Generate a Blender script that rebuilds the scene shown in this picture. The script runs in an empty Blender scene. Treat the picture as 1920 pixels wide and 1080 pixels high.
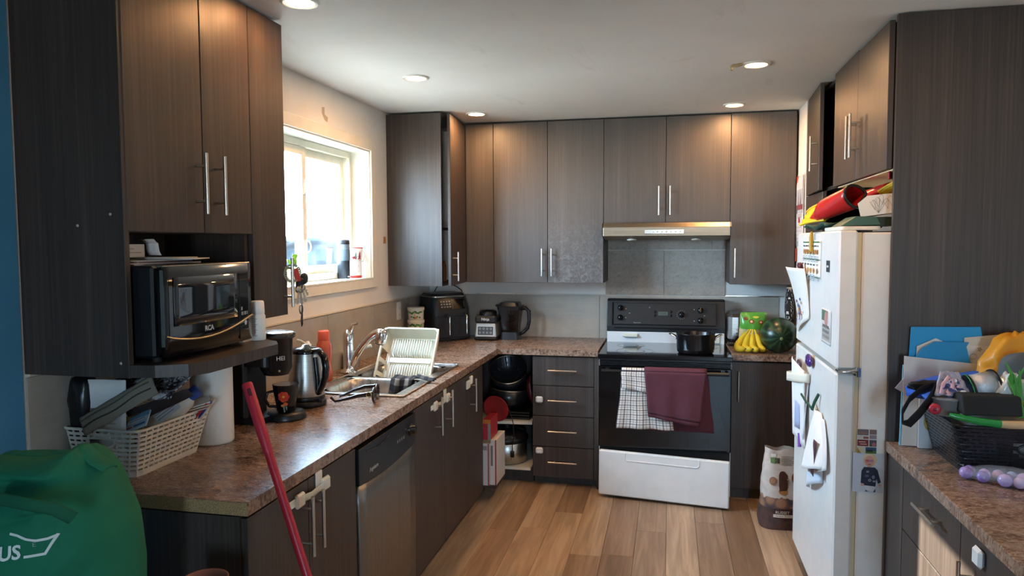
import bpy, math, random
from mathutils import Vector, Matrix, noise
random.seed(7)
S = bpy.context.scene
COL = S.collection
# ------------------------------------------------------------------ camera
F_PX, YAW, PITCH, ROLL, EYE = 1349.0, math.atan(295/1349), math.atan(83/1349), -0.0045, 1.51
cam_d = bpy.data.cameras.new('camera'); cam = bpy.data.objects.new('camera', cam_d); COL.objects.link(cam)
cam_d.sensor_width = 36.0; cam_d.lens = F_PX/1920*36.0; cam_d.clip_start = 0.05
_cy, _sy, _cp, _sp = math.cos(YAW), math.sin(YAW), math.cos(PITCH), math.sin(PITCH)
_fw = Vector((-_sy*_cp, _cy*_cp, -_sp)); _rt = Vector((_cy, _sy, 0)); _up = _rt.cross(_fw)
_r2 = _rt*math.cos(ROLL) + _up*math.sin(ROLL); _u2 = _up*math.cos(ROLL) - _rt*math.sin(ROLL)
cam.matrix_world = Matrix(((_r2.x, _u2.x, -_fw.x, 0), (_r2.y, _u2.y, -_fw.y, 0), (_r2.z, _u2.z, -_fw.z, EYE), (0, 0, 0, 1)))
S.camera = cam
# ------------------------------------------------------------------ sky, exposure
S.view_settings.view_transform = 'Standard'; S.view_settings.look = 'None'
S.view_settings.exposure = 0.33; S.view_settings.gamma = 1.0; S.view_settings.use_curve_mapping = False
W = bpy.data.worlds.new('sky'); S.world = W; W.use_nodes = True
bg = W.node_tree.nodes['Background']; bg.inputs[0].default_value = (0.70, 0.86, 1.0, 1); bg.inputs[1].default_value = SKY = 53.0
_t = W.node_tree; _tc = _t.nodes.new('ShaderNodeTexCoord'); _sp = _t.nodes.new('ShaderNodeSeparateXYZ'); _cr = _t.nodes.new('ShaderNodeValToRGB')
_t.links.new(_tc.outputs['Generated'], _sp.inputs[0]); _mr = _t.nodes.new('ShaderNodeMapRange'); _mr.inputs[1].default_value = -1; _t.links.new(_sp.outputs[2], _mr.inputs[0]); _t.links.new(_mr.outputs[0], _cr.inputs[0])
_e = _cr.color_ramp.elements; _e.new(.38); _e.new(.475)
for _el, (_p, _c) in zip(_e, ((0., (.06, .062, .06)), (.38, (.20, .205, .198)), (.455, (.90, .93, .93)), (.53, (.52, .75, 1.)))): _el.position = _p; _el.color = _c+(1,)
_t.links.new(_cr.outputs[0], bg.inputs[0])   # bright overcast sky over pale open ground, glow shaped to light the ceiling
S.cycles.max_bounces = 8; S.cycles.diffuse_bounces = 5; S.cycles.glossy_bounces = 4; S.cycles.transparent_max_bounces = 12
S.cycles.transmission_bounces = 8; S.cycles.caustics_reflective = False; S.cycles.caustics_refractive = False
S.cycles.sample_clamp_indirect = 30.0

def area(name, loc, rot, sx, sy, power, col=(1, 1, 1), shape='RECTANGLE', portal=False, spread=None):
    d = bpy.data.lights.new(name, 'AREA'); d.shape = shape; d.size = sx
    if shape in ('RECTANGLE', 'ELLIPSE'): d.size_y = sy
    d.energy = power; d.color = col
    if spread: d.spread = spread
    o = bpy.data.objects.new(name, d); COL.objects.link(o); o.location = loc; o.rotation_euler = rot
    if portal: d.cycles.is_portal = True
    return o
LAMP_W = 4.2
sun_d = bpy.data.lights.new('sun', 'SUN'); sun_d.energy = 30.0; sun_d.angle = .009; sun_d.color = (1.0, .88, .72)
sun = bpy.data.objects.new('sun', sun_d); COL.objects.link(sun); sun.rotation_euler = Vector((2.5, -1.31, -1.25)).to_track_quat('-Z', 'Y').to_euler()
LAMP_COL = (1.0, 0.62, 0.30)
area('kitchen_window_daylight', (-1.87, 3.33, 1.68), (0, math.radians(-90), 0), 0.74, 1.15, 1, portal=True)
area('rear_fill_daylight', (0.75, -2.95, 1.35), (math.radians(90), 0, 0), .6, 1.3, 1, portal=True)  # portal of the unseen rear window, added for fill light

# ------------------------------------------------------------------ materials
def lin(h):
    h = h.lstrip('#'); v = [int(h[i:i+2], 16)/255 for i in (0, 2, 4)]
    return tuple(x/12.92 if x <= .04045 else ((x+.055)/1.055)**2.4 for x in v)+(1,)
MATS = {}
def M(col, rough=.5, metal=0., bump=0., bs=200., emit=0., trans=0., ior=1.45, coat=0., alpha=1.):
    """plain principled surface with slight procedural colour variation"""
    k = (col, rough, metal, bump, bs, emit, trans, coat, alpha)
    if k in MATS: return MATS[k]
    m = bpy.data.materials.new('paint_'+col.lstrip('#')); m.use_nodes = True
    nt = m.node_tree; p = nt.nodes['Principled BSDF']; c = lin(col)
    p.inputs['Roughness'].default_value = rough; p.inputs['Metallic'].default_value = metal
    p.inputs['Transmission Weight'].default_value = trans; p.inputs['IOR'].default_value = ior
    p.inputs['Coat Weight'].default_value = coat; p.inputs['Alpha'].default_value = alpha
    p.inputs['Base Color'].default_value = c
    if emit: p.inputs['Emission Color'].default_value = c; p.inputs['Emission Strength'].default_value = emit
    if not trans and not emit:
        tc = nt.nodes.new('ShaderNodeTexCoord'); n = nt.nodes.new('ShaderNodeTexNoise'); n.inputs['Scale'].default_value = 14; n.inputs['Detail'].default_value = 4
        nt.links.new(tc.outputs['Object'], n.inputs['Vector'])
        mx = nt.nodes.new('ShaderNodeMix'); mx.data_type = 'RGBA'; mx.inputs[6].default_value = tuple(x*.9 for x in c[:3])+(1,); mx.inputs[7].default_value = tuple(min(1, x*1.06) for x in c[:3])+(1,)
        nt.links.new(n.outputs[0], mx.inputs[0]); nt.links.new(mx.outputs[2], p.inputs['Base Color'])
        if bump:
            n2 = nt.nodes.new('ShaderNodeTexNoise'); n2.inputs['Scale'].default_value = bs; n2.inputs['Detail'].default_value = 3
            nt.links.new(tc.outputs['Object'], n2.inputs['Vector'])
            b = nt.nodes.new('ShaderNodeBump'); b.inputs['Strength'].default_value = bump; b.inputs['Distance'].default_value = .002
            nt.links.new(n2.outputs[0], b.inputs['Height']); nt.links.new(b.outputs[0], p.inputs['Normal'])
    MATS[k] = m; return m

class NT:
    """tiny node-tree writer"""
    def __init__(s, name):
        s.m = bpy.data.materials.new(name); s.m.use_nodes = True; s.t = s.m.node_tree; s.p = s.t.nodes['Principled BSDF']
    def n(s, typ, **kw):
        o = s.t.nodes.new('ShaderNode'+typ)
        for k, v in kw.items():
            if k.startswith('i_'): o.inputs[k[2:].replace('_', ' ')].default_value = v
            else: setattr(o, k, v)
        return o
    def l(s, a, b): s.t.links.new(a, b)
    def coords(s, scale=(1, 1, 1), out='Object'):
        tc = s.n('TexCoord'); mp = s.n('Mapping'); mp.inputs['Scale'].default_value = scale
        s.l(tc.outputs[out], mp.inputs['Vector']); return mp.outputs[0]
    def noise(s, vec, scale, detail=4, rough=.5, dist=0.):
        o = s.n('TexNoise'); o.inputs['Scale'].default_value = scale; o.inputs['Detail'].default_value = detail
        o.inputs['Roughness'].default_value = rough; o.inputs['Distortion'].default_value = dist; s.l(vec, o.inputs['Vector']); return o.outputs[0]
    def ramp(s, fac, stops):
        r = s.n('ValToRGB'); e = r.color_ramp.elements
        while len(e) < len(stops): e.new(.5)
        for el, (pos, c) in zip(e, stops): el.position = pos; el.color = lin(c) if isinstance(c, str) else (c, c, c, 1)
        s.l(fac, r.inputs[0]); return r.outputs[0]
    def mix(s, fac, a, b, blend='MIX'):
        x = s.n('Mix', data_type='RGBA', blend_type=blend)
        for k, v in ((0, fac), (6, a), (7, b)):
            if isinstance(v, (int, float)): x.inputs[k].default_value = v if k == 0 else (v, v, v, 1)
            elif isinstance(v, str): x.inputs[k].default_value = lin(v)
            else: s.l(v, x.inputs[k])
        return x.outputs[2]
    def bump(s, h, strength=.2, dist=.002):
        b = s.n('Bump'); b.inputs['Strength'].default_value = strength; b.inputs['Distance'].default_value = dist
        s.l(h, b.inputs['Height']); s.l(b.outputs[0], s.p.inputs['Normal'])
    def math(s, op, a, b):
        x = s.n('Math', operation=op)
        for k, v in ((0, a), (1, b)):
            if isinstance(v, (int, float)): x.inputs[k].default_value = v
            else: s.l(v, x.inputs[k])
        return x.outputs[0]

def wood_mat(name='dark_wood_laminate', grease=False, film_sheen=0.):
    t = NT(name)
    v = t.coords((135, 135, 1.6)); a = t.noise(v, 1.0, 5, .65)
    v2 = t.coords((16, 16, .35)); b = t.noise(v2, 1.0, 3, .5)
    v3 = t.coords((260, 260, 6)); c3 = t.noise(v3, 1.0, 2, .5)
    col = t.ramp(t.math('ADD', t.math('MULTIPLY', a, .6), t.math('MULTIPLY', b, .4)), [(.30, '#2a211c'), (.52, '#443831'), (.72, '#5e5048')])
    col = t.mix(t.math('MULTIPLY', c3, .3), col, '#231c1a')
    t.l(col, t.p.inputs['Base Color'])
    if film_sheen: col = t.mix(t.math('ADD', film_sheen*.6, t.math('MULTIPLY', t.noise(t.coords((3, 3, 2)), 1., 5, .6), film_sheen*.8)), col, '#8f8a84')  # grey in the colour: grease film plus painted window sheen
    t.l(col, t.p.inputs['Base Color']); rg = t.math('ADD', .38, t.math('MULTIPLY', b, .16))
    if grease:
        vg = t.coords((1, 1, 1)); g = t.noise(vg, 34, 8, .75, 1.5)
        sp = t.n('SeparateXYZ'); t.l(t.coords((1, 1, 1)), sp.inputs[0])
        fade = t.ramp(t.math('ADD', t.math('MULTIPLY', sp.outputs[2], -1.7), 1.0), [(.2, 0.0), (.85, 1.0)])
        gm = t.math('MULTIPLY', t.ramp(g, [(.46, 0.), (.62, 1.)]), fade)
        col2 = t.mix(t.math('MULTIPLY', gm, .45), col, '#8d8a86'); t.l(col2, t.p.inputs['Base Color'])
        rg = t.math('ADD', rg, t.math('MULTIPLY', gm, .2))
    t.l(rg, t.p.inputs['Roughness']); t.p.inputs['Specular IOR Level'].default_value = .7 if film_sheen else .5
    t.bump(a, .06, .0008); return t.m
WOOD = wood_mat(); WOODG = wood_mat('dark_wood_laminate_greasy', True, .15); WOODH = wood_mat('dark_wood_laminate_film_sheen', False, .11)
def counter_mat():
    t = NT('brown_stone_laminate')
    v = t.coords((1.0, 2.2, 1.0)); a = t.noise(v, 44, 9, .7, 1.4); b = t.noise(v, 9, 4, .55, .8); c = t.noise(v, 130, 3, .6)
    s = t.math('ADD', t.math('MULTIPLY', a, .62), t.math('ADD', t.math('MULTIPLY', b, .25), t.math('MULTIPLY', c, .13)))
    col = t.ramp(s, [(.34, '#3b2a24'), (.43, '#5f4438'), (.50, '#8a6c58'), (.57, '#a38976'), (.66, '#6f5546')])
    t.l(col, t.p.inputs['Base Color']); t.p.inputs['Roughness'].default_value = .2
    t.l(t.math('ADD', .18, t.math('MULTIPLY', a, .18)), t.p.inputs['Roughness']); t.p.inputs['Specular IOR Level'].default_value = .32; t.bump(c, .05, .0006); return t.m
STONE = counter_mat()
def plank_mat():
    t = NT('floor_plank_oak')
    oi = t.n('ObjectInfo'); v = t.coords((26, 1.6, 26))
    ad = t.n('VectorMath', operation='ADD'); cmb = t.n('CombineXYZ'); r10 = t.math('MULTIPLY', oi.outputs['Random'], 37.)
    t.l(r10, cmb.inputs[0]); t.l(r10, cmb.inputs[1]); t.l(v, ad.inputs[0]); t.l(cmb.outputs[0], ad.inputs[1])
    a = t.noise(ad.outputs[0], 1.0, 7, .62, .9); f = t.noise(ad.outputs[0], 6.0, 4, .6); k = t.noise(ad.outputs[0], .35, 3, .5)
    col = t.ramp(t.math('ADD', t.math('MULTIPLY', a, .65), t.math('MULTIPLY', k, .35)), [(.28, '#857363'), (.45, '#a89079'), (.58, '#c2aa92'), (.75, '#d6c2ae')])
    col = t.mix(t.math('MULTIPLY', f, .18), col, '#75604f')
    hue = t.ramp(oi.outputs['Random'], [(0., '#b9a898'), (.35, '#dccfc4'), (.7, '#f6efe6'), (1., '#fffaf0')])
    col = t.mix(1.0, col, hue, 'MULTIPLY'); t.l(col, t.p.inputs['Base Color']); t.p.inputs['Roughness'].default_value = .45
    t.bump(f, .08, .001); return t.m
PLANK = plank_mat()
def tile_mat():
    t = NT('taupe_ceramic_tile'); v = t.coords((1, 1, 1)); a = t.noise(v, 9, 6, .6); b = t.noise(v, 300, 2, .5); w = t.noise(t.coords((2, 2, 90)), 1, 3, .5)
    col = t.ramp(t.math('ADD', t.math('MULTIPLY', a, .7), t.math('MULTIPLY', w, .3)), [(.3, '#a2978a'), (.7, '#b6aa9b')])
    t.l(col, t.p.inputs['Base Color']); t.p.inputs['Roughness'].default_value = .38; t.bump(b, .05, .0006); return t.m
TILE = tile_mat()
def tile_grease():
    t = NT('taupe_tile_greasy'); v = t.coords((1, 1, 1)); a = t.noise(v, 9, 6, .6); g = t.noise(v, 45, 8, .75, 1.)
    col = t.ramp(a, [(.3, '#988e82'), (.7, '#aca093')]); col = t.mix(t.math('MULTIPLY', t.ramp(g, [(.48, 0.), (.66, 1.)]), .5), col, '#5c564f')
    t.l(col, t.p.inputs['Base Color']); t.p.inputs['Roughness'].default_value = .4; t.bump(g, .1, .001); return t.m
TILEG = tile_grease()
def steel_mat(name, vert=True, base='#b9b4ac', rough=.34, sc=300, top='#d2cdc6'):
    t = NT(name); v = t.coords((sc, sc, 3) if vert else (3, 3, sc)); a = t.noise(v, 1., 3, .6)
    t.l(t.ramp(a, [(.3, base), (.7, top)]), t.p.inputs['Base Color']); t.p.inputs['Metallic'].default_value = 1.
    t.l(t.math('ADD', rough-.08, t.math('MULTIPLY', a, .16)), t.p.inputs['Roughness']); t.bump(a, .03, .0004); return t.m
STEEL = steel_mat('brushed_steel'); STEELH = steel_mat('brushed_steel_crosswise', False)
SINKSTEEL = steel_mat('satin_sink_steel', True, '#a5a19b', .3, 60)
NICKEL = M('#cfc6ba', .28, 1.); CHROME = M('#e2e2e4', .07, 1.)
def plaster(name, c0, c1, sc=3, bump=.12, stains=None):
    t = NT(name); v = t.coords((1, 1, 1)); a = t.noise(v, sc, 5, .6); b = t.noise(v, 70, 4, .6)
    col = t.ramp(a, [(.3, c0), (.7, c1)])
    if stains:
        s = t.noise(t.coords((2.2, .7, 1)), 2.1, 7, .72, 1.2); col = t.mix(t.math('MULTIPLY', t.ramp(s, [(.60, 0.), (.68, 1.)]), .35), col, stains)
    t.l(col, t.p.inputs['Base Color']); t.p.inputs['Roughness'].default_value = .75; t.bump(b, bump, .0015); return t.m
WHITEWALL = plaster('white_painted_wall', '#ddd7d0', '#e8e3dc'); CEIL = plaster('white_ceiling_paint', '#eae8e2', '#f1efea', 2, .15, '#d6d0c6')
BLUEWALL = plaster('blue_painted_wall', '#44809f', '#4c8bab')
def particle():
    t = NT('raw_particle_board'); v = t.coords((1, 1, 1)); a = t.noise(v, 260, 4, .7)
    t.l(t.ramp(a, [(.3, '#6b5238'), (.5, '#9c7c52'), (.7, '#bb9a6e')]), t.p.inputs['Base Color']); t.p.inputs['Roughness'].default_value = .8; t.bump(a, .3, .001); return t.m
CHIP = particle()
BLACK = M('#141416', .35); BLACKG = M('#0c0d10', .12, coat=.3); DARK = M('#1c1a1a', .6); WHITEP = M('#e9e7e2', .4); WHITEM = M('#efeeea', .3, coat=.2)
CREAM = M('#e9e1cb', .45); RUBBER = M('#19191a', .7); PAPER = M('#eceae6', .8); MELA = M('#e6dccb', .5)
def glass_mat(name, tint='#ffffff', rough=0., ior=1.45):
    m = bpy.data.materials.new(name); m.use_nodes = True; p = m.node_tree.nodes['Principled BSDF']
    p.inputs['Base Color'].default_value = lin(tint); p.inputs['Transmission Weight'].default_value = 1; p.inputs['Roughness'].default_value = rough; p.inputs['IOR'].default_value = ior; return m
def thin_glass(name, tint='#ffffff', tr=.9, rough=.02, ior=1.45):
    """single-sheet glazing: transparent with a glossy surface"""
    m = bpy.data.materials.new(name); m.use_nodes = True; t = m.node_tree; t.nodes.remove(t.nodes['Principled BSDF'])
    o = t.nodes['Material Output']; a = t.nodes.new('ShaderNodeBsdfTransparent'); a.inputs[0].default_value = lin(tint)
    g = t.nodes.new('ShaderNodeBsdfGlossy'); g.inputs['Roughness'].default_value = rough; f = t.nodes.new('ShaderNodeFresnel'); f.inputs[0].default_value = 1.45
    ge = t.nodes.new('ShaderNodeNewGeometry'); mr = t.nodes.new('ShaderNodeMapRange'); mr.inputs[3].default_value = ior; mr.inputs[4].default_value = 1/ior; t.links.new(ge.outputs['Backfacing'], mr.inputs[0]); t.links.new(mr.outputs[0], f.inputs[0])
    x = t.nodes.new('ShaderNodeMixShader'); t.links.new(f.outputs[0], x.inputs[0]); t.links.new(a.outputs[0], x.inputs[1]); t.links.new(g.outputs[0], x.inputs[2]); t.links.new(x.outputs[0], o.inputs[0]); return m
PANE = thin_glass('window_glass', '#f4f9fb'); CLEAR = thin_glass('clear_plastic', '#e6e8ea', .9, .08); SMOKE = thin_glass('smoked_plastic', '#b9b4b6', .8, .06)

# ------------------------------------------------------------------ mesh builder
class MB:
    def __init__(s): s.v = []; s.f = []; s.sm = []; s.mi = []; s.cur = 0
    def add(s, vs, fs, smooth=False):
        o = len(s.v); s.v += [tuple(p) for p in vs]
        for f in fs: s.f.append([i+o for i in f]); s.sm.append(smooth); s.mi.append(s.cur)
        return s
    def box(s, x0, y0, z0, x1, y1, z1, b=0.):
        lo = (min(x0, x1), min(y0, y1), min(z0, z1)); hi = (max(x0, x1), max(y0, y1), max(z0, z1))
        if not b:
            vs = [(hi[0] if i & 1 else lo[0], hi[1] if i & 2 else lo[1], hi[2] if i & 4 else lo[2]) for i in range(8)]
            return s.add(vs, [(0, 4, 6, 2), (1, 3, 7, 5), (0, 1, 5, 4), (2, 6, 7, 3), (0, 2, 3, 1), (4, 5, 7, 6)])
        b = min(b, *[(hi[k]-lo[k])*.49 for k in range(3)]); vs = []; ix = {}
        for i in range(8):
            sg = [1 if i >> k & 1 else 0 for k in range(3)]
            for a in range(3):
                p = [(hi[k] if sg[k] else lo[k]) if k == a else ((hi[k]-b) if sg[k] else (lo[k]+b)) for k in range(3)]
                ix[(i, a)] = len(vs); vs.append(p)
        fs = []
        for a in range(3):
            u, w = (a+1) % 3, (a+2) % 3
            for sgn in (0, 1):
                c = [(sgn << a) | (p << u) | (q << w) for p, q in ((0, 0), (1, 0), (1, 1), (0, 1))]
                f = [ix[(k, a)] for k in c]; fs.append(f if sgn else f[::-1])
        for a in range(3):
            u, w = (a+1) % 3, (a+2) % 3
            for p in (0, 1):
                for q in (0, 1):
                    i0 = (p << u) | (q << w); i1 = i0 | (1 << a)
                    f = [ix[(i0, u)], ix[(i1, u)], ix[(i1, w)], ix[(i0, w)]]; fs.append(f if (p ^ q) else f[::-1])
        for i in range(8):
            f = [ix[(i, 0)], ix[(i, 1)], ix[(i, 2)]]; par = bin(i).count('1') % 2
            fs.append(f if par else f[::-1])
        return s.add(vs, fs)
    def ring(s, c, ax, r, n, ref=None):
        ax = Vector(ax).normalized(); t = Vector(ref) if ref else (Vector((0, 0, 1)) if abs(ax.z) < .9 else Vector((1, 0, 0)))
        u = (t - ax*t.dot(ax)).normalized(); w = ax.cross(u); c = Vector(c)
        return [c + u*(r*math.cos(2*math.pi*k/n)) + w*(r*math.sin(2*math.pi*k/n)) for k in range(n)]
    def cyl(s, p0, p1, r0, r1=None, n=16, caps=True):
        r1 = r0 if r1 is None else r1; ax = Vector(p1)-Vector(p0)
        vs = s.ring(p0, ax, r0, n)+s.ring(p1, ax, r1, n)
        s.add(vs, [(k, (k+1) % n, n+(k+1) % n, n+k) for k in range(n)], True)
        if caps: s.add(vs, [tuple(range(n))[::-1], tuple(range(n, 2*n))])
        return s
    def lathe(s, prof, c=(0, 0, 0), n=24, ax=(0, 0, 1), caps=True):
        A = Vector(ax).normalized(); vs = []
        for r, z in prof: vs += s.ring(Vector(c)+A*z, A, max(r, 1e-5), n)
        m = len(prof)
        fs = [(i*n+k, i*n+(k+1) % n, (i+1)*n+(k+1) % n, (i+1)*n+k) for i in range(m-1) for k in range(n)]
        s.add(vs, fs, True)
        if caps and prof[0][0] > 1e-3: s.add(vs[:n], [tuple(range(n))[::-1]])
        if caps and prof[-1][0] > 1e-3: s.add(vs[-n:], [tuple(range(n))])
        return s
    def tube(s, pts, r, n=8, closed=False, flat=1.):
        pts = [Vector(p) for p in pts]; N = len(pts); vs = []; u = None
        for i, p in enumerate(pts):
            a = pts[(i-1) % N] if (closed or i) else p; b = pts[(i+1) % N] if (closed or i < N-1) else p
            t = (b-a).normalized()
            if u is None: u = (Vector((0, 0, 1)) if abs(t.z) < .9 else Vector((1, 0, 0)))
            u = (u - t*u.dot(t)).normalized(); w = t.cross(u); rr = r[i] if isinstance(r, (list, tuple)) else r
            vs += [p + u*(rr*math.cos(2*math.pi*k/n)) + w*(rr*flat*math.sin(2*math.pi*k/n)) for k in range(n)]
        L = N if closed else N-1
        s.add(vs, [(i*n+k, i*n+(k+1) % n, ((i+1) % N)*n+(k+1) % n, ((i+1) % N)*n+k) for i in range(L) for k in range(n)], True)
        if not closed: s.add(vs, [tuple(range(n))[::-1], tuple(range((N-1)*n, N*n))])
        return s
    def grid(s, fn, nu, nv, wu=False, wv=False, smooth=True):
        vs = [fn(i/nu, j/nv) for j in range(nv if wv else nv+1) for i in range(nu if wu else nu+1)]
        cu = nu if wu else nu+1; cv = nv if wv else nv+1
        fs = [(j*cu+i, j*cu+(i+1) % cu, ((j+1) % cv)*cu+(i+1) % cu, ((j+1) % cv)*cu+i) for j in range(nv) for i in range(nu)]
        return s.add(vs, fs, smooth)
    def prism(s, poly, z0, z1, ax='z', smooth=False):
        def P(a, b, c): return {'z': (a, b, c), 'y': (a, c, b), 'x': (c, a, b)}[ax]
        n = len(poly); vs = [P(a, b, z0) for a, b in poly]+[P(a, b, z1) for a, b in poly]
        area2 = sum(poly[i][0]*poly[(i+1) % n][1]-poly[(i+1) % n][0]*poly[i][1] for i in range(n))
        flip = (area2 < 0) ^ (ax == 'y') ^ (z1 < z0)
        fs = [tuple(range(n))[::-1], tuple(range(n, 2*n))]+[(k, (k+1) % n, n+(k+1) % n, n+k) for k in range(n)]
        if flip: fs = [f[::-1] for f in fs]
        return s.add(vs, fs, smooth)
    def ell(s, c, r, nu=16, nv=10, M_=None):
        def fn(u, v):
            t = math.pi*v; p = Vector((r[0]*math.sin(t)*math.cos(2*math.pi*u), r[1]*math.sin(t)*math.sin(2*math.pi*u), -r[2]*math.cos(t)))
            if M_: p = M_ @ p
            return p+Vector(c)
        return s.grid(fn, nu, nv, wu=True)
    def xf(s, mat, start=0):
        for i in range(start, len(s.v)): s.v[i] = tuple(mat @ Vector(s.v[i]))
        return s

WM = {}   # world matrix of every Empty / mesh origin
def link(o, parent, mw):
    COL.objects.link(o); WM[o.name] = mw
    if parent is not None: o.parent = parent; o.matrix_basis = WM[parent.name].inverted() @ mw
    else: o.matrix_basis = mw
def thing(name, label, cat, loc=(0, 0, 0), rz=0., group=None, kind=None):
    o = bpy.data.objects.new(name, None); o.empty_display_size = .05
    link(o, None, Matrix.Translation(loc) @ Matrix.Rotation(rz, 4, 'Z'))
    if label: o['label'] = label
    if cat: o['category'] = cat
    if group: o['group'] = group
    if kind: o['kind'] = kind
    return o
def part(parent, name, mb, mats, local=False, label=None, solid=0., sub=0, mw=None, kind=None, bevel=0.):
    """mesh child. mb is in world coordinates, or in the parent's frame when local"""
    mw = mw or (WM[parent.name] if parent is not None else Matrix())
    inv = Matrix() if local else mw.inverted()
    me = bpy.data.meshes.new(name); me.from_pydata([tuple(inv @ Vector(p)) for p in mb.v], [], mb.f)
    for i, p in enumerate(me.polygons): p.use_smooth = mb.sm[i]; p.material_index = mb.mi[i]
    for m in (mats if isinstance(mats, (list, tuple)) else [mats]): me.materials.append(m)
    me.validate(); me.update()
    o = bpy.data.objects.new(name, me); link(o, parent, mw)
    if solid: q = o.modifiers.new('thickness', 'SOLIDIFY'); q.thickness = solid; q.offset = 0
    if sub: q = o.modifiers.new('smooth', 'SUBSURF'); q.levels = q.render_levels = sub
    if bevel: q = o.modifiers.new('edge', 'BEVEL'); q.width = bevel; q.segments = 2; q.limit_method = 'ANGLE'
    if label: o['label'] = label
    if kind: o['kind'] = kind
    return o
def solo(name, label, cat, mb, mats, loc=None, group=None, local=False, rz=0., **kw):
    """a thing that is one mesh"""
    if loc is None:
        xs = [v[0] for v in mb.v]; ys = [v[1] for v in mb.v]; loc = ((min(xs)+max(xs))/2, (min(ys)+max(ys))/2, min(v[2] for v in mb.v))
    o = part(None, name, mb, mats, local=local, mw=Matrix.Translation(loc) @ Matrix.Rotation(rz, 4, 'Z'), **kw)
    o['label'] = label; o['category'] = cat
    if group: o['group'] = group
    return o
def struct(name, mb, mats, **kw):
    o = part(None, name, mb, mats, **kw); o['kind'] = 'structure'; return o
def frame(O, U, V):
    U = Vector(U).normalized(); V = Vector(V).normalized(); Nn = U.cross(V).normalized(); V = Nn.cross(U)
    return Matrix(((U.x, V.x, Nn.x, O[0]), (U.y, V.y, Nn.y, O[1]), (U.z, V.z, Nn.z, O[2]), (0, 0, 0, 1)))
def shape(mb, kind, a, z):
    """flat printed mark in a local xy frame, z = layer height"""
    if kind == 'r': x0, y0, x1, y1 = a; mb.add([(x0, y0, z), (x1, y0, z), (x1, y1, z), (x0, y1, z)], [(0, 1, 2, 3)])
    elif kind == 'e':
        cx, cy, rx, ry = a; n = 20; mb.add([(cx+rx*math.cos(2*math.pi*k/n), cy+ry*math.sin(2*math.pi*k/n), z) for k in range(n)], [tuple(range(n))])
    elif kind == 'p':
        ar = sum(a[i][0]*a[(i+1) % len(a)][1]-a[(i+1) % len(a)][0]*a[i][1] for i in range(len(a)))
        q = a if ar > 0 else a[::-1]; mb.add([(x, y, z) for x, y in q], [tuple(range(len(q)))])
    elif kind == 'l':
        (x0, y0), (x1, y1), w = a; d = Vector((x1-x0, y1-y0)); nn = Vector((-d.y, d.x)).normalized()*w/2
        mb.add([(x0-nn.x, y0-nn.y, z), (x1-nn.x, y1-nn.y, z), (x1+nn.x, y1+nn.y, z), (x0+nn.x, y0+nn.y, z)], [(0, 1, 2, 3)])
def marks(parent, name, Fm, shapes, rough=.5, lift=.0006, step=.00012, bend=None, label=None):
    """flat print: shapes = [(hex colour, kind, args)...] in frame Fm"""
    mb = MB(); mats = []; keys = {}
    if bend:
        sh2 = []
        for c, k, a in shapes:
            if k == 'r':
                nx, ny = max(1, int((a[2]-a[0])/.008)), max(1, int((a[3]-a[1])/.012))
                sh2 += [(c, 'r', (lerp(a[0], a[2], i/nx), lerp(a[1], a[3], j/ny), lerp(a[0], a[2], (i+1)/nx), lerp(a[1], a[3], (j+1)/ny))) for i in range(nx) for j in range(ny)]
            else: sh2.append((c, k, a))
        order = {}; shapes = sh2; step = .00002
    for i, (c, k, a) in enumerate(shapes):
        if c not in keys: keys[c] = len(mats); mats.append(c if not isinstance(c, str) else M(c, rough))
        mb.cur = keys[c]; shape(mb, k, a, lift+step*i)
    if bend: mb.v = [bend(p) for p in mb.v]
    mb.xf(Fm); return part(parent, name, mb, mats, label=label)
def text(parent, name, s, Fm, size, mat, ext=.0004, shear=0., align='CENTER', bold=0., space=1.):
    cu = bpy.data.curves.new(name, 'FONT'); cu.body = s; cu.size = size; cu.extrude = ext; cu.align_x = align; cu.align_y = 'CENTER'; cu.shear = shear; cu.offset = bold; cu.space_character = space; cu.resolution_u = 3
    tmp = bpy.data.objects.new('tmp', cu); COL.objects.link(tmp)
    dg = bpy.context.evaluated_depsgraph_get(); me = bpy.data.meshes.new_from_object(tmp.evaluated_get(dg)); bpy.data.objects.remove(tmp); bpy.data.curves.remove(cu)
    me.materials.clear(); me.materials.append(mat); me.name = name
    o = bpy.data.objects.new(name, me); link(o, parent, Fm @ Matrix.Translation((0, 0, ext+.0008))); return o
def handle(parent, c, axis, out, L=.178, so=.034, r=.0055):
    """T-bar pull: bar and two posts"""
    c = Vector(c); a = Vector({'x': (1, 0, 0), 'y': (0, 1, 0), 'z': (0, 0, 1)}[axis]); o = Vector(out); mb = MB(); b = c+o*so
    mb.cyl(b-a*L/2, b+a*L/2, r, n=12)
    for k in (-1, 1): mb.cyl(c+a*k*L*.29, b+a*k*L*.29, r*.75, n=8)
    return part(parent, 'handle', mb, NICKEL)
def lerp(a, b, t): return a+(b-a)*t
def mix3(p, q, t): return tuple(lerp(a, b, t) for a, b in zip(p, q))

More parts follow.
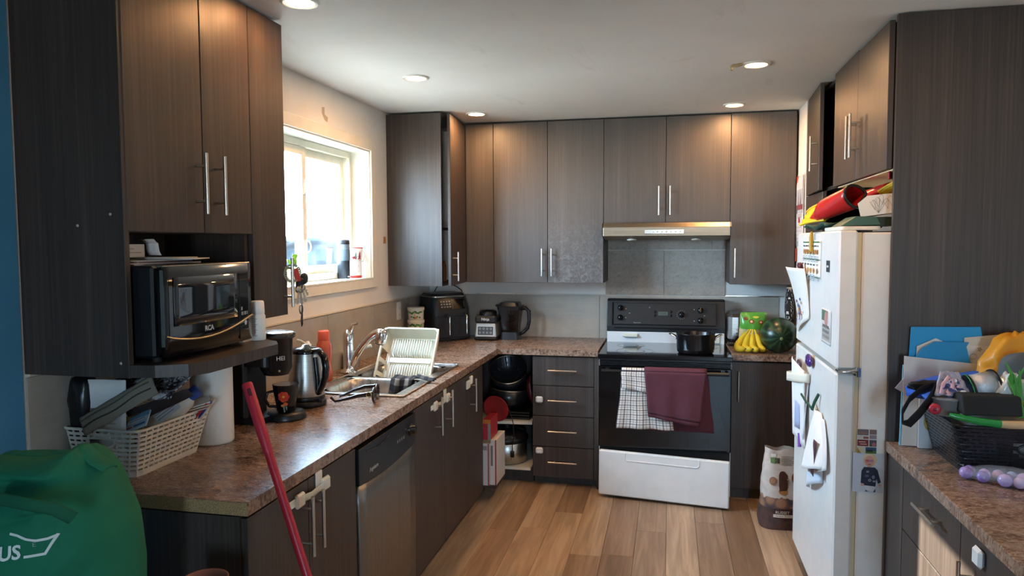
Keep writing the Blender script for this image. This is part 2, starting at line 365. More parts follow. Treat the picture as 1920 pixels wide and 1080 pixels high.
# ------------------------------------------------------------------ room shell
XL, XR, YB, YN, ZC = -1.69, 1.42, 4.945, -2.9, 2.305; WX0 = XL-.16
fl = struct('floor', MB().box(WX0-.03, YN-.2, -.09, XR+.2, YB+.2, -.012), M('#3a3029', .9))
random.seed(3)
pw = .153; ix = 0
for i in range(-21, 10):
    x0 = i*pw-.003; x1 = x0+pw-.0012
    if x1 > XR or x0 < XL: continue
    y = 4.9 - random.random()*1.15
    rows = [(y, 4.93)]
    while y > -.2: y2 = y-1.2; rows.append((y2, y)); y = y2
    if x0 < -1.75: rows = [r for r in rows if r[0] < 1.5]
    for a, b in rows:
        if b - a < .05: continue
        p = part(fl, 'plank', MB().box(max(x0, -3.1), a+.0008, -.012, x1, b-.0008, 0., .0012), PLANK, mw=Matrix.Translation(((x0+x1)/2, (a+b)/2, 0)))
struct('floor.001', MB().box(XL, YN, -.012, XR, -1.0, -.001), M('#8a715d', .5))
struct('ceiling', MB().box(WX0-.03, YN-.2, ZC, XR+.2, YB+.2, ZC+.1), CEIL)
wl = MB()
wy0, wy1, wz0, wz1 = 2.76, 3.905, 1.312, 2.047
wl.box(WX0, 1.585, 0, XL, wy0, ZC).box(WX0, wy1, 0, XL, YB+.12, ZC).box(WX0, wy0, 0, XL, wy1, wz0).box(WX0, wy0, wz1, XL, wy1, ZC)
wall_left = struct('wall_left', wl, WHITEWALL)
struct('wall_dining', MB().box(WX0, YN-.1, 0, XL+.004, 1.583, ZC), BLUEWALL)
wall_back = struct('wall_back', MB().box(WX0, YB, 0, XR+.14, YB+.12, ZC), WHITEWALL)
struct('wall_right', MB().box(XR, YN-.1, 0, XR+.14, YB, ZC), WHITEWALL)
struct('wall_right.001', MB().box(.752, 4.365, 0, XR, YB, ZC), WHITEWALL)
wn = MB(); wn.box(WX0, YN-.12, 0, .5, YN, ZC).box(1.0, YN-.12, 0, XR, YN, ZC).box(.5, YN-.12, 2.0, 1.0, YN, ZC).box(.5, YN-.12, 0, 1.0, YN, .75)
struct('wall_near', wn, WHITEWALL)
d1 = thing('rear_fill_window', None, None, (.75, YN-.06, .75), kind='structure')  # unseen window behind the camera, its size set for the fill light
fm = MB()
for x0, x1 in ((.5, .55), (.95, 1.0)): fm.box(x0, YN-.08, .75, x1, YN-.04, 2.0)
fm.box(.55, YN-.08, .75, .95, YN-.04, .8).box(.55, YN-.08, 1.95, .95, YN-.04, 2.0)
part(d1, 'frame', fm, WHITEP); part(d1, 'pane', MB().box(.55, YN-.063, .8, .95, YN-.058, 1.95), PANE)
# paint scars on the white wall
marks(wall_left, 'paint_chip', frame((XL, 3.36, 2.16), (0, 1, 0), (0, 0, 1)), [('#b9a88f', 'p', [(-.03, .03), (.0, .035), (.0, .0), (.035, -.01), (.03, -.035), (.0, -.03), (-.03, .0)])], .8)
marks(wall_left, 'orange_putty', frame((XL, 4.11, 1.535), (0, 1, 0), (0, 0, 1)), [('#b5793f', 'p', [(-.02, -.02), (.02, -.02), (.022, .0), (.015, .022), (-.015, .02)])], .8)
# backsplash tiles, one object each
def tiles(parent, seams, zs, plane, mat):
    g = .0016
    for z0, z1 in zs:
        for a, b in zip(seams, seams[1:]):
            mb = MB()
            if plane == 'back': mb.box(a+g, YB-.007, z0+g, b-g, YB-.0005, z1-g, .001)
            else: mb.box(XL+.0005, a+g, z0+g, XL+.007, b-g, z1-g, .001)
            part(parent, 'tile', mb, mat, mw=Matrix.Translation(mb.v[0]))
tiles(wall_left, [1.59, 2.155, 2.745, 3.338, 3.93, 4.52, 4.937], [(.855, 1.157)], 'left', TILE)
tiles(wall_back, [-1.683, -1.069, -.465, .138, .70], [(.83, 1.155)], 'back', TILE)
tiles(wall_back, [-.425, -.035, .362], [(1.157, 1.462)], 'back', TILEG)
tiles(wall_back, [-.425, -.337, .275, .362], [(1.464, 1.62)], 'back', TILEG)
tr = struct('trim_1', MB().box(-1.34, YB-.0095, 1.156, -.43, YB-.0005, 1.163), NICKEL)
struct('trim_2', MB().box(.365, YB-.0095, 1.156, .74, YB-.0005, 1.162), NICKEL)
struct('trim_3', MB().box(XL+.0005, 1.6, 1.158, XL+.0095, 4.93, 1.164), M('#d9c9b4', .5))

# window in the side wall
w1 = thing('window_1', None, None, (XL, 3.33, wz0), kind='structure')
cas = MB(); cw = .058
for a in ((wy0-cw, wz0-.052, wy0, wz1+cw), (wy1, wz0-.052, wy1+cw, wz1+cw), (wy0, wz1, wy1, wz1+cw), (wy0, wz0-.052, wy1, wz0)):
    cas.box(XL, a[0], a[1], XL+.012, a[2], a[3], .002)
part(w1, 'casing', cas, M('#e9e2d3', .5))
rv = MB(); rx = XL-.15
rv.box(rx, wy0, wz0, XL+.014, wy1, wz0+.008).box(rx, wy0, wz1-.008, XL, wy1, wz1).box(rx, wy1-.008, wz0, XL, wy1, wz1).box(rx, wy0, wz0, XL, wy0+.008, wz1)
part(w1, 'sill_lining', rv, M('#efeadd', .5))
VIN = M('#e6dfcc', .4)
fr = MB()
for a in ((wy0+.01, wz0+.01, wy0+.05, wz1-.01), (wy1-.05, wz0+.01, wy1-.01, wz1-.01), (wy0+.05, wz0+.01, wy1-.05, wz0+.045), (wy0+.05, wz1-.045, wy1-.05, wz1-.01)):
    fr.box(XL-.155, a[0], a[1], XL-.11, a[2], a[3], .002)
fr.box(XL-.125, wy1-.055, wz0+.045, XL-.10, wy1-.05, wz1-.045)
part(w1, 'outer_frame', fr, VIN)
def sash(y0, y1, x, label=None):
    s = MB(); t = .042; z0, z1 = wz0+.045, wz1-.045
    for a in ((y0, z0, y0+t, z1), (y1-t, z0, y1, z1), (y0+t, z0, y1-t, z0+t), (y0+t, z1-t, y1-t, z1)): s.box(x-.012, a[0], a[1], x+.012, a[2], a[3], .002)
    o = part(w1, 'sash', s, VIN, label=label)
    part(o, 'pane', MB().box(x-.002, y0+t, z0+t, x+.002, y1-t, z1-t), PANE)
    return o
sash(wy0+.05, 3.375, XL-.128); sash(3.33, wy1-.052, XL-.152)
for z in (1.80, 1.50):
    lt = MB(); lt.box(XL-.116, 3.325, z-.035, XL-.112, 3.36, z+.035, .001)
    lt.tube([(XL-.11+.012*math.sin(math.pi*k/10)**.5, 3.35+.028*math.sin(math.pi*k/10), z+.03*math.cos(math.pi*k/10)) for k in range(11)], .004, 6)
    part(w1, 'latch', lt, M('#efece4', .3))
# what stands outside the window: a pale hedge bank beyond the glass
random.seed(11)
hd = MB(); hd.grid(lambda u, v: (-7.5+.5*noise.noise(Vector((u*9, v*5, 3)))+1.3*(v-.5), 5.5+u*12, -.5+v*(2.1+.5*noise.noise(Vector((u*7, 0, 8))))), 60, 24)
solo('hedge', 'pale leafy hedge outside the sash window', 'hedge', hd, M('#10171c', .9, bump=.6, bs=20), solid=.1)
struct('ground_outside', MB().box(-9, 5, -.8, -5.5, 18, -.5), M('#4a4f48', .9))

# recessed ceiling lamps
LAMPS = [(-1.19, 2.207), (-1.19, 3.313), (-1.16, 4.307), (.371, 3.421), (.359, 4.381), (.38, 2.35)]
LBL = ['round recessed ceiling lamp beside the microwave cabinet top', 'round recessed ceiling lamp in front of the window head', 'round recessed ceiling lamp above the corner wall cabinet with its door ajar',
       'round recessed ceiling lamp with a loose wire sticking out beside its rim', 'round recessed ceiling lamp in front of the cabinets over the cooker', 'recessed ceiling lamp near the fridge cabinet']
def make_lamp(i):
    x, y = LAMPS[i]; t = thing('ceiling_light', LBL[i], 'ceiling light', (x, y, ZC), group='recessed lamps in the kitchen ceiling')
    part(t, 'trim_ring', MB().lathe([(.046, -.001), (.048, -.007), (.058, -.008), (.064, -.003), (.064, 0)], n=32, caps=False), WHITEM, local=True)
    part(t, 'diffuser', MB().lathe([(0, -.0035), (.047, -.0035)], n=32), M('#ffdfb0', .4, emit=14.), local=True)
    area('lamp_glow', (x, y, ZC-.012), (0, 0, 0),   .085, 0, LAMP_W*(.36 if i == 0 else 1.), LAMP_COL, 'DISK')
    return t
for i in range(6):
    t = make_lamp(i)
    if i == 3:
        mb = MB().tube([(-.062, -.02, -.003), (-.085, -.03, -.012), (-.1, -.02, -.006), (-.11, -.035, -.014), (-.108, -.04, -.03)], .006, 6)
        part(t, 'loose_wire', mb, M('#c9b48c', .6), local=True, label='tan loose wire hanging out of the ceiling')

# ------------------------------------------------------------------ cabinets
TH = .018
def carcass(t, x0, y0, z0, x1, y1, z1, open_='', mat=None, name='body'):
    """hollow box with one open side: '+x' '-x' '-y'"""
    mb = MB(); h = TH
    if open_ != '-x': mb.box(x0, y0, z0, x0+h, y1, z1) if open_ != 'x0' else None
    if open_ != '+x': mb.box(x1-h, y0, z0, x1, y1, z1)
    if open_ != '-y': mb.box(x0+h, y0, z0, x1-h, y0+h, z1)
    mb.box(x0+h, y1-h, z0, x1-h, y1, z1)
    ya = y0+h if open_ != '-y' else y0; xa = x0+h if open_ != '-x' else x0; xb = x1-h if open_ != '+x' else x1
    mb.box(xa, ya, z0, xb, y1-h, z0+h).box(xa, ya, z1-h, xb, y1-h, z1)
    return part(t, name, mb, mat or WOOD)
def door(t, b, mat=WOOD, hd=None, name='door', xf=None):
    mb = MB().box(*b, .0015)
    if xf: mb.xf(xf)
    o = part(t, name, mb, mat, mw=(xf @ Matrix.Translation(b[:3])) if xf else Matrix.Translation(b[:3]))
    if hd:
        h = handle(o, *hd)
        if xf: h.matrix_basis = Matrix(); h.data.transform(WM[o.name].inverted() @ xf @ WM[h.name]); WM[h.name] = WM[o.name]
    return o
G = .0015
# tall microwave cabinet on the side wall
t = thing('microwave_cabinet', 'tall dark wall cabinet with an open microwave niche above a shelf with rounded ends', 'cabinet', (-1.52, 1.87, 1.166))
part(t, 'end_panel', MB().box(XL+.002, 1.59, 1.166, -1.362, 1.608, 2.29, .001), WOOD)
mb = MB(); mb.box(XL+.002, 1.608, 1.545, -1.38, 2.15, 1.563).box(XL+.002, 1.608, 2.27, -1.38, 2.15, 2.29).box(XL+.002, 2.150, 1.2, -1.38, 2.168, 2.29).box(XL+.002, 1.608, 1.563, XL+.008, 2.15, 2.27)
part(t, 'body', mb, WOOD)
part(t, 'back_panel', MB().box(XL+.002, 1.608, 1.2, XL+.008, 2.15, 1.545), WOOD)
door(t, (-1.379, 1.602, 1.546, -1.36, 1.915, 2.292), hd=((-1.36, 1.885, 1.69), 'z', (1, 0, 0)))
door(t, (-1.379, 1.919, 1.546, -1.36, 2.168, 2.292), hd=((-1.36, 1.975, 1.69), 'z', (1, 0, 0)))
sh = [(XL+.003, 1.59), (-1.36, 1.592), (-1.295, 1.602), (-1.225, 1.64), (-1.2, 1.69), (-1.195, 2.03), (-1.235, 2.09), (-1.36, 2.165), (XL+.003, 2.168)]
part(t, 'shelf', MB().prism(sh, 1.168, 1.2), WOOD)
for i, (y, z) in enumerate(((1.589, 1.42), (1.589, 1.205), (1.589, 1.5))):
    part(t, 'screw_cap', MB().lathe([(.004, 0), (.003, .002), (0, .0025)], ((-1.50, y, 1.562), (-1.385, y, 1.205), (-1.40, y, 1.59))[i], 8, (0, -1, 0)), M('#b9a892', .6), label='pale round screw cap')
# narrow full-height cabinet next to it
t = thing('narrow_wall_cabinet', 'narrow tall dark wall cabinet with a bunch of keys on its pull', 'cabinet', (-1.52, 2.28, 1.255))
carcass(t, XL+.002, 2.171, 1.255, -1.381, 2.385, 2.29)
door(t, (-1.379, 2.171, 1.256, -1.36, 2.385, 2.292), hd=((-1.36, 2.362, 1.375), 'z', (1, 0, 0)))
# corner wall cabinet with the door ajar
t = thing('corner_wall_cabinet', 'dark corner wall cabinet with its narrow door standing ajar', 'cabinet', (-1.5, 4.5, 1.255))
mb = MB(); mb.box(XL+.002, 4.157, 1.255, -1.342, 4.175, 2.292).box(XL+.002, 4.175, 1.255, -1.342, 4.59, 1.273).box(XL+.002, 4.175, 2.274, -1.342, 4.59, 2.292).box(XL+.002, 4.175, 1.6, -1.36, 4.59, 1.612)
part(t, 'body', mb, WOOD)
hx = Matrix.Translation((-1.338, 4.60, 0)) @ Matrix.Rotation(math.radians(4), 4, 'Z') @ Matrix.Translation((1.338, -4.60, 0))
door(t, (-1.338, 4.178, 1.256, -1.320, 4.597, 2.292), hd=((-1.320, 4.225, 1.372), 'z', (1, 0, 0)), xf=hx)
gj = ['#3d5b86', '#b8b16a', '#7a9a88', '#b26f45', '#23262b']
for k in range(5):
    mb = MB(); z = (1.273, 1.273, 1.613, 1.273, 1.613)[k]; y = (4.23, 4.31, 4.24, 4.40, 4.33)[k]
    mb.lathe([(.036, 0), (.037, .01), (.037, .1), (.03, .112), (.03, .13), (0, .131)], (-1.43, y, z), 14)
    solo('food_jar', ['dark blue jar seen through the gap of the ajar corner cabinet', 'yellow jar inside the ajar corner cabinet', 'sage green jar on the upper shelf of the ajar corner cabinet', 'orange jar low in the ajar corner cabinet', 'black jar on the upper shelf of the ajar corner cabinet'][k], 'jar', mb, M(gj[k], .4), group='jars inside the corner cabinet')
# back wall cabinets
t = thing('wall_cabinet', 'dark double-door wall cabinet with a blank filler beside the corner, grease marks on one door', 'cabinet', (-.85, 4.78, 1.256))
part(t, 'body', MB().box(-1.34, 4.635, 1.257, -.408, YB-.003, 2.29), WOOD)
part(t, 'filler', MB().box(-1.318, 4.615, 1.256, -1.132, 4.634, 2.292, .0015), WOODH)
door(t, (-1.129, 4.612, 1.256, -.773, 4.632, 2.292), WOODH, hd=((-.805, 4.612, 1.388), 'z', (0, -1, 0)))
door(t, (-.770, 4.612, 1.256, -.412, 4.632, 2.292), WOODG, hd=((-.742, 4.612, 1.388), 'z', (0, -1, 0)))
t = thing('wall_cabinet', 'short dark double-door wall cabinet above the range hood', 'cabinet', (-.02, 4.78, 1.637))
part(t, 'body', MB().box(-.405, 4.635, 1.638, .362, YB-.003, 2.29), WOOD)
door(t, (-.409, 4.612, 1.637, -.026, 4.632, 2.292), WOODH, hd=((-.066, 4.612, 1.774), 'z', (0, -1, 0)))
door(t, (-.023, 4.612, 1.637, .361, 4.632, 2.292), WOODH, hd=((.003, 4.612, 1.774), 'z', (0, -1, 0)))
t = thing('wall_cabinet', 'single-door dark wall cabinet above the toaster and watermelon', 'cabinet', (.55, 4.78, 1.254))
part(t, 'body', MB().box(.366, 4.635, 1.255, .745, YB-.003, 2.29), WOOD)
door(t, (.364, 4.612, 1.254, .738, 4.632, 2.295), WOODH, hd=((.392, 4.612, 1.386), 'z', (0, -1, 0)))

# base cabinets along the sink wall
FX = -1.06; BX = -1.04
def lock(t, y0, y1, z):
    x = BX+.0005; cm = M('#e2dccd', .45)
    o = part(t, 'child_lock', MB().box(x, y0, z-.012, x+.004, y0+.05, z+.012, .002), cm, label='white plastic child lock strap')
    part(o, 'pad', MB().box(x, y0+.03, z-.02, x+.014, y0+.075, z+.022, .005), cm)
    part(o, 'pad', MB().box(x, y1-.05, z-.02, x+.016, y1, z+.022, .006), cm)
    part(o, 'tongue', MB().box(x, y1-.075, z-.004, x+.005, y1-.035, z+.048, .002), cm)
    s = MB().tube([(x+.008, y0+.07, z), (x+.011, (y0+y1)/2, z-.004), (x+.008, y1-.04, z)], .011, 8, flat=.25)
    part(o, 'strap', s, M('#cfc8b4', .5))
t = thing('base_cabinet', 'dark two-door base cabinet at the raw counter end beside the dishwasher', 'cabinet', (-1.35, 1.93, 0))
part(t, 'body', MB().box(XL+.01, 1.603, .09, FX-.001, 2.243, .82), WOOD); part(t, 'plinth', MB().box(XL+.01, 1.64, .0, -1.10, 2.243, .09), WOOD)
part(t, 'end_panel', MB().box(XL+.01, 1.598, .0, FX-.001, 1.6025, .82), WOOD)
door(t, (FX, 1.602, .085, BX, 1.913, .815), hd=((BX, 1.878, .69), 'z', (1, 0, 0)))
door(t, (FX, 1.916, .085, BX, 2.243, .815), hd=((BX, 1.943, .69), 'z', (1, 0, 0)))
lock(t, 1.80, 2.03, .774)
t = thing('sink_base_cabinet', 'dark base cabinet under the sink with child locks over its pulls', 'cabinet', (-1.35, 3.38, 0))
part(t, 'body', MB().box(XL+.01, 2.815, .09, FX-.001, 3.955, .67), WOOD); part(t, 'front_rail', MB().box(-1.09, 2.815, .67, FX-.001, 3.955, .82), WOOD); part(t, 'plinth', MB().box(XL+.01, 2.815, 0, -1.10, 3.955, .09), WOOD)
door(t, (FX, 2.815, .085, BX, 3.228, .815), hd=((BX, 3.10, .725), 'z', (1, 0, 0)))
door(t, (FX, 3.231, .085, BX, 3.60, .815), hd=((BX, 3.262, .725), 'z', (1, 0, 0)))
door(t, (FX, 3.603, .085, BX, 3.953, .815), hd=((BX, 3.69, .70), 'z', (1, 0, 0)))
lock(t, 3.03, 3.29, .774)
o = part(t, 'child_lock', MB().box(BX, 3.60, .745, BX+.012, 3.66, .79, .004), M('#e2dccd', .45), label='white plastic child lock latch')
part(o, 'pad', MB().box(BX, 3.665, .76, BX+.016, 3.70, .805, .005), M('#e2dccd', .45))
# open corner base cabinet
t = thing('corner_base_cabinet', 'open corner base cabinet without doors, crammed with pans and boxes', 'cabinet', (-1.2, 4.4, 0))
mb = MB(); mb.box(XL+.01, 4.92, .09, -.83, 4.935, .82).box(XL+.01, 3.957, .09, XL+.025, 4.92, .82)
part(t, 'body', mb, WOOD); part(t, 'front_rail', MB().box(-1.09, 3.957, .66, -1.062, 3.975, .82), WOOD); part(t, 'plinth', MB().box(-1.10, 4.42, 0, -.83, 4.435, .09), WOOD); part(t, 'plinth', MB().box(-1.115, 3.957, 0, -1.10, 4.42, .09), WOOD)
part(t, 'bottom_shelf', MB().prism([(XL+.025, 3.98), (-1.16, 3.98), (-1.06, 4.36), (-.84, 4.36), (-.84, 4.915), (XL+.025, 4.915)], .088, .104), MELA)
part(t, 'middle_shelf', MB().prism([(XL+.03, 4.0), (-1.17, 4.0), (-1.06, 4.40), (-.84, 4.42), (-.84, 4.915), (XL+.03, 4.915)], .365, .385), MELA)
# drawers
t = thing('drawer_cabinet', 'dark base cabinet of four drawers beside the cooker', 'cabinet', (-.63, 4.65, 0))
part(t, 'body', MB().box(-.825, 4.372, .09, -.425, 4.93, .82), WOOD); part(t, 'plinth', MB().box(-.825, 4.425, 0, -.425, 4.5, .09), WOOD)
part(t, 'end_panel', MB().box(-.4245, 4.352, 0, -.4135, 4.93, .82), M('#4a3a30', .6), label='bare brown chipboard end panel')
for a, b in ((.633, .815), (.443, .63), (.2495, .44), (.057, .2465)):
    door(t, (-.823, 4.35, a+G, -.444, 4.371, b), name='drawer', hd=((-.634, 4.35, (a+b)/2+.008), 'x', (0, -1, 0)))
part(t, 'side_strip', MB().box(-.442, 4.352, .057, -.4255, 4.371, .815), WOOD)
for z in (.546, .225):
    part(t, 'child_lock', MB().box(-.803, 4.332, z-.02, -.757, 4.35, z+.02, .008), WHITEP, label='small white child lock button')
t = thing('base_cabinet', 'single-door dark base cabinet under the watermelon', 'cabinet', (.53, 4.65, 0))
part(t, 'body', MB().box(.362, 4.372, .07, .735, 4.93, .82), WOOD); part(t, 'plinth', MB().box(.362, 4.38, 0, .735, 4.93, .07), WOOD)
door(t, (.362, 4.35, .065, .738, 4.371, .815), hd=((.40, 4.35, .675), 'z', (0, -1, 0)))

# near cabinets on the fridge side
t = thing('tall_side_panel', 'tall dark laminate panel from floor to ceiling beside the fridge', 'panel', (1.09, 2.787, 0))
part(t, 'board', MB().box(.770, 2.778, 0, XR-.002, 2.796, ZC-.004, .001), WOOD)
CZ = .795
t = thing('base_cabinet', 'dark base cabinet with a top drawer under the counter of the black basket', 'cabinet', (1.1, 2.2, 0))
part(t, 'body', MB().box(.796, 1.3, .09, XR-.01, 2.774, CZ-.04), WOOD); part(t, 'plinth', MB().box(.84, 1.3, 0, XR-.01, 2.774, .09), WOOD)
part(t, 'filler', MB().box(.776, 2.605, .085, .795, 2.774, CZ-.042), WOOD)
door(t, (.776, 2.115, .545, .795, 2.602, CZ-.042), name='drawer', hd=((.776, 2.31, .70), 'y', (-1, 0, 0)))
door(t, (.776, 2.115, .085, .795, 2.602, .541))
door(t, (.776, 1.62, .085, .795, 2.112, CZ-.042), hd=((.776, 2.03, .59), 'z', (-1, 0, 0)))
door(t, (.776, 1.3, .085, .795, 1.617, CZ-.042))
part(t, 'child_lock', MB().box(.76, 1.955, .69, .776, 2.005, .74, .008), WHITEP, label='small white child lock button')
t = thing('fridge_top_cabinet', 'dark two-door wall cabinet above the fridge', 'cabinet', (1.05, 3.2, 1.77))
part(t, 'body', MB().box(.772, 2.82, 1.772, XR-.003, 3.655, 2.285), WOOD)
part(t, 'underside', MB().box(.772, 2.80, 1.765, XR-.003, 3.655, 1.7715), M('#efd9b2', .5), label='pale wood underside')
door(t, (.75, 2.805, 1.768, .77, 3.228, 2.288), hd=((.75, 3.20, 1.945), 'z', (-1, 0, 0)))
door(t, (.75, 3.231, 1.768, .77, 3.655, 2.293), hd=((.75, 3.262, 1.945), 'z', (-1, 0, 0)))
t = thing('pantry_cabinet', 'tall dark pantry cabinet beyond the fridge with an open gap beside its door', 'cabinet', (1.08, 4.0, 0))
mb = MB(); mb.box(.772, 4.33, 0, XR-.003, 4.355, 2.29).box(.772, 3.67, 0, XR-.003, 3.685, 1.60).box(1.25, 3.685, 0, 1.265, 4.33, 2.29).box(.772, 3.685, 1.585, 1.25, 4.33, 1.60).box(.772, 3.66, 2.275, 1.25, 4.33, 2.29).box(.772, 3.66, 1.768, 1.25, 4.33, 1.785)
part(t, 'body', mb, DARK)
part(t, 'side_board', MB().box(.93, 3.662, 1.56, XR-.003, 3.669, 1.766), WHITEWALL, label='white painted niche side')
hx = Matrix.Translation((.75, 4.33, 0)) @ Matrix.Rotation(math.radians(-3.0), 4, 'Z') @ Matrix.Translation((-.75, -4.33, 0))
door(t, (.75, 3.87, 1.77, .77, 4.33, 2.30), hd=((.75, 3.93, 1.96), 'z', (-1, 0, 0)), xf=hx)
door(t, (.75, 3.89, .06, .77, 4.33, 1.766))

# ------------------------------------------------------------------ countertops
def slab(mb, x0, y0, x1, y1, z, th=.036): mb.box(x0, y0, z-th, x1, y1, z)
t = thing('countertop', 'brown stone-pattern laminate countertop running under the window and round the corner', 'countertop', (-1.35, 3.2, .824))
mb = MB(); SY0, SY1, SX0, SX1 = 2.865, 3.645, -1.54, -1.115
poly = [(XL+.009, 1.597), (-1.036, 1.597), (-1.036, 4.332), (-.418, 4.332), (-.418, 4.935), (XL+.009, 4.935)]
for a in ((XL+.009, 1.597, -1.036, SY0), (XL+.009, SY0, SX0, SY1), (SX1, SY0, -1.036, SY1), (XL+.009, SY1, -1.036, 4.935), (-1.036, 4.332, -.418, 4.935)): slab(mb, *a, .86)
part(t, 'top', mb, STONE)
part(t, 'raw_end', MB().box(XL+.012, 1.5955, .8245, -1.037, 1.597, .858), CHIP, label='raw tan particle board end')
solo('countertop', 'short brown laminate countertop between the cooker and the pantry', 'countertop', MB().box(.362, 4.335, .824, .745, 4.935, .86, .002), STONE)
solo('countertop', 'brown stone-pattern laminate countertop below the tall side panel, under the black basket', 'countertop', MB().box(.767, 1.2, CZ-.036, XR-.003, 2.776, CZ, .002), STONE)

# ------------------------------------------------------------------ dishwasher
t = thing('dishwasher', 'stainless steel dishwasher with a black control panel', 'dishwasher', (-1.3, 2.53, 0))
part(t, 'body', MB().box(XL+.05, 2.25, .01, FX-.004, 2.81, .818), DARK)
part(t, 'door', MB().grid(lambda u, v: (BX-.002+.004*math.sin(math.pi*v), 2.256+u*.55, .1+v*.578), 8, 8), steel_mat('dishwasher_steel', True, '#7f7b76', .4, 300, '#98938d'), solid=.012)
part(t, 'door_edge', MB().box(FX-.003, 2.252, .1, BX-.004, 2.2555, .68), NICKEL)
def ptop(y): return .802
pn = [(2.252, .808)]+[(2.252+.556*k/16, .684-.018*math.sin(math.pi*k/16)) for k in range(17)]+[(2.808, .808)]
part(t, 'control_panel', MB().prism([(a, b) for a, b in pn], BX-.012, BX+.01, 'x'), BLACK, bevel=.002)
part(t, 'kickplate', MB().box(FX-.05, 2.252, .005, FX-.045, 2.808, .095), BLACK)
part(t, 'dial', MB().lathe([(.026, 0), (.026, .006), (.02, .008), (.018, .022), (0, .023)], (BX+.01, 2.752, .752), 20, (1, 0, 0)), BLACKG)
text(t, 'lettering', 'Frigidaire', frame((BX+.0102, 2.372, .712), (0, 1, 0), (0, 0, 1)), .021, M('#b9b6ae', .4), shear=.3)
sy = []
for k in range(4): sy.append(('#8f8f8f', 'r', (k*.022, 0, k*.022+.012, .012)))
for k in range(3): sy.append(('#8f8f8f', 'r', (.09+k*.02, .03-.01*k, .098+k*.02, .036-.01*k)))
marks(t, 'button_print', frame((BX+.0104, 2.60, .735), (0, 1, 0), (0, 0, 1)), sy)
part(t, 'pocket_rim', MB().tube([(BX+.0105, 2.31+.21*k/10, .79-.012*math.sin(math.pi*k/10)) for k in range(11)], .003, 6), BLACKG)

# ------------------------------------------------------------------ cooker
SXa, SXb = -.405, .357
t = thing('cooker', 'free-standing black glass-top cooker with a white storage drawer hanging askew', 'cooker', (-.024, 4.6, 0))
part(t, 'side_panel', MB().box(SXa, 4.29, .03, SXa+.004, 4.92, .84), WHITEM); part(t, 'side_panel', MB().box(SXb-.004, 4.29, .03, SXb, 4.92, .84), WHITEM)
part(t, 'body', MB().box(SXa+.005, 4.30, .04, SXb-.005, 4.92, .828), DARK)
ct = part(t, 'cooktop', MB().box(SXa-.004, 4.245, .83, SXb+.004, 4.80, .856, .004), M('#0d0d10', .09, coat=.5))
for cx, cy, r in ((-.235, 4.64, .085), (-.20, 4.40, .11), (.19, 4.64, .11), (.165, 4.40, .085)):
    rg = MB()
    for q in (r, r*.55): rg.lathe([(q-.0015, 0), (q-.0015, .0006), (q+.0015, .0006), (q+.0015, 0)], (cx, cy, .8561), 40, caps=False)
    part(ct, 'burner_ring', rg, M('#6b6c70', .3))
part(t, 'rear_riser', MB().box(SXa+.004, 4.80, .84, SXb-.004, 4.90, .925, .004), M('#e6e6e6', .3, coat=.2))
part(t, 'rest_clip', MB().box(-.298, 4.775, .892, -.2, 4.80, .908, .003).box(-.298, 4.79, .908, -.2, 4.80, .915), M('#e6e2cf', .4))
part(t, 'rest_clip', MB().box(.275, 4.79, .86, .325, 4.80, .915, .003), M('#e6e2cf', .4))
bgm = M('#1b1c1f', .42, bump=.35, bs=500); mb = MB().prism([(4.80, .925), (4.80, .96), (4.845, 1.128), (4.86, 1.138), (4.93, 1.138), (4.93, .925)], SXa+.001, SXb-.001, 'x')
part(t, 'backguard', mb, bgm, bevel=.004)
A = Vector((-.024, 4.80, .945)); n0 = Vector((0, .045, .178)).normalized()
Fb = frame((-.024, 4.815, 1.045), (1, 0, 0), (0, .26, 1)); NB = Fb.to_3x3() @ Vector((0, 0, 1))
pf = part(t, 'control_face', MB().box(-.335, -.075, .001, .325, .07, .006, .003).xf(Fb), M('#17181b', .45, bump=.4, bs=600))
part(t, 'face_groove', MB().box(-.345, -.08, .0005, -.336, .075, .003).box(-.33, -.098, .0005, .33, -.094, .002).xf(Fb), BLACKG)
for kx, ky in ((-.29, .035), (-.29, -.03), (.105, -.005), (.225, .025), (.225, -.042)):
    kn = part(t, 'knob', MB().lathe([(.019, .006), (.019, .012), (.0165, .026), (0, .0275)], (0, 0, 0), 20).box(-.004, -.017, .024, .004, .017, .031, .001).xf(Fb @ Matrix.Translation((kx, ky, 0))), BLACKG)
    if abs(kx-.105) < .01: pass
tk = []
for k in range(14):
    a = 2*math.pi*k/14; tk.append(('#8d8d8d', 'l', ((.105+.026*math.cos(a), -.005+.026*math.sin(a)), (.105+.031*math.cos(a), -.005+.031*math.sin(a)), .0025)))
for x, y in ((-.255, .03), (-.255, -.03), (.185, .03), (.185, -.045), (-.23, .0), (-.1, .04), (.25, -.01)): tk.append(('#8d8d8d', 'r', (x-.004, y-.003, x+.004, y+.003)))
marks(t, 'dial_print', Fb @ Matrix.Translation((0, 0, .006)), tk)
part(t, 'clock_display', MB().box(-.045, -.012, .006, .018, .014, .008, .001).xf(Fb), M('#5d665f', .2))
text(t, 'clock_digits', '12:08', Fb @ Matrix.Translation((-.014, .001, .008)), .016, M('#3c443e', .4))
bt = MB()
for x in (-.065, .038):
    for y in (.012, -.012): bt.lathe([(.008, .006), (.008, .010), (.006, .012), (0, .012)], (x, y, 0), 12)
part(t, 'clock_buttons', bt.xf(Fb), BLACKG)
text(t, 'lettering', 'Kenmore', Fb @ Matrix.Translation((-.18, -.062, .0058)), .012, M('#9a9a98', .4))
vent = MB()
for k in range(4): vent.box(SXa+.004, 4.262, .79+k*.009, SXb-.004, 4.29, .795+k*.009)
part(t, 'vent_louvres', vent, BLACK)
part(t, 'front_lip', MB().box(SXa-.004, 4.247, .824, SXb+.004, 4.26, .83, .001), BLACK)
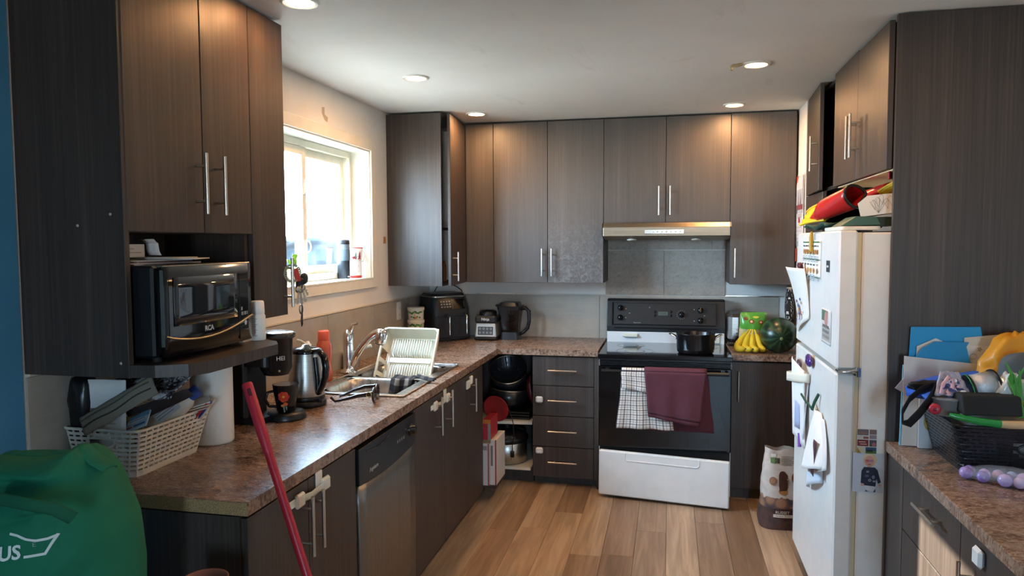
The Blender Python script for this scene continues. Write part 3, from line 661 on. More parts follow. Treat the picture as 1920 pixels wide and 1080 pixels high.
part(t, 'door_glass', MB().box(SXa+.002, 4.262, .295, SXb-.002, 4.296, .786, .004), M('#0c0c0e', .16, coat=.4), label='black glass oven door')
hb = MB().cyl((SXa+.02, 4.215, .762), (SXb-.02, 4.215, .762), .011, n=12)
for x in (SXa+.05, SXb-.05): hb.box(x-.012, 4.215, .752, x+.012, 4.264, .772, .002)
part(t, 'handle', hb, BLACK)
part(t, 'drawer_cavity', MB().box(SXa+.005, 4.285, .02, SXb-.005, 4.295, .292), DARK)
# drawer front hanging skewed: hinged out on the far end
a0 = math.atan2(-.085, .74)
Fd = Matrix.Translation((SXa+.004, 4.215, .02)) @ Matrix.Rotation(a0, 4, 'Z') @ Matrix.Rotation(math.radians(.6), 4, 'Y')
dw = part(t, 'drawer', MB().box(0, 0, 0, .745, .03, .268, .006).xf(Fd), M('#e9e8e5', .35, coat=.2))
rim = MB(); pr = [(.155, .262), (.155, .225), (.165, .218), (.565, .218), (.578, .228), (.578, .262)]
rim.tube([(x, -.0005, z) for x, z in pr], .003, 6).xf(Fd); part(dw, 'grip_rim', rim, WHITEM)
part(dw, 'drawer_box', MB().box(.02, .03, .02, .725, .12, .2).xf(Fd), DARK)

# ------------------------------------------------------------------ range hood
t = thing('range_hood', 'slim stainless range hood under the short cabinet', 'range hood', (-.025, 4.7, 1.53))
prof = [(4.45, 1.553), (4.45, 1.607), (4.475, 1.634), (4.93, 1.634), (4.93, 1.55), (4.60, 1.530)]
part(t, 'body', MB().prism(prof, -.399, .352, 'x'), steel_mat('hood_steel', False, '#857866', .42, 250, '#b5a793'), bevel=.002)  # brown base colour stands in for the reflected warm cabinets
part(t, 'end_cap', MB().prism([(a, b) for a, b in prof], -.405, -.3992, 'x'), BLACK); part(t, 'end_cap', MB().prism(prof, .3522, .358, 'x'), BLACK)
part(t, 'filter', MB().box(-.37, 4.62, 1.524, .33, 4.9, 1.5295), M('#4b4744', .4, 1.))
cp = part(t, 'control_plate', MB().box(-.147, 4.4465, 1.566, .085, 4.4499, 1.592, .003), NICKEL)
bt = MB()
for k in range(7): bt.lathe([(.006, 0), (.006, .002), (0, .0025)], (-.10+k*.027, 4.4464, 1.579), 10, (0, -1, 0))
part(cp, 'buttons', bt, M('#d8d2c8', .3))
for x in (-.23, .16): part(t, 'hood_lamp', MB().lathe([(.03, 0), (.03, .004), (0, .005)], (x, 4.56, 1.532), 16, (0, -.2, -1)), M('#d8d4c8', .3))

# ------------------------------------------------------------------ fridge
t = thing('fridge', 'white top-freezer fridge covered with notes and magnets', 'fridge', (.98, 3.23, 0))
FRW = M('#ece9e3', .32, bump=.08, bs=900, coat=.15); FZ = 1.553
part(t, 'body', MB().box(.680, 2.802, .03, 1.36, 3.655, 1.545, .006), FRW)
for x in (.72, 1.3):
    part(t, 'foot', MB().cyl((x, 2.86, 0), (x, 2.86, .03), .02).cyl((x, 3.6, 0), (x, 3.6, .03), .02), BLACK)
for a, b in ((.06, 1.030), (1.046, FZ)):
    d = part(t, 'door', MB().box(.600, 2.803, a, .664, 3.655, b, .007), FRW, label='white fridge door' if a < 1 else 'white freezer door')
    part(d, 'gasket', MB().box(.664, 2.812, a+.008, .679, 3.645, b-.008), M('#cdbb98', .7))
part(t, 'hinge', MB().box(.604, 2.790, 1.0345, .672, 2.84, 1.0425, .003).cyl((.675, 2.796, 1.022), (.675, 2.796, 1.055), .009, n=10).tube([(.61, 2.795, 1.038), (.64, 2.79, 1.04), (.672, 2.794, 1.046)], .006, 8), CHROME)
part(t, 'top_hinge_cover', MB().box(.676, 2.83, 1.545, .72, 2.93, 1.552, .004), M('#4c4a48', .5))
bd = part(t, 'badge', MB().box(.5975, 2.945, 1.395, .6, 3.0, 1.44, .001), M('#4a4d50', .3, .6)); 
part(bpy.data.objects['pantry_cabinet'], 'edge_strip', MB().box(.728, 4.340, .8615, .738, 4.3455, .945, .001), M('#b99868', .6), label='tan raw wood edge strip')
marks(bd, 'badge_print', frame((.5973, 2.972, 1.417), (0, -1, 0), (0, 0, 1)), [('#d9d9d9', 'r', (-.017, -.004, .017, .004)), ('#d2d2d2', 'r', (-.027, -.022, -.022, .022))], .3)

# ------------------------------------------------------------------ microwave
t = thing('microwave', 'black countertop microwave oven on the cabinet shelf', 'microwave', (-1.47, 1.82, 1.2))
mx, my0, my1, mz0, mz1 = -1.283, 1.625, 2.02, 1.214, 1.456
part(t, 'body', MB().box(-1.66, my0, mz0, mx-.03, my1, mz1, .006), M('#15171b', .4))
for y in (my0+.03, my1-.03):
    for x in (-1.63, -1.33): part(t, 'foot', MB().cyl((x, y, 1.2006), (x, y, mz0), .012, n=10), RUBBER)
def mfront(u): return mx-.006+.012*math.sin(math.pi*u)
part(t, 'door', MB().grid(lambda u, v: (mfront(u), lerp(my0, my1, u), lerp(mz0+.003+.024*math.sin(math.pi*min(1, u*1.0))*0, mz1-.002, v)), 20, 4), BLACKG, solid=.02)
part(t, 'window', MB().grid(lambda u, v: (mfront(.08+.70*u)+.0115, lerp(my0, my1, .08+.70*u), lerp(1.295, 1.425, v)), 14, 4), M('#1c2126', .05, coat=.6), solid=.001)
tm = [(mfront(k/16)+.0125, lerp(my0, my1, k/16), 1.272-.022*math.sin(math.pi*(k/16)**.8)+.02*(k/16)**2) for k in range(17)]
part(t, 'trim_strip', MB().tube(tm, .0032, 8), M('#b59d78', .25, 1.))
part(t, 'edge_trim', MB().box(mx-.008, my0-.001, mz0+.03, mx+.004, my0+.003, mz1-.01, .001).box(mx-.02, my0, mz1-.004, mx+.002, my1, mz1+.001, .001), M('#8d8578', .3, .8))
kp = []
for r in range(8):
    for c in range(3):
        if r == 3: continue
        kp.append(('#8f9296', 'r', (c*.0175, -r*.0148, c*.0175+.014, -r*.0148+.0105)))
kp.append(('#b9bcc0', 'e', (.026, -.128, .007, .008)))
marks(t, 'keypad', frame((mx+.006, 1.957, 1.400), (-.11, 1, 0), (0, 0, 1)), kp, .4, lift=.0022)
part(t, 'panel_seam', MB().box(mx+.004, 1.948, mz0+.01, mx+.0115, 1.9495, mz1-.03), BLACK)
text(t, 'lettering', 'RCA', frame((mfront(.5)+.0105, 1.79, 1.277), (0, 1, 0), (0, 0, 1)), .020, M('#d4d6d8', .3, .5), bold=.0006)

# ------------------------------------------------------------------ sink and tap
t = thing('sink', 'double-bowl stainless steel kitchen sink set in the counter', 'sink', (-1.36, 3.25, .69))
def bowl(y0, y1, x0=-1.505, x1=-1.15, zt=.8625, zb=.70):
    def rr(u, ins, r):   # rounded rectangle
        hx, hy = (x1-x0)/2-ins, (y1-y0)/2-ins; a = 2*math.pi*u; n = 5.
        c, s_ = math.cos(a), math.sin(a); k = (abs(c)**n+abs(s_)**n)**(-1/n)
        return ((x0+x1)/2+hx*c*k, (y0+y1)/2+hy*s_*k)
    prof = [(0, zt), (.006, zt-.006), (.012, zt-.05), (.016, zb+.03), (.03, zb+.008), (.06, zb), (.13, zb-.003)]
    mb = MB()
    def fn(u, v):
        i = min(int(v*(len(prof)-1)), len(prof)-2); f = v*(len(prof)-1)-i
        p = mix3(prof[i], prof[i+1], f); x, y = rr(u, p[0], 0); return (x, y, p[1])
    mb.grid(fn, 48, 6, wu=True); n = 48
    c = len(mb.v); cx, cy = (x0+x1)/2, (y0+y1)/2; mb.v.append((cx, cy, zb-.004)); mb.v = mb.v
    for i in range(n): mb.f.append([6*n+i, 6*n+(i+1) % n, c]); mb.sm.append(True); mb.mi.append(0)
    o = part(t, 'bowl', mb, SINKSTEEL); part(o, 'drain', MB().lathe([(.04, 0), (.038, .003), (.02, .001), (0, .001)], (cx, cy, zb-.003), 20), CHROME)
    return rr
r1 = bowl(2.90, 3.225); r2 = bowl(3.265, 3.62)
def rimfn():
    mb = MB(); ox0, ox1, oy0, oy1 = -1.552, -1.10, 2.848, 3.668; z = .8605; n = 48
    vs = []; 
    mb.box(ox0, oy0, z, ox1, 2.90, z+.003, .001).box(ox0, 3.225, z, ox1, 3.265, z+.003, .001).box(ox0, 3.62, z, ox1, oy1, z+.003, .001)
    mb.box(ox0, 2.90, z, -1.505, 3.62, z+.003, .001).box(-1.15, 2.90, z, ox1, 3.62, z+.003, .001)
    mb.tube([(ox0, oy0, z+.0045), (ox1, oy0, z+.0045), (ox1, oy1, z+.0045), (ox0, oy1, z+.0045)], .004, 8, closed=True)
    return mb
part(t, 'rim', rimfn(), SINKSTEEL)
def rims(y0, y1, x0=-1.545, x1=-1.15):
    pass
t = thing('tap', 'chrome single-lever kitchen tap with an angled pull-out spout', 'tap', (-1.585, 3.36, .864))
tx, ty = -1.585, 3.36
part(t, 'base_plate', MB().lathe([(.042, 0), (.04, .008), (.03, .014), (.027, .02)], (tx, ty, .8635), 28), CHROME)
part(t, 'body', MB().lathe([(.027, .015), (.027, .13), (.025, .145), (.0265, .150), (.0265, .19), (.016, .215), (0, .22)], (tx, ty, .8635), 28), CHROME)
part(t, 'lever', MB().tube([(tx, ty, 1.055), (tx+.015, ty, 1.085), (tx+.03, ty-.004, 1.107), (tx+.055, ty-.008, 1.113)], [.018, .014, .008, .006], 12), CHROME)
sp = [(tx+.015, ty, .90), (tx+.045, ty-.005, .95), (tx+.085, ty-.012, 1.005), (tx+.125, ty-.02, 1.045), (tx+.158, ty-.026, 1.068), (tx+.185, ty-.03, 1.075)]
part(t, 'spout', MB().tube(sp, [.017, .019, .019, .018, .018, .02], 16), CHROME)
hd_ = part(t, 'spray_head', MB().lathe([(.004, .036), (.024, .03), (.030, .012), (.031, -.012), (.029, -.036), (.024, -.04), (0, -.04)], (tx+.192, ty-.031, 1.058), 24, (.25, 0, 1)), CHROME)
part(hd_, 'nozzle', MB().lathe([(.024, -.0405), (.022, -.044), (0, -.044)], (tx+.192, ty-.031, 1.058), 20, (.25, 0, 1)), BLACK)
# wall socket
t = thing('wall_socket', 'white wall socket plate on the tiles beside the stacked tubs', 'socket', (XL+.007, 4.305, 1.03))
part(t, 'plate', MB().box(XL+.0075, 4.27, 1.03, XL+.013, 4.34, 1.144, .002), M('#e9e2d6', .4))
sk = part(t, 'insert', MB().box(XL+.013, 4.288, 1.045, XL+.0145, 4.322, 1.13, .0007), M('#f1ece2', .4))
marks(sk, 'slots', frame((XL+.0146, 4.305, 1.087), (0, 1, 0), (0, 0, 1)), [('#5b5650', 'r', (-.008, y, -.005, y+.01)) for y in (.012, -.03)]+[('#5b5650', 'r', (.004, y, .007, y+.01)) for y in (.012, -.03)])

# ================================================================== loose things
V3 = Vector
def nz(x, y, z, s=1.): return noise.noise(V3((x*s, y*s, z*s)))
def rrpath(x0, y0, x1, y1, r, n=5):
    pts = []
    for cx, cy, a in ((x1-r, y0+r, -90), (x1-r, y1-r, 0), (x0+r, y1-r, 90), (x0+r, y0+r, 180)):
        for k in range(n+1): q = math.radians(a+90*k/n); pts.append((cx+r*math.cos(q), cy+r*math.sin(q)))
    return pts[-1:]+pts[:-1] if False else pts
def resample(p, u):
    L = [0.]; n = len(p)
    for i in range(n): L.append(L[-1]+math.dist(p[i], p[(i+1) % n]))
    d = (u % 1.)*L[-1]
    for i in range(n):
        if d <= L[i+1]+1e-9:
            f = (d-L[i])/max(L[i+1]-L[i], 1e-9); a, b = p[i], p[(i+1) % n]; return (lerp(a[0], b[0], f), lerp(a[1], b[1], f))
    return p[0]
def basket(t, b0, b1, z0, z1, N, R, hole, mat, stagger=0., su=.66, sv=.42, dark=None):
    P0, P1 = rrpath(*b0, .022), rrpath(*b1, .026)
    C0 = [resample(P0, k/(N*8)) for k in range(N*8)]; C1 = [resample(P1, k/(N*8)) for k in range(N*8)]
    def S(u, v):
        k = int(round(u*N*8)) % (N*8); a, b = C0[k], C1[k]; return (lerp(a[0], b[0], v), lerp(a[1], b[1], v), lerp(z0, z1, v))
    mb = MB()
    for r in range(R):
        for c in range(N):
            off = stagger*(r % 2); uc = (c+.5+off)/N; va, vb = r/R, (r+1)/R; vc = (va+vb)/2
            if any(abs(S(uc, vc)[0]-h[0]) < h[2] and abs(S(uc, vc)[1]-h[1]) < h[3] and h[4] < vc < h[5] for h in hole): continue
            ua, ub = (c+off)/N, (c+1+off)/N; hu = su/N/2; hv = sv/R/2
            o = [S(ua, va), S(ub, va), S(ub, vb), S(ua, vb)]; i = [S(uc-hu, vc-hv), S(uc+hu, vc-hv), S(uc+hu, vc+hv), S(uc-hu, vc+hv)]
            if r in (0, R-1) and r == 0: mb.add(o, [(0, 1, 2, 3)]); continue
            mb.add(o+i, [(0, 1, 5, 4), (1, 2, 6, 5), (2, 3, 7, 6), (3, 0, 4, 7)])
    part(t, 'woven_wall', mb, mat, solid=.003)
    part(t, 'rim', MB().tube([(p[0], p[1], z1) for p in C1[::4]], .0045, 6, closed=True), mat)
    part(t, 'bottom', MB().prism([(p[0], p[1]) for p in C0[::8]], z0, z0+.003), mat)
    return S
# ---- white laundry-style basket on the counter
t = thing('plastic_basket', 'white plastic basket with slotted sides crammed with mail below the microwave shelf', 'basket', (-1.555, 1.845, .86))
basket(t, (-1.655, 1.705, -1.452, 1.985), (-1.679, 1.69, -1.425, 2.02), .8605, .995, 48, 10, [(-1.555, 1.70, .045, .03, .60, .84)], M('#e8e3d8', .4))
ov = [(-1.555+.046*math.cos(2*math.pi*k/24)*(abs(math.cos(2*math.pi*k/24))**-.5 if False else 1), 1.6965, .958+.017*math.sin(2*math.pi*k/24)) for k in range(24)]
part(t, 'grip_rim', MB().tube(ov, .0035, 6, closed=True), M('#e8e3d8', .4))
def slabT(w, d, h, Mx, b=.002): return MB().box(-w/2, -d/2, 0, w/2, d/2, h, b).xf(Mx)
def place(x, y, z, rx=0, ry=0, rz=0): return Matrix.Translation((x, y, z)) @ Matrix.Rotation(math.radians(rz), 4, 'Z') @ Matrix.Rotation(math.radians(ry), 4, 'Y') @ Matrix.Rotation(math.radians(rx), 4, 'X')
random.seed(5)
def crumple(c, r, amp, s, seed, nu=28, nv=18, flat=2.6):
    def fn(u, v):
        a = 2*math.pi*u; b = math.pi*(v-.5)
        def sg(x): return math.copysign(abs(x)**(2/flat), x)
        d = V3((sg(math.cos(b))*sg(math.cos(a)), sg(math.cos(b))*sg(math.sin(a)), sg(math.sin(b))))
        k = 1+amp*noise.noise(d*s+V3((seed, seed*.7, 1)))+amp*.5*noise.noise(d*s*2.3+V3((seed, 2, 1)))
        return (c[0]+d.x*r[0]*k, c[1]+d.y*r[1]*k, c[2]+d.z*r[2]*k)
    return MB().grid(fn, nu, nv, wu=True)
solo('carry_bag', 'black glossy bag standing behind the mail in the white basket', 'bag', crumple((-1.640, 1.735, 1.035), (.036, .036, .115), .12, 2.2, 3), M('#141316', .28, bump=.3, bs=60))
Fm = place(-1.562, 1.715, .885, -3, 0, 6)
mb = MB().grid(lambda u, v: ((u-.5)*.13, .006*math.sin(3*u), v*.245), 6, 8).xf(Fm)
lt_ = solo('letter', 'white window envelope standing upright in the white basket', 'letter', mb, PAPER, solid=.0015)
marks(lt_, 'window', Fm @ frame((-.012, -.0025, .09), (1, 0, 0), (0, 0, 1)), [('#6d6c70', 'r', (-.028, -.05, .0, .075)), ('#b6b4b0', 'r', (.012, .01, .05, .014)), ('#b6b4b0', 'r', (.012, .03, .05, .034)), ('#b6b4b0', 'r', (.012, .05, .05, .054))], .5, lift=.003)
a, b = V3((-1.60, 1.69, 1.004)), V3((-1.41, 1.735, 1.118)); d = b-a
Fm = frame(tuple((a+b)/2), d, (-.25, .35, 1))
po = thing('zip_pouch', 'grey-brown zipped fabric pouch lying slanted across the white basket', 'pouch', tuple((a+b)/2))
part(po, 'body', MB().grid(lambda u, v: ((u-.5)*.235, (.5-v)*.056, .008*math.sin(math.pi*u)**.4*math.sin(math.pi*v)**.5+.004*nz(u*5, v*3, 1)), 24, 10).xf(Fm), M('#8f8474', .85, bump=.4, bs=400), solid=.008)
part(po, 'zip', MB().tube([((k/10-.5)*.22, -.008+.003*math.sin(k), .0125) for k in range(11)], .0022, 6).xf(Fm), M('#453d36', .6))
part(po, 'zip', MB().tube([((k/10-.5)*.22, .012+.002*math.sin(k), .0125) for k in range(11)], .0018, 6).xf(Fm), M('#5a5148', .6))
# open magazine/bubble bag bridging the basket
_m = NT('magazine_cover'); _n = _m.noise(_m.coords((1, 1, 1)), 55, 5, .6, 1.2); _m.l(_m.ramp(_n, [(.42, '#141216'), (.5, '#6d666b'), (.58, '#e2dddd')]), _m.p.inputs['Base Color']); _m.p.inputs['Roughness'].default_value = .3; MAGM = _m.m
mb = MB().grid(lambda u, v: (lerp(-1.63, -1.375, u), lerp(1.76, 1.93, v), 1.062+.012*u+.012*nz(u*6, v*4, 2)+.075*v**.7), 22, 10)
mg = solo('magazine', 'crumpled magazine with a black and white cover lying on top of the basket load', 'magazine', mb, MAGM, solid=.003)
mb = MB().grid(lambda u, v: (lerp(-1.535, -1.345, u), 1.80-.03*v+.02*u, lerp(.985, 1.03, v)+.09*u-.02*v*u), 10, 6)
solo('envelope', 'dark-lined torn white envelope tucked beside the pouch in the basket', 'envelope', mb, M('#3a3437', .6), solid=.002)
a, b = V3((-1.50, 1.86, .985)), V3((-1.40, 1.895, 1.065)); ax = (b-a).normalized()
bo = thing('lotion_bottle', 'white bottle with a blue cap lying tilted in the white basket', 'bottle', tuple(a))
part(bo, 'body', MB().lathe([(0, -.02), (.03, -.018), (.034, 0), (.035, .08), (.03, .105), (.017, .122)], a, 20, ax), M('#e2dccf', .4))
part(bo, 'cap', MB().lathe([(.019, .118), (.0195, .145), (.015, .15), (0, .15)], a, 16, ax), M('#2d4f9d', .35))
marks(bo, 'label', frame(tuple(a+ax*.05+V3((.01, -.0335, .006))), ax, (-.3, -.15, 1)), [('#c9ccd0', 'r', (-.04, -.018, .04, .018)), ('#8a8f98', 'r', (-.035, -.002, .03, .001)), ('#8a8f98', 'r', (-.035, .006, .03, .009)), ('#8a8f98', 'r', (-.035, -.01, .02, -.007))], .4, lift=.004)
Fm = place(-1.485, 1.735, .985, -58, -22, 12)
pk = solo('card_pack', 'blue and yellow hang-hole card pack lying on the basket edge', 'card pack', MB().box(-.045, -.003, 0, .045, .003, .075, .001).xf(Fm), M('#bcd9e8', .4))
marks(pk, 'pack_print', Fm @ frame((0, -.0031, .0375), (1, 0, 0), (0, 0, 1)), [('#7fb6dc', 'r', (-.045, -.01, .045, .0375)), ('#e9d46a', 'r', (-.045, .01, -.02, .0375)), ('#6f9a3f', 'r', (-.045, -.0375, -.025, -.012)), ('#f0f4f6', 'r', (-.02, -.01, .045, .004)), ('#c03c3c', 'r', (-.038, -.03, .0, -.024)), ('#3b6fb3', 'r', (.005, -.03, .04, -.022)), ('#7d5b4a', 'e', (.0, .026, .02, .006)), ('#4a678a', 'r', (-.015, -.004, .035, -.001))], .4, lift=.0004)
for k, (cx, c) in enumerate((('#c7333a', 0), ('#2c3f8f', 1), ('#d8cfc0', 2))):
    mb = MB().cyl((-1.47+.006*c, 1.93+.012*c, .93), (-1.395+.004*c, 1.95+.015*c, 1.02+.004*c), .004, n=8)
    solo('pen', ['red pen sticking out of the basket corner', 'dark blue pen sticking out of the basket corner', 'cream pen sticking out of the basket corner'][k], 'pen', mb, M(cx, .4), group='pens in the white basket')
for k in range(3):
    mb = MB().box(-.05, -.035, 0, .05, .035, .003).xf(place(-1.44-.004*k, 1.955, 1.0+.007*k, 6, -14, 20+8*k))
    solo('note_card', ['pinkish note card under two others at the basket corner', 'cream note card between two others at the basket corner', 'white note card topmost at the basket corner'][k], 'card', mb, M(['#d9b9a8', '#d8cdb8', '#eae6de'][k], .7), group='note cards in the white basket')
# ---- paper towel, box behind it
mb = MB(); n_ = 40
mb.lathe([(.02, .002), (.064, 0), (.066, .006), (.066, .272), (.064, .278), (.02, .276)], (-1.474, 2.087, .8605), 40, caps=False); mb.lathe([(.02, .276), (.02, .002)], (-1.474, 2.087, .8605), 20, caps=False)
solo('paper_towel_roll', 'white embossed paper towel roll standing on the counter under the shelf', 'paper towel', mb, M('#e8e2d9', .9, bump=.9, bs=95))
mb = MB().box(-1.58, 2.205, .861, -1.50, 2.225, 1.085, .003); cb = solo('picture_frame', 'small cream upright frame standing between towel roll and coffee machine', 'frame', mb, M('#ded3bb', .5))
part(cb, 'dark_inset', MB().box(-1.575, 2.2035, .868, -1.513, 2.2052, 1.078), M('#8d8a80', .6))
# ---- shelf things
t = thing('spray_bottle', 'white capped aerosol bottle standing at the end of the microwave shelf', 'bottle', (-1.31, 2.105, 1.2))
part(t, 'body', MB().lathe([(.023, 0), (.0245, .004), (.0245, .078), (.021, .086)], (-1.31, 2.105, 1.2005), 24), WHITEP)
part(t, 'cap', MB().lathe([(.0215, .084), (.0225, .09), (.021, .124), (.018, .128), (0, .128)], (-1.31, 2.105, 1.2005), 24), M('#f2f0ec', .35))
marks(t, 'label', frame((-1.31, 2.0803, 1.24), (1, 0, 0), (0, 0, 1)), [('#8d93a3', 'r', (-.012, .03-.006*k, .012-.004*(k % 3), .032-.006*k)) for k in range(10)], .5, bend=lambda p: (p[0], p[1], p[2]-.0244+math.sqrt(max(0, .0246**2-p[0]**2))))
mb = MB().box(-1.365, 2.035, 1.2005, -1.32, 2.085, 1.2045).box(-1.3235, 2.035, 1.2045, -1.3195, 2.085, 1.258)
solo('phone_stand', 'small cream acrylic stand beside the microwave', 'stand', mb, M('#d9ceb6', .25))
zz = 1.4565
for k in range(6):
    w = (.30, .26, .22, .20, .14, .12)[k]; x = (-1.49, -1.47, -1.50, -1.46, -1.42, -1.44)[k]; y = (1.79, 1.77, 1.752, 1.752, 1.82, 1.79)[k]
    mb = MB().box(-.1, -w/2, 0, .1, w/2, .0032).xf(place(x, y, zz, 0, 0, (3, -6, 10, -12, 20, 5)[k]))
    solo('paper_sheet', ['lowest loose leaflet on top of the microwave', 'second leaflet from the bottom on the microwave', 'pink-edged leaflet in the pile on the microwave', 'grey leaflet in the pile on the microwave', 'narrow leaflet near the top of the microwave pile', 'topmost narrow leaflet on the microwave'][k], 'leaflet', mb, M(('#c9c2ba', '#bfa79c', '#c98f8c', '#a9a5a0', '#d7cfc2', '#b9b0a5')[k], .6), group='leaflets on the microwave'); zz += .0034
Fm = place(-1.485, 1.685, zz+.0005, 0, 0, 4)
nb = solo('note_box', 'white cardboard note box on top of the microwave', 'box', MB().box(-.07, -.05, 0, .06, .055, .036, .001).xf(Fm), M('#dcd8d2', .6))
marks(nb, 'box_print', Fm @ frame((.0601, 0, .018), (0, 1, 0), (0, 0, 1)), [('#8f8c88', 'r', (-.04, -.006, .04, -.004)), ('#a5a29d', 'r', (-.04, .004, .01, .007))])
mb = MB().grid(lambda u, v: (-1.415+.004*math.sin(9*u), 1.735+.03*math.sin(math.pi*u*1.35)+.0, zz+.050*math.cos(math.pi*(u-.3)*.9)-.006), 16, 2)
mb = MB().grid(lambda u, v: (lerp(-1.44, -1.40, v), 1.735+.045*u+.006*math.sin(5*u), zz+.002+.046*(1-u**2.2)+.003*math.sin(14*u)), 18, 3)
rc = solo('receipt', 'long curled till receipt arching over the note box', 'receipt', mb, M('#d5d2d0', .7), solid=.001)
# ---- coffee machine with mug
t = thing('coffee_machine', 'black single-serve coffee machine next to the kettle', 'coffee machine', (-1.50, 2.40, .86))
part(t, 'base', MB().prism(rrpath(-1.63, 2.30, -1.43, 2.46, .02), .8605, .882).lathe([(.072, .0), (.074, .008), (.070, .014), (.070, .02), (.066, .026), (0, .026)], (-1.40, 2.425, .8605), 32), BLACK)
part(t, 'column', MB().prism(rrpath(-1.63, 2.305, -1.49, 2.455, .02), .882, 1.17), M('#161618', .3))
part(t, 'brew_head', MB().prism(rrpath(-1.63, 2.31, -1.40, 2.45, .03), 1.07, 1.165).lathe([(.045, 1.035), (.058, 1.06), (.06, 1.165), (.066, 1.17)], (-1.41, 2.38, 0), 28), M('#131316', .25))
part(t, 'lid', MB().lathe([(.062, 1.168), (.075, 1.172), (.076, 1.186), (.06, 1.192), (0, 1.192)], (-1.415, 2.38, 0), 32), M('#22252b', .2, coat=.4))
part(t, 'button', MB().lathe([(.004, 0), (.004, .003), (0, .004)], (-1.372, 2.335, 1.055), 10, (.5, -.8, 0)), NICKEL)
text(t, 'lettering', 'HEI', frame((-1.367, 2.3375, 1.10), (.72, .69, 0), (0, 0, 1)), .022, M('#d0d0d0', .4), align='CENTER')
t = thing('mug', 'black mug with a red inside and a red flower print on the coffee machine', 'mug', (-1.40, 2.425, .887))
mc = (-1.40, 2.425, .8875)
part(t, 'cup', MB().lathe([(.030, 0), (.034, .004), (.037, .03), (.045, .075), (.048, .103)], mc, 32), M('#121013', .15, coat=.4))
part(t, 'lining', MB().lathe([(.048, .103), (.0455, .103), (.041, .06), (.034, .012), (0, .01)], mc, 32, caps=False), M('#9e2a2b', .25))
part(t, 'handle', MB().tube([(mc[0]-.030, mc[1]-.022, mc[2]+.08), (mc[0]-.05, mc[1]-.042, mc[2]+.076), (mc[0]-.056, mc[1]-.048, mc[2]+.05), (mc[0]-.046, mc[1]-.04, mc[2]+.025), (mc[0]-.026, mc[1]-.022, mc[2]+.02)], .0055, 8), M('#121013', .15, coat=.4))
def cupbend(p): return p
fl_ = []
for k in range(7):
    a = k*2*math.pi/7; fl_.append((('#c8322c', '#d8512f')[k % 2], 'e', (.012*math.cos(a), .05+.012*math.sin(a)+.012, .009, .009)))
fl_ += [('#e9b13c', 'e', (0, .062, .005, .005)), ('#d8632f', 'e', (.006, .034, .008, .007)), ('#e08a4a', 'e', (-.004, .028, .007, .005)), ('#7a7f6c', 'p', [(-.004, .026), (.002, .026), (.004, .004), (0, .002)]), ('#8a927c', 'p', [(.006, .026), (.011, .024), (.010, .008)])]
marks(t, 'flower_print', frame((mc[0], mc[1], mc[2]), (.95, .32, 0), (0, 0, 1)), fl_, .3, bend=lambda p: (p[0], p[1], p[2]+math.sqrt(max(0, (.0365+.012*min(1, max(0, (p[1]-.02)/.08)))**2-p[0]**2))+.0012))
# ---- kettle
t = thing('kettle', 'stainless electric kettle with a black handle', 'kettle', (-1.435, 2.645, .86)); kc = (-1.435, 2.645, .8605)
part(t, 'power_base', MB().lathe([(.078, 0), (.08, .006), (.08, .02), (.07, .026), (0, .026)], kc, 32), BLACK)
part(t, 'body', MB().lathe([(.070, .028), (.073, .034), (.070, .10), (.062, .18), (.056, .215)], kc, 36, caps=False), STEELH)
part(t, 'collar', MB().lathe([(.0725, .026), (.0745, .03), (.0745, .042), (.072, .044)], kc, 36), BLACK)
part(t, 'lid', MB().lathe([(.057, .213), (.058, .224), (.05, .234), (.02, .238), (.014, .246), (0, .248)], kc, 32), M('#17171a', .15, coat=.4))
hdl = [(.048, .222), (.085, .226), (.112, .205), (.122, .165), (.116, .125), (.098, .09), (.078, .06), (.068, .056)]
dx, dy = .92, -.39
part(t, 'handle', MB().tube([(kc[0]+dx*r, kc[1]+dy*r, kc[2]+z) for r, z in hdl], [.012, .014, .0145, .0145, .014, .013, .012, .010], 12), M('#101013', .18, coat=.4))
part(t, 'handle_bracket', MB().tube([(kc[0]+dx*.058, kc[1]+dy*.058, kc[2]+.20), (kc[0]+dx*.069, kc[1]+dy*.069, kc[2]+.12), (kc[0]+dx*.073, kc[1]+dy*.073, kc[2]+.055)], .011, 10), M('#101013', .2))
part(t, 'switch', MB().tube([(kc[0]+dx*.075, kc[1]+dy*.075, kc[2]+.03), (kc[0]+dx*.098, kc[1]+dy*.098, kc[2]+.024)], .007, 8, flat=.5), M('#3b3d42', .2))
# ---- bottles by the sink
t = thing('drink_bottle', 'orange plastic drink bottle beside the tap', 'bottle', (-1.59, 3.02, .86)); oc = (-1.597, 3.12, .8605)
OR = glass_mat('orange_plastic', '#ff7a52', .12, 1.2)
part(t, 'body', MB().lathe([(.028, 0), (.037, .006), (.038, .05), (.033, .075), (.033, .10), (.038, .125), (.038, .16), (.030, .19), (.023, .2)], oc, 28), M('#f0714e', .18, trans=.35, coat=.3))
part(t, 'cap', MB().lathe([(.0265, .198), (.0275, .202), (.0265, .238), (.023, .244), (0, .244)], oc, 24), M('#f0664a', .4))
t = thing('soap_bottle', 'clear dish soap bottle of blue liquid with an open white flip cap behind the kettle', 'bottle', (-1.605, 2.9, .86)); sc_ = (-1.60, 2.97, .8605)
part(t, 'body', MB().lathe([(.026, 0), (.03, .004), (.031, .13), (.024, .165), (.013, .18)], sc_, 24), CLEAR)
part(t, 'liquid', MB().lathe([(.024, .003), (.0285, .006), (.0285, .11), (0, .11)], sc_, 24), M('#2f62b4', .15))
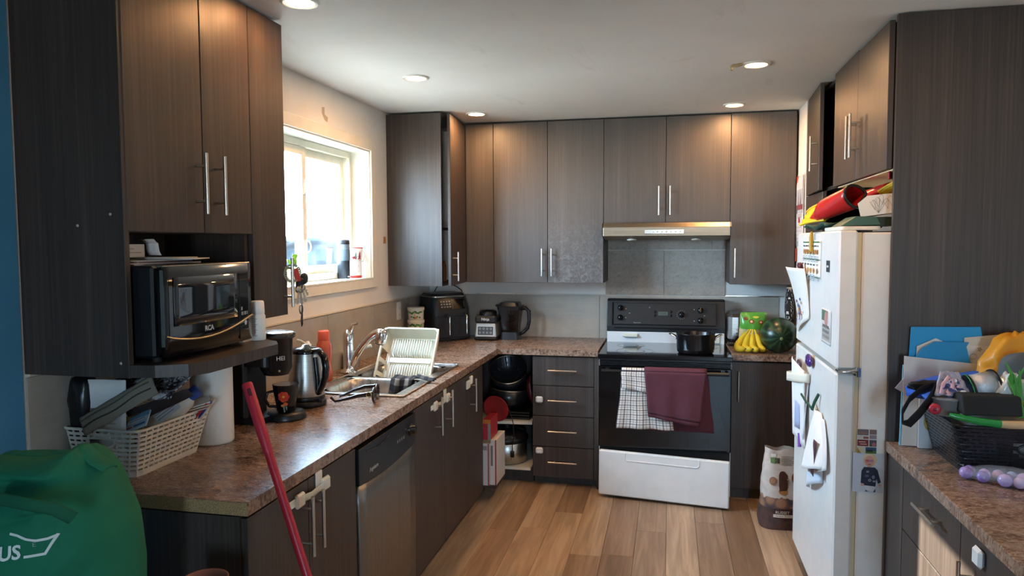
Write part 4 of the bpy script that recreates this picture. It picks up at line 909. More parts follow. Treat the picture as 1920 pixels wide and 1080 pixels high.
part(t, 'cap', MB().lathe([(.017, .178), (.017, .198), (.012, .2), (.007, .212), (0, .213)], sc_, 20).tube([(sc_[0]-.012, sc_[1]-.004, sc_[2]+.2), (sc_[0]-.03, sc_[1]-.01, sc_[2]+.212), (sc_[0]-.046, sc_[1]-.014, sc_[2]+.216)], .008, 8, flat=.5), M('#e8eae4', .3))
marks(t, 'label', frame((sc_[0]+.012, sc_[1]-.024, sc_[2]+.14), (.9, .43, 0), (0, 0, 1)), [('#e6d96a', 'e', (0, 0, .012, .014)), ('#3a8a4a', 'e', (0, .002, .006, .006))], .3, lift=.006)
# ---- tub with scrubbing brush
t = thing('plastic_tub', 'small printed white plastic tub by the tap holding a brush', 'tub', (-1.632, 3.50, .86)); uc = (-1.632, 3.505, .8605)
part(t, 'wall', MB().lathe([(0, .001), (.036, 0), (.045, .075), (.047, .076), (.047, .082), (.044, .082), (.034, .004), (0, .004)], uc, 28), M('#e9e3dc', .4))
marks(t, 'tub_print', frame(uc, (.95, .3, 0), (0, 0, 1)), [('#8b9aa8', 'r', (-.02, .03, -.005, .06)), ('#b5a48c', 'r', (.0, .02, .022, .05)), ('#5d7f8f', 'r', (-.018, .015, .01, .022)), ('#c98f86', 'r', (.006, .055, .02, .066))], .4, bend=lambda p: (p[0], p[1], p[2]+math.sqrt(max(0, (.0365+.12*p[1])**2-p[0]**2))))
br = thing('dish_brush', 'white-handled dish brush leaning in the printed tub', 'brush', (uc[0], uc[1], uc[2]+.02))
part(br, 'handle', MB().tube([(uc[0]-.005, uc[1], uc[2]+.055), (uc[0]+.04, uc[1]+.004, uc[2]+.085), (uc[0]+.075, uc[1]+.008, uc[2]+.108), (uc[0]+.105, uc[1]+.01, uc[2]+.118)], [.008, .009, .011, .010], 10, flat=.6), M('#eee6d2', .35))
part(br, 'bristle_head', MB().lathe([(0, .0), (.02, .004), (.022, .03), (.012, .04)], (uc[0]-.012, uc[1], uc[2]+.022), 16), M('#e6b8a8', .8))
# ---- dish rack leaning in the far bowl
rk = thing('dish_rack', 'cream plastic dish rack leaning upright in the far sink bowl', 'dish rack', (-1.32, 3.5, .80))
RKM = M('#ddd4bf', .35, coat=.2)
FR = frame((-1.318, 3.43, .742), (1, 0, 0), (0, .215, .32))   # x across, y up the slope, z out towards the room
RW, RH, RD = .143, .335, .075   # half width at back, height, depth
def rq(x, y, z): return FR @ V3((x, y, z))
mb = MB(); fl2 = .012
pb = [(-RW+fl2, .015), (RW-fl2, .015), (RW-fl2, RH-.015), (-RW+fl2, RH-.015)]; pt = [(-RW-.006, -.005), (RW+.006, -.005), (RW+.006, RH+.006), (-RW-.006, RH+.006)]
mb.add([rq(x, y, 0) for x, y in pb], [(0, 1, 2, 3)])
for i in (0, 1, 2): 
    j = (i+1) % 4; mb.add([rq(*pb[i], 0), rq(*pb[j], 0), rq(*pt[j], RD), rq(*pt[i], RD)], [(0, 1, 2, 3)])
part(rk, 'tray', mb, RKM, solid=.004)
# slotted side wall
sd = MB(); n0, n1 = pb[3], pb[0]; m0, m1 = pt[3], pt[0]
def sideq(u, v):
    a = (lerp(n0[0], m0[0], v), lerp(lerp(n0[1], n1[1], u), lerp(m0[1], m1[1], u), v), RD*v); return rq(*a)
ed = [0, .30, .46, .53, .69, .76, .92, 1.0]
for i in range(7):
    u0, u1 = ed[i], ed[i+1]
    if i in (1, 3, 5):
        for va, vb in ((0, .1), (.86, 1.)): sd.add([sideq(u0, va), sideq(u1, va), sideq(u1, vb), sideq(u0, vb)], [(0, 1, 2, 3)])
    else: sd.add([sideq(u0, 0), sideq(u1, 0), sideq(u1, 1), sideq(u0, 1)], [(0, 1, 2, 3)])
part(rk, 'slotted_side', sd, RKM, solid=.004)
part(rk, 'rim', MB().tube([rq(x, y, RD) for x, y in rrpath(pt[0][0], pt[0][1], pt[2][0], pt[2][1], .025)], .006, 8, closed=True), RKM)
for k in range(17):
    x = -.105+.21*k/16
    part(rk, 'rib', MB().tube([rq(x, .21, .002), rq(x, .217, .026), rq(x, .298, .03), rq(x, .308, .004)], .0036, 6), RKM)
for k in range(17):
    x = -.105+.21*k/16
    part(rk, 'rib', MB().tube([rq(x, .07, .002), rq(x, .075, .018), rq(x, .16, .02), rq(x, .168, .003)], .0034, 6), RKM)
part(rk, 'step', MB().box(-.115, .172, 0, .115, .203, .012, .003).xf(FR), RKM)
# ---- plaid dish cloth over the sink edge
def pl_mat(name, base, dark, mid, sc):
    m = NT(name); s = m.n('SeparateXYZ'); m.l(m.coords((sc, sc, sc), 'UV'), s.inputs[0])
    def band(o, ph, w):
        f = m.math('FRACT', m.math('ADD', o, ph), 0.); return m.math('LESS_THAN', f, w)
    return m, s, band
def uvgrid(o, nu, nv, su=1., sv=1.):
    me = o.data; uv = me.uv_layers.new(name='weave'); k = 0
    for p in me.polygons:
        for li in p.loop_indices:
            vi = me.loops[li].vertex_index; uv.data[li].uv = ((vi % (nu+1))/nu*su, (vi//(nu+1))/nv*sv)
m, s, band = pl_mat('buffalo_check_cloth', 0, 0, 0, 1.)
a = band(s.outputs[0], 0., .5); b = band(s.outputs[1], 0., .5); q = m.math('MULTIPLY', m.math('ADD', a, b), .5)
m.l(m.ramp(q, [(0., '#a4917f'), (.5, '#4b423e'), (1., '#171517')]), m.p.inputs['Base Color']); m.p.inputs['Roughness'].default_value = .9
wv = m.n('TexWave'); wv.inputs['Scale'].default_value = 60; wv.inputs['Distortion'].default_value = 0; m.l(m.coords((1, 1, 1), 'UV'), wv.inputs[0]); m.bump(wv.outputs[0], .3, .001); BUF = m.m
cl = thing('dish_cloth', 'black and tan checked cloth draped over the sink divider', 'cloth', (-1.21, 3.2, .80))
def cl1(u, v):
    x = lerp(-1.292, -1.178, u); q = v*(.105+.03*math.sin(2.5*u+.4)); f = .004*math.sin(11*u+3*v)
    if q < .03: return (x+.01*v, 3.262-q-.01*u, .8735+.003*math.sin(9*u)+.004*math.sin(math.pi*q/.03))
    return (x-.02*(v-.2), 3.200-.008*u+f-.006*v, .8745-(q-.03))
o = part(cl, 'hanging_end', MB().grid(cl1, 24, 20), BUF, solid=.0035); uvgrid(o, 24, 20, 2.4, 2.0)
o = part(cl, 'twisted_end', MB().grid(lambda u, v: (lerp(-1.165, -1.062, u), 3.215-.05*u+(v-.5)*lerp(.075, .03, u)+.006*math.sin(8*u), .8795+.010*math.sin(math.pi*v)-.004*u+.003*math.sin(14*v+5*u)), 20, 14), BUF, solid=.0035); uvgrid(o, 20, 14, 2.2, 1.2)
# ---- sunglasses
t = thing('sunglasses', 'brown tortoiseshell sunglasses lying open on the counter in front of the sink', 'sunglasses', (-1.30, 2.73, .86))
Fg = place(-1.19, 2.775, .862, 0, 0, 104) @ Matrix.Scale(1.18, 4); TOR = M('#2b1a16', .2, coat=.4)
for sx in (-1, 1):
    pts = [(sx*.034+.030*math.cos(a_), .0, .026+.024*math.sin(a_)) for a_ in [2*math.pi*k/20 for k in range(20)]]
    part(t, 'lens_rim', MB().tube(pts, .0046, 6, closed=True).xf(Fg), TOR)
    part(t, 'lens', MB().add([(sx*.034+.029*math.cos(2*math.pi*k/20), 0, .026+.023*math.sin(2*math.pi*k/20)) for k in range(20)], [tuple(range(20))]).xf(Fg), SMOKE)
    part(t, 'temple', MB().tube([(sx*.066, 0, .036), (sx*.068, .05, .034), (sx*.066, .09, .022), (sx*.062, .125, .006), (sx*.06, .14, .003)] if sx > 0 else [(sx*.066, 0, .036), (sx*.068, .05, .03), (sx*.066, .095, .018), (sx*.062, .13, .01), (sx*.06, .145, .024)], [.0085, .007, .005, .0045, .005], 8, flat=.5).xf(Fg), TOR)
    part(t, 'hinge_ring', MB().tube([(sx*.0725, .012+.009*math.cos(2*math.pi*k/14), .034+.009*math.sin(2*math.pi*k/14)) for k in range(14)], .0016, 6, closed=True).xf(Fg), M('#b9a66f', .25, 1.))
part(t, 'bridge', MB().tube([(-.008, 0, .036), (0, -.003, .039), (.008, 0, .036)], .003, 6).xf(Fg), TOR)
# ---- stacked snack tubs
for k in range(3):
    z = .8605+k*.0815; t = thing('snack_tub', ['lowest cream jungle-print snack tub of the stack behind the dish rack', 'middle cream jungle-print snack tub of the stack behind the dish rack', 'topmost cream jungle-print snack tub with an orange giraffe'][k], 'tub', (-1.60, 4.40, z), group='stacked snack tubs'); c = (-1.60, 4.40, z)
    part(t, 'cup', MB().lathe([(.046, 0), (.049, .003), (.052, .066)], c, 28), M('#e6decb', .4)); part(t, 'lid', MB().lathe([(.0545, .062), (.0555, .066), (.0555, .078), (.052, .081), (0, .081)], c, 28), M('#e4dcc8', .35))
    random.seed(k+4); pr = []
    for j in range(9):
        x = -.042+.0105*j; y = .048+random.uniform(-.006, .006); pr.append((random.choice(['#3f7a3c', '#5a9447', '#2f5f33']), 'e', (x, y, .009, .006)))
    for j in range(5): pr.append((random.choice(['#3f7a3c', '#6a8f45']), 'e', (random.uniform(-.04, .04), random.uniform(.01, .03), .006, .005)))
    if k == 2: pr += [('#d9822b', 'r', (-.004, .018, .0, .05)), ('#d9822b', 'e', (.004, .016, .011, .006)), ('#d9822b', 'e', (-.005, .051, .005, .003)), ('#d9822b', 'r', (.0, .004, .003, .014)), ('#d9822b', 'r', (.01, .004, .013, .014))]
    else: pr += [('#7d7168', 'e', (-.028, .016, .013, .010)), ('#6c5f4f', 'e', (.03, .02, .006, .015))]
    marks(t, 'jungle_print', frame(c, (.97, .25, 0), (0, 0, 1)), pr, .4, bend=lambda p: (p[0], p[1], p[2]+math.sqrt(max(0, (.049+.05*p[1])**2-p[0]**2))))
# ---- air fryer
AF = Matrix.Translation((-1.505, 4.70, .8605)) @ Matrix.Rotation(math.radians(46), 4, 'Z') @ Matrix.Diagonal((.86, .86, 1, 1))
t = thing('air_fryer', 'black twin-drawer air fryer in the counter corner', 'air fryer', (-1.505, 4.70, .86))
AFM = M('#26272a', .38)
def rbox(x0, y0, x1, y1, z0, z1, r, tp=0.):
    a = rrpath(x0, y0, x1, y1, r); b = rrpath(x0+tp, y0+tp, x1-tp, y1-tp, r); n = len(a); mb = MB()
    vs = [(p[0], p[1], z0) for p in a]+[(p[0], p[1], z1) for p in b]
    mb.add(vs, [(k, (k+1) % n, n+(k+1) % n, n+k) for k in range(n)], True); mb.add(vs, [tuple(range(n))[::-1], tuple(range(n, 2*n))]); return mb
mb = MB(); rows = [(0, .0, .0), (.20, .0, .0), (.285, -.0, .035)]
P = [rrpath(-.165, -.145, .165, .15, .05) for _ in rows]; n = len(P[0]); vs = []
for (z, d, k), p in zip(rows, P): vs += [(x*(.985 if z == 0 else 1-.15*(k > 0)*.4), (y+(k if y < 0 else 0)), z+.01) for x, y in p]
mb.add(vs, [(r*n+k, r*n+(k+1) % n, (r+1)*n+(k+1) % n, (r+1)*n+k) for r in range(2) for k in range(n)], True); mb.add(vs, [tuple(range(n))[::-1], tuple(range(2*n, 3*n))])
part(t, 'body', mb.xf(AF), AFM)
part(t, 'foot_ring', rbox(-.15, -.13, .15, .135, 0, .012, .05).xf(AF), BLACK)
part(t, 'top_trim', rbox(-.158, -.115, .158, .15, .293, .301, .05).xf(AF), M('#b0a79c', .25, 1.)); part(t, 'lid', rbox(-.15, -.105, .15, .142, .301, .318, .05, .01).xf(AF), M('#2a2b2e', .3))
FP = AF @ frame((0, -.1305, .245), (1, 0, 0), (0, .035, .085))
pc = [('#0e0f11', 'r', (-.11, -.036, .11, .036))]
for r in range(3):
    for c in range(4): pc.append(('#a9adb0', 'r', (-.1+c*.024, .016-r*.019, -.1+c*.024+.014, .024-r*.019)))
pc += [('#c9ccce', 'r', (.0, -.034, .0016, .034)), ('#a9adb0', 'r', (.103, -.02, .1045, .02))]
marks(t, 'touch_panel', FP, pc, .15, lift=.002)
for sx in (-1, 1):
    part(t, 'drawer', MB().box(sx*.078-.07, -.152, .02, sx*.078+.07, -.14, .17, .006).xf(AF), M('#2b2c2f', .35))
    part(t, 'handle', MB().tube([(sx*.075, -.15, .172), (sx*.075, -.20, .176), (sx*.075, -.225, .168), (sx*.075, -.225, .05)], [.014, .013, .013, .012], 10, flat=.55).xf(AF), M('#c9c9c9', .15, 1.))
mb = MB().tube([(-1.60, 4.78, 1.178), (-1.585, 4.80, 1.215), (-1.55, 4.82, 1.238), (-1.50, 4.83, 1.234), (-1.45, 4.83, 1.21), (-1.41, 4.80, 1.19), (-1.40, 4.78, 1.1825)], .0035, 6)
part(t, 'cable', mb, RUBBER)
# ---- blender base and jug
t = thing('blender', 'silver and black blender motor base next to the air fryer', 'blender', (-1.225, 4.72, .86)); bc = V3((-1.205, 4.745, .8605))
part(t, 'foot', MB().box(-.08, -.083, 0, .08, .078, .022, .008).xf(Matrix.Translation(bc)), BLACK)
q = MB(); q.add([(-.075, -.081, .022), (.075, -.081, .022), (.075, .076, .022), (-.075, .076, .022), (-.068, -.07, .115), (.068, -.07, .115), (.07, .075, .115), (-.07, .075, .115)], [(0, 1, 5, 4), (1, 2, 6, 5), (2, 3, 7, 6), (3, 0, 4, 7), (4, 5, 6, 7), (3, 2, 1, 0)]); part(t, 'body', q.xf(Matrix.Translation(bc)), M('#b1b3b0', .35, .6), bevel=.006)
part(t, 'collar', MB().box(-.075, -.078, .115, .075, .075, .165, .012).xf(Matrix.Translation(bc)), M('#2d2f33', .3)); part(t, 'drive_socket', MB().lathe([(.06, .164), (.058, .19), (.05, .196), (.042, .186), (0, .186)], bc, 28), BLACK)
FBl = Matrix.Translation(bc) @ frame((0, -.0773, .066), (1, 0, 0), (0, .013, .093))
kp = [('#e6e7e4', 'r', (-.058, -.034, .058, .032)), ('#3f4244', 'r', (-.054, -.030, .054, .028))]
for r in range(2):
    for c in range(4): kp.append(('#a9adae', 'e', (-.038+.025*c, .013-.026*r, .007, .007))); kp.append(('#3f4244', 'e', (-.038+.025*c, .013-.026*r, .004, .004)))
marks(t, 'button_panel', FBl, kp, .3, lift=.001)
text(t, 'lettering', 'Ninja', Matrix.Translation(bc) @ frame((0, -.0785, .143), (1, 0, 0), (0, 0, 1)), .026, M('#e4e4e4', .4), bold=.0004)
t = thing('blender_jug', 'clear smoked blender jug with black lid and handle standing beside its motor base', 'blender jug', (-1.05, 4.79, .86)); jc = V3((-1.058, 4.79, .8605)); J = Matrix.Translation(jc)
def sq(r0, r1, z0, z1, mt, name, rr=.02, **k):
    a = rrpath(-r0, -r0, r0, r0, rr); b = rrpath(-r1, -r1, r1, r1, rr); n = len(a); mb = MB(); vs = [(p[0], p[1], z0) for p in a]+[(p[0], p[1], z1) for p in b]
    mb.add(vs, [(i, (i+1) % n, n+(i+1) % n, n+i) for i in range(n)], True)
    if k.pop('caps', True): mb.add(vs, [tuple(range(n))[::-1], tuple(range(n, 2*n))])
    return part(t, name, mb.xf(J), mt, **k)
sq(.066, .06, 0, .05, M('#2d2e32', .3), 'jug_base'); sq(.058, .076, .05, .205, SMOKE, 'jug_wall', caps=False); sq(.079, .081, .203, .228, M('#1b1b1e', .3), 'lid'); sq(.07, .06, .228, .252, M('#202023', .3), 'lid_top')
part(t, 'lid_spout', MB().box(-.1, -.03, .222, -.075, .03, .235, .004).xf(J), M('#1b1b1e', .3))
part(t, 'handle', MB().tube([(.07, .0, .205), (.105, .0, .212), (.128, .0, .19), (.13, 0, .12), (.118, .0, .075), (.09, 0, .045), (.06, 0, .03)], [.011, .013, .013, .012, .012, .011, .01], 10).xf(J), M('#1f1f22', .25))
bl = MB().cyl((0, 0, .05), (0, 0, .19), .006, n=10)
for z, a_ in ((.075, 0), (.11, 1.1), (.15, 2.2)):
    ca, sa = math.cos(a_), math.sin(a_); bl.tube([(-.045*ca, -.045*sa, z+.016), (0, 0, z), (.045*ca, .045*sa, z+.016)], [.003, .007, .003], 6, flat=.3)
part(t, 'blade_stack', bl.xf(J), M('#2a2a2c', .3, .7))
sq(.05, .05, .012, .035, M('#b9c0c4', .15, .3), 'clear_foot')
# ---- window sill
t = thing('travel_mug', 'black and grey ribbed travel mug on the window sill', 'travel mug', (-1.77, 3.70, 1.32)); c = (-1.772, 3.715, 1.3205)
part(t, 'body', MB().lathe([(.032, 0), (.034, .004), (.035, .10)], c, 28), M('#2c2f33', .4)); part(t, 'grip', MB().lathe([(.0365, .10), (.0375, .104), (.0375, .158), (.036, .163)], c, 28), M('#5d6a74', .6, bump=.5, bs=90))
part(t, 'band', MB().lathe([(.036, .163), (.036, .19)], c, 28, caps=False), M('#6f7c86', .4)); part(t, 'lid', MB().lathe([(.036, .19), (.037, .194), (.036, .212), (.03, .216), (0, .217)], c, 28), M('#2a2c30', .4))
marks(t, 'label', frame((c[0]+.0347, c[1]-.009, c[2]+.012), (.25, 1, 0), (0, 0, 1)), [('#d5d5d5', 'r', (-.012, -.003, .012, .003))], .4)
t = thing('mug', 'tall white mug with a red base, red bear and tree print on the window sill', 'mug', (-1.75, 3.83, 1.32)); c = (-1.748, 3.822, 1.3205)
part(t, 'cup', MB().lathe([(.033, .012), (.033, .09), (.039, .135), (.042, .172), (.0405, .172), (.037, .135), (.031, .09), (.031, .02), (0, .018)], c, 28), M('#efeae6', .25, coat=.3)); part(t, 'base_band', MB().lathe([(.032, 0), (.034, .002), (.0338, .014), (.033, .014)], c, 28), M('#b5372f', .4)); part(t, 'rim_band', MB().lathe([(.0424, .168), (.0426, .173), (.0405, .173)], c, 28, caps=False), M('#c23b35', .4))
part(t, 'handle', MB().tube([(c[0]+.012, c[1]+.036, c[2]+.155), (c[0]+.02, c[1]+.062, c[2]+.155), (c[0]+.022, c[1]+.07, c[2]+.12), (c[0]+.016, c[1]+.055, c[2]+.09), (c[0]+.01, c[1]+.03, c[2]+.088)], .005, 8), M('#efeae6', .25, coat=.3))
RD_ = '#a8302e'
tree = [('#6f8f86', 'p', [(-.016, .115), (-.006, .115), (-.011, .15)]), (RD_, 'p', [(.002, .105), (.022, .105), (.012, .128)]), (RD_, 'p', [(.004, .119), (.020, .119), (.012, .14)]), (RD_, 'p', [(.007, .132), (.017, .132), (.012, .152)]), (RD_, 'r', (.0105, .097, .0135, .106)), (RD_, 'e', (-.016, .116, .011, .007)), (RD_, 'e', (-.027, .115, .005, .004)), (RD_, 'r', (-.024, .105, -.019, .112)), (RD_, 'r', (-.012, .105, -.007, .112))]
marks(t, 'winter_print', frame(c, (.75, .66, 0), (0, 0, 1)), tree, .4, bend=lambda p: (p[0], p[1], p[2]+math.sqrt(max(0, (.033+.0062*max(0, (p[1]-.09)/.045))**2-p[0]**2))+.0006))
part(t, 'window_mark', MB().tube([(c[0]+.026+.002*math.cos(a), c[1]-.0225+.009*math.cos(a), c[2]+.052+.02*math.sin(a)) for a in [2*math.pi*k/16 for k in range(16)]], .0022, 6, closed=True), M('#d8d2c8', .3))
t = thing('potted_plant', 'small potted plant with bright green leaves on the window sill behind the keys', 'plant', (-1.77, 3.10, 1.32)); c = V3((-1.77, 3.12, 1.3205))
part(t, 'pot', MB().lathe([(.026, 0), (.034, .06), (.036, .062), (.034, .064), (.03, .058), (0, .055)], c, 20), M('#b7a892', .5)); part(t, 'stem', MB().tube([c+V3((0, 0, .05)), c+V3((.003, .01, .09)), c+V3((.0, .03, .125))], .002, 6), M('#6f8f3a', .5))
def leaf(base, tip, w, nrm, k):
    b, e = V3(base), V3(tip); d = e-b; side = d.cross(V3(nrm)).normalized(); nn = side.cross(d).normalized()
    return MB().grid(lambda u, v: tuple(b+d*u+side*(w*(v-.5)*2*math.sin(math.pi*min(1, u**.75)))+nn*(.25*w*abs(v-.5)*2-.4*w*u*u)), 10, 6)
for k, (bb, ee, w) in enumerate((((0, .03, .125), (.012, .02, .075), .02), ((0, .03, .125), (.012, .062, .085), .022), ((0, .03, .125), (.02, .055, .14), .016), ((0, .01, .09), (.01, -.025, .12), .015))):
    part(t, 'leaf', leaf(c+V3(bb), c+V3(ee), w, (1, 0, .2), k), M('#7fb23a', .45), solid=.0008)
# ---- keys on the pull
t = thing('key_bunch', 'bunch of keys, coil band and black car fob hanging from the narrow cabinet pull', 'keys', (-1.32, 2.38, 1.36))
mb = MB(); pts = [(-1.326+.026*math.cos(a)*.5+.003*math.cos(a*24), 2.362+.028*math.cos(a)+.003*math.cos(a*24), 1.408+.030*math.sin(a)+.003*math.sin(a*24)) for a in [2*math.pi*k/160 for k in range(160)]]
part(t, 'coil_band', mb.tube(pts, .0022, 5, closed=True), M('#8f9a86', .4))
part(t, 'fob', MB().box(-.014, -.006, -.028, .014, .006, .028, .006).xf(place(-1.315, 2.392, 1.362, 0, 4, 40)), M('#17171a', .4)); part(t, 'fob', crumple((-1.315, 2.425, 1.385), (.012, .02, .022), .05, 1, 2, 14, 10, 2.2), M('#1a1a1c', .3))
part(t, 'tag', MB().box(-.010, -.002, -.024, .010, .002, .024, .004).xf(place(-1.318, 2.378, 1.400, 0, -14, 40)), M('#b8352c', .4), label='red key tag')
for k, (y, z, a) in enumerate(((2.43, 1.35, -24), (2.372, 1.325, 8), (2.385, 1.32, -6), (2.40, 1.33, -14))):
    F_ = place(-1.315+.004*k, y, z, 0, a, 60); part(t, 'key', MB().lathe([(.004, -.0008), (.011, -.0008), (.011, .0008), (.004, .0008)], (0, 0, .024), 14, (0, 1, 0)).box(-.0035, -.0008, -.03, .0035, .0008, .016).box(.0035, -.0008, -.024, .006, .0008, -.018).box(.0035, -.0008, -.012, .006, .0008, -.006).xf(F_), M(['#c8b184', '#b9b4a8', '#a9a59c', '#c2bcae'][k], .3, 1.))
part(t, 'lanyard', MB().tube([(-1.315, 2.40, 1.34), (-1.312, 2.402, 1.30), (-1.31, 2.395, 1.27), (-1.31, 2.388, 1.235), (-1.31, 2.392, 1.212), (-1.31, 2.398, 1.22), (-1.31, 2.398, 1.26), (-1.312, 2.402, 1.285)], .0022, 6), BLACK)
part(t, 'clip', MB().tube([(-1.311, 2.392+.011*math.cos(a), 1.275+.016*math.sin(a)) for a in [2*math.pi*k/14 for k in range(14)]], .003, 6, closed=True), M('#a8a59f', .25, 1.))
# ---- pot and towels on the cooker
t = thing('cooking_pot', 'black cooking pot with steel side handles on the cooker', 'pot', (.157, 4.40, .857)); c = (.157, 4.40, .8575)
part(t, 'body', MB().lathe([(0, 0), (.098, 0), (.106, .006), (.11, .03), (.112, .112), (.115, .116), (.112, .118), (.108, .112), (.104, .03), (.096, .012), (0, .012)], c, 44), M('#131316', .25, coat=.2))
for sx in (-1, 1):
    x = c[0]+sx*.11; part(t, 'handle', MB().tube([(x, 4.37, c[2]+.075), (x+sx*.006, 4.372, c[2]+.095), (x+sx*.03, 4.378, c[2]+.108), (x+sx*.042, 4.40, c[2]+.11), (x+sx*.03, 4.422, c[2]+.108), (x+sx*.006, 4.428, c[2]+.095), (x, 4.43, c[2]+.075)], .0045, 8), CHROME)
def towel(name, label, xa, xb, ztop, zf, zb, mat, dy, seed, flare=0., skew=0., rep=(4, 6), zbl=None):
    """cloth folded over the oven bar: front fall to zf, back fall to zb"""
    by, bz, r = 4.215, .762, .0155
    def fn(u, v):
        x = lerp(xa, xb, u)
        if v < .42: k = v/.42; z = lerp(zf, bz, k)+(1-k)*skew*(u-.5); y = by-r-dy-.004*math.sin(5*u*math.pi+seed)*(1-k)-.006*(1-k)
        elif v < .58: a = math.pi*(v-.42)/.16; y = by-(r+dy)*math.cos(a); z = bz+(r+dy)*math.sin(a)
        else: k = (v-.58)/.42; z = lerp(bz, zb, k); y = by+r+dy-.0025*k-k*.004
        f = abs(v-.5)*2
        return (x+flare*f*(u-.3)+.003*nz(u*4, v*4, seed), y+.0045*nz(u*6, v*3, seed+2)*(1 if v < .5 else .15), z+.004*nz(u*5, v*2, seed+5)*f)
    return fn
m, s, band = pl_mat('window_check_towel', 0, 0, 0, 1.)
a = m.math('ADD', band(s.outputs[0], 0., .13), m.math('MULTIPLY', band(s.outputs[0], .5, .06), .6)); b = m.math('ADD', band(s.outputs[1], 0., .13), m.math('MULTIPLY', band(s.outputs[1], .5, .06), .6)); q = m.math('MULTIPLY', m.math('ADD', a, b), .5)
m.l(m.ramp(q, [(0., '#dad2c8'), (.3, '#7c6f6c'), (.55, '#4a4045'), (1., '#1d1a20')]), m.p.inputs['Base Color']); m.p.inputs['Roughness'].default_value = .9; CHK = m.m
by, bz = 4.215, .762
def sheet2(xa, xb, zt, zb_, yf, seed, sk=0., fl=0.):
    return lambda u, v: (lerp(xa, xb, u)+fl*v*(u-.4)+.004*nz(u*3, v*3, seed), yf-.012*v-.005*math.sin(4.5*math.pi*u+seed)*v+.004*nz(u*5, v*4, seed+1), lerp(zt, zb_, v)+sk*(u-.5)*v+.004*nz(u*4, v, seed+4)*v)
t = thing('tea_towel', 'white and black checked tea towel hanging on the oven door bar', 'towel', (-.1, 4.2, .42))
def overbar(xa, xb, z0, z1, r, seed): return MB().grid(lambda u, v: (lerp(xa, xb, u), by-r*math.cos(math.pi*v), bz+r*math.sin(math.pi*v)), 12, 8)
o = part(t, 'cloth', MB().grid(sheet2(-.262, -.02, .764, .432, by-.0165, 2, .0, .09), 22, 26), CHK, solid=.003); uvgrid(o, 22, 26, 8.5, 12)
o = part(t, 'folded_flap', MB().grid(sheet2(-.268, -.05, .768, .655, by-.0255, 6, -.035, 0), 22, 10), CHK, solid=.003); uvgrid(o, 22, 10, 7.5, 4)
o = part(t, 'bar_fold', MB().grid(lambda u, v: (lerp(-.268, -.05, u), by-.0175*math.cos(math.pi*v), bz+.004+.0175*math.sin(math.pi*v)), 12, 8), CHK, solid=.003); uvgrid(o, 12, 8, 7.5, 1)
TW = M('#5c303a', .95, bump=1.0, bs=260)
t = thing('hand_towel', 'burgundy terry hand towel hanging on the oven door bar', 'towel', (.06, 4.2, .42))
part(t, 'back_fall', MB().grid(sheet2(-.08, .222, .764, .418, by+.022, 12, .0, .06), 20, 20), TW, solid=.005)
part(t, 'front_fall', MB().grid(sheet2(-.135, .214, .772, .487, by-.041, 9, -.05, -.06), 24, 20), TW, solid=.006)
part(t, 'bar_fold', MB().grid(lambda u, v: (lerp(-.135, .214, u), by-.036*math.cos(math.pi*v), bz+.010+.018*math.sin(math.pi*v)), 12, 8), TW, solid=.005)
part(t, 'hem_band', MB().grid(lambda u, v: tuple(V3(sheet2(-.135, .214, .772, .487, by-.0455, 9, -.05, -.06)(u, lerp(.86, .92, v)))), 24, 2), M('#4f2731', .9), solid=.002)
# ---- right back counter
t = thing('toaster', 'stainless toaster behind the bananas', 'toaster', (.46, 4.72, .86)); T = Matrix.Translation((.472, 4.765, .8605))
part(t, 'foot_base', MB().box(-.105, -.09, 0, .105, .12, .024, .006).xf(T), BLACK); part(t, 'body', MB().box(-.105, -.092, .024, .105, .12, .205, .022).xf(T), STEELH)
part(t, 'slot', MB().box(-.08, -.04, .2035, .08, -.012, .2058).box(-.08, .03, .2035, .08, .058, .2058).xf(T), BLACK); part(t, 'lever_slot', MB().box(-.018, -.0928, .06, -.010, -.0915, .165).xf(T), BLACK)
part(t, 'lever', MB().box(-.026, -.104, .135, -.002, -.092, .146, .003).xf(T), M('#2b2b2d', .3)); part(t, 'dial', MB().lathe([(.013, 0), (.013, .008), (.01, .012), (0, .012)], (-.055, -.092, .056), 18, (0, -1, 0)).xf(T), BLACK)
marks(t, 'dial_print', T @ frame((-.055, -.0921, .095), (1, 0, 0), (0, 0, 1)), [('#2d2d2f', 'e', (0, -.012, .005, .005)), ('#2d2d2f', 'e', (0, .012, .005, .005)), ('#dcdcdc', 'e', (0, .012, .003, .003))])
t = thing('snack_bag', 'green and clear snack bag standing in front of the toaster', 'bag', (.52, 4.53, .86)); Bg = place(.505, 4.625, .861, 6, 0, 6)
def bagf(w, h, d): return lambda u, v: ((u-.5)*w*(1-.08*v), -d*math.sin(math.pi*u)**.6*math.sin(math.pi*min(1, v*1.02))**.6+.006*nz(u*5, v*5, 3), v*h)
part(t, 'film', MB().grid(bagf(.17, .225, .05), 20, 20).grid(lambda u, v: tuple(V3(bagf(.17, .225, -.02)(1-u, v))), 20, 20).xf(Bg), M('#c9b98a', .25, coat=.3))
gp = [('#4f9a35', 'r', (-.08, .13, .08, .222)), ('#7cc04a', 'r', (-.08, .15, .08, .165)), ('#8f3a2a', 'e', (-.02, .175, .016, .012)), ('#e2c99a', 'e', (-.02, .175, .009, .007)), ('#8f3a2a', 'e', (.04, .17, .015, .012)), ('#e2c99a', 'e', (.04, .17, .008, .006)), ('#7a2f25', 'e', (-.055, .19, .012, .009)), ('#d9cf4a', 'e', (.01, .2, .02, .006)), ('#e8e6e2', 'r', (-.035, .055, .015, .105)), ('#9a9a9a', 'r', (-.03, .09, .01, .094)), ('#d8c93f', 'e', (-.06, .08, .014, .03))]
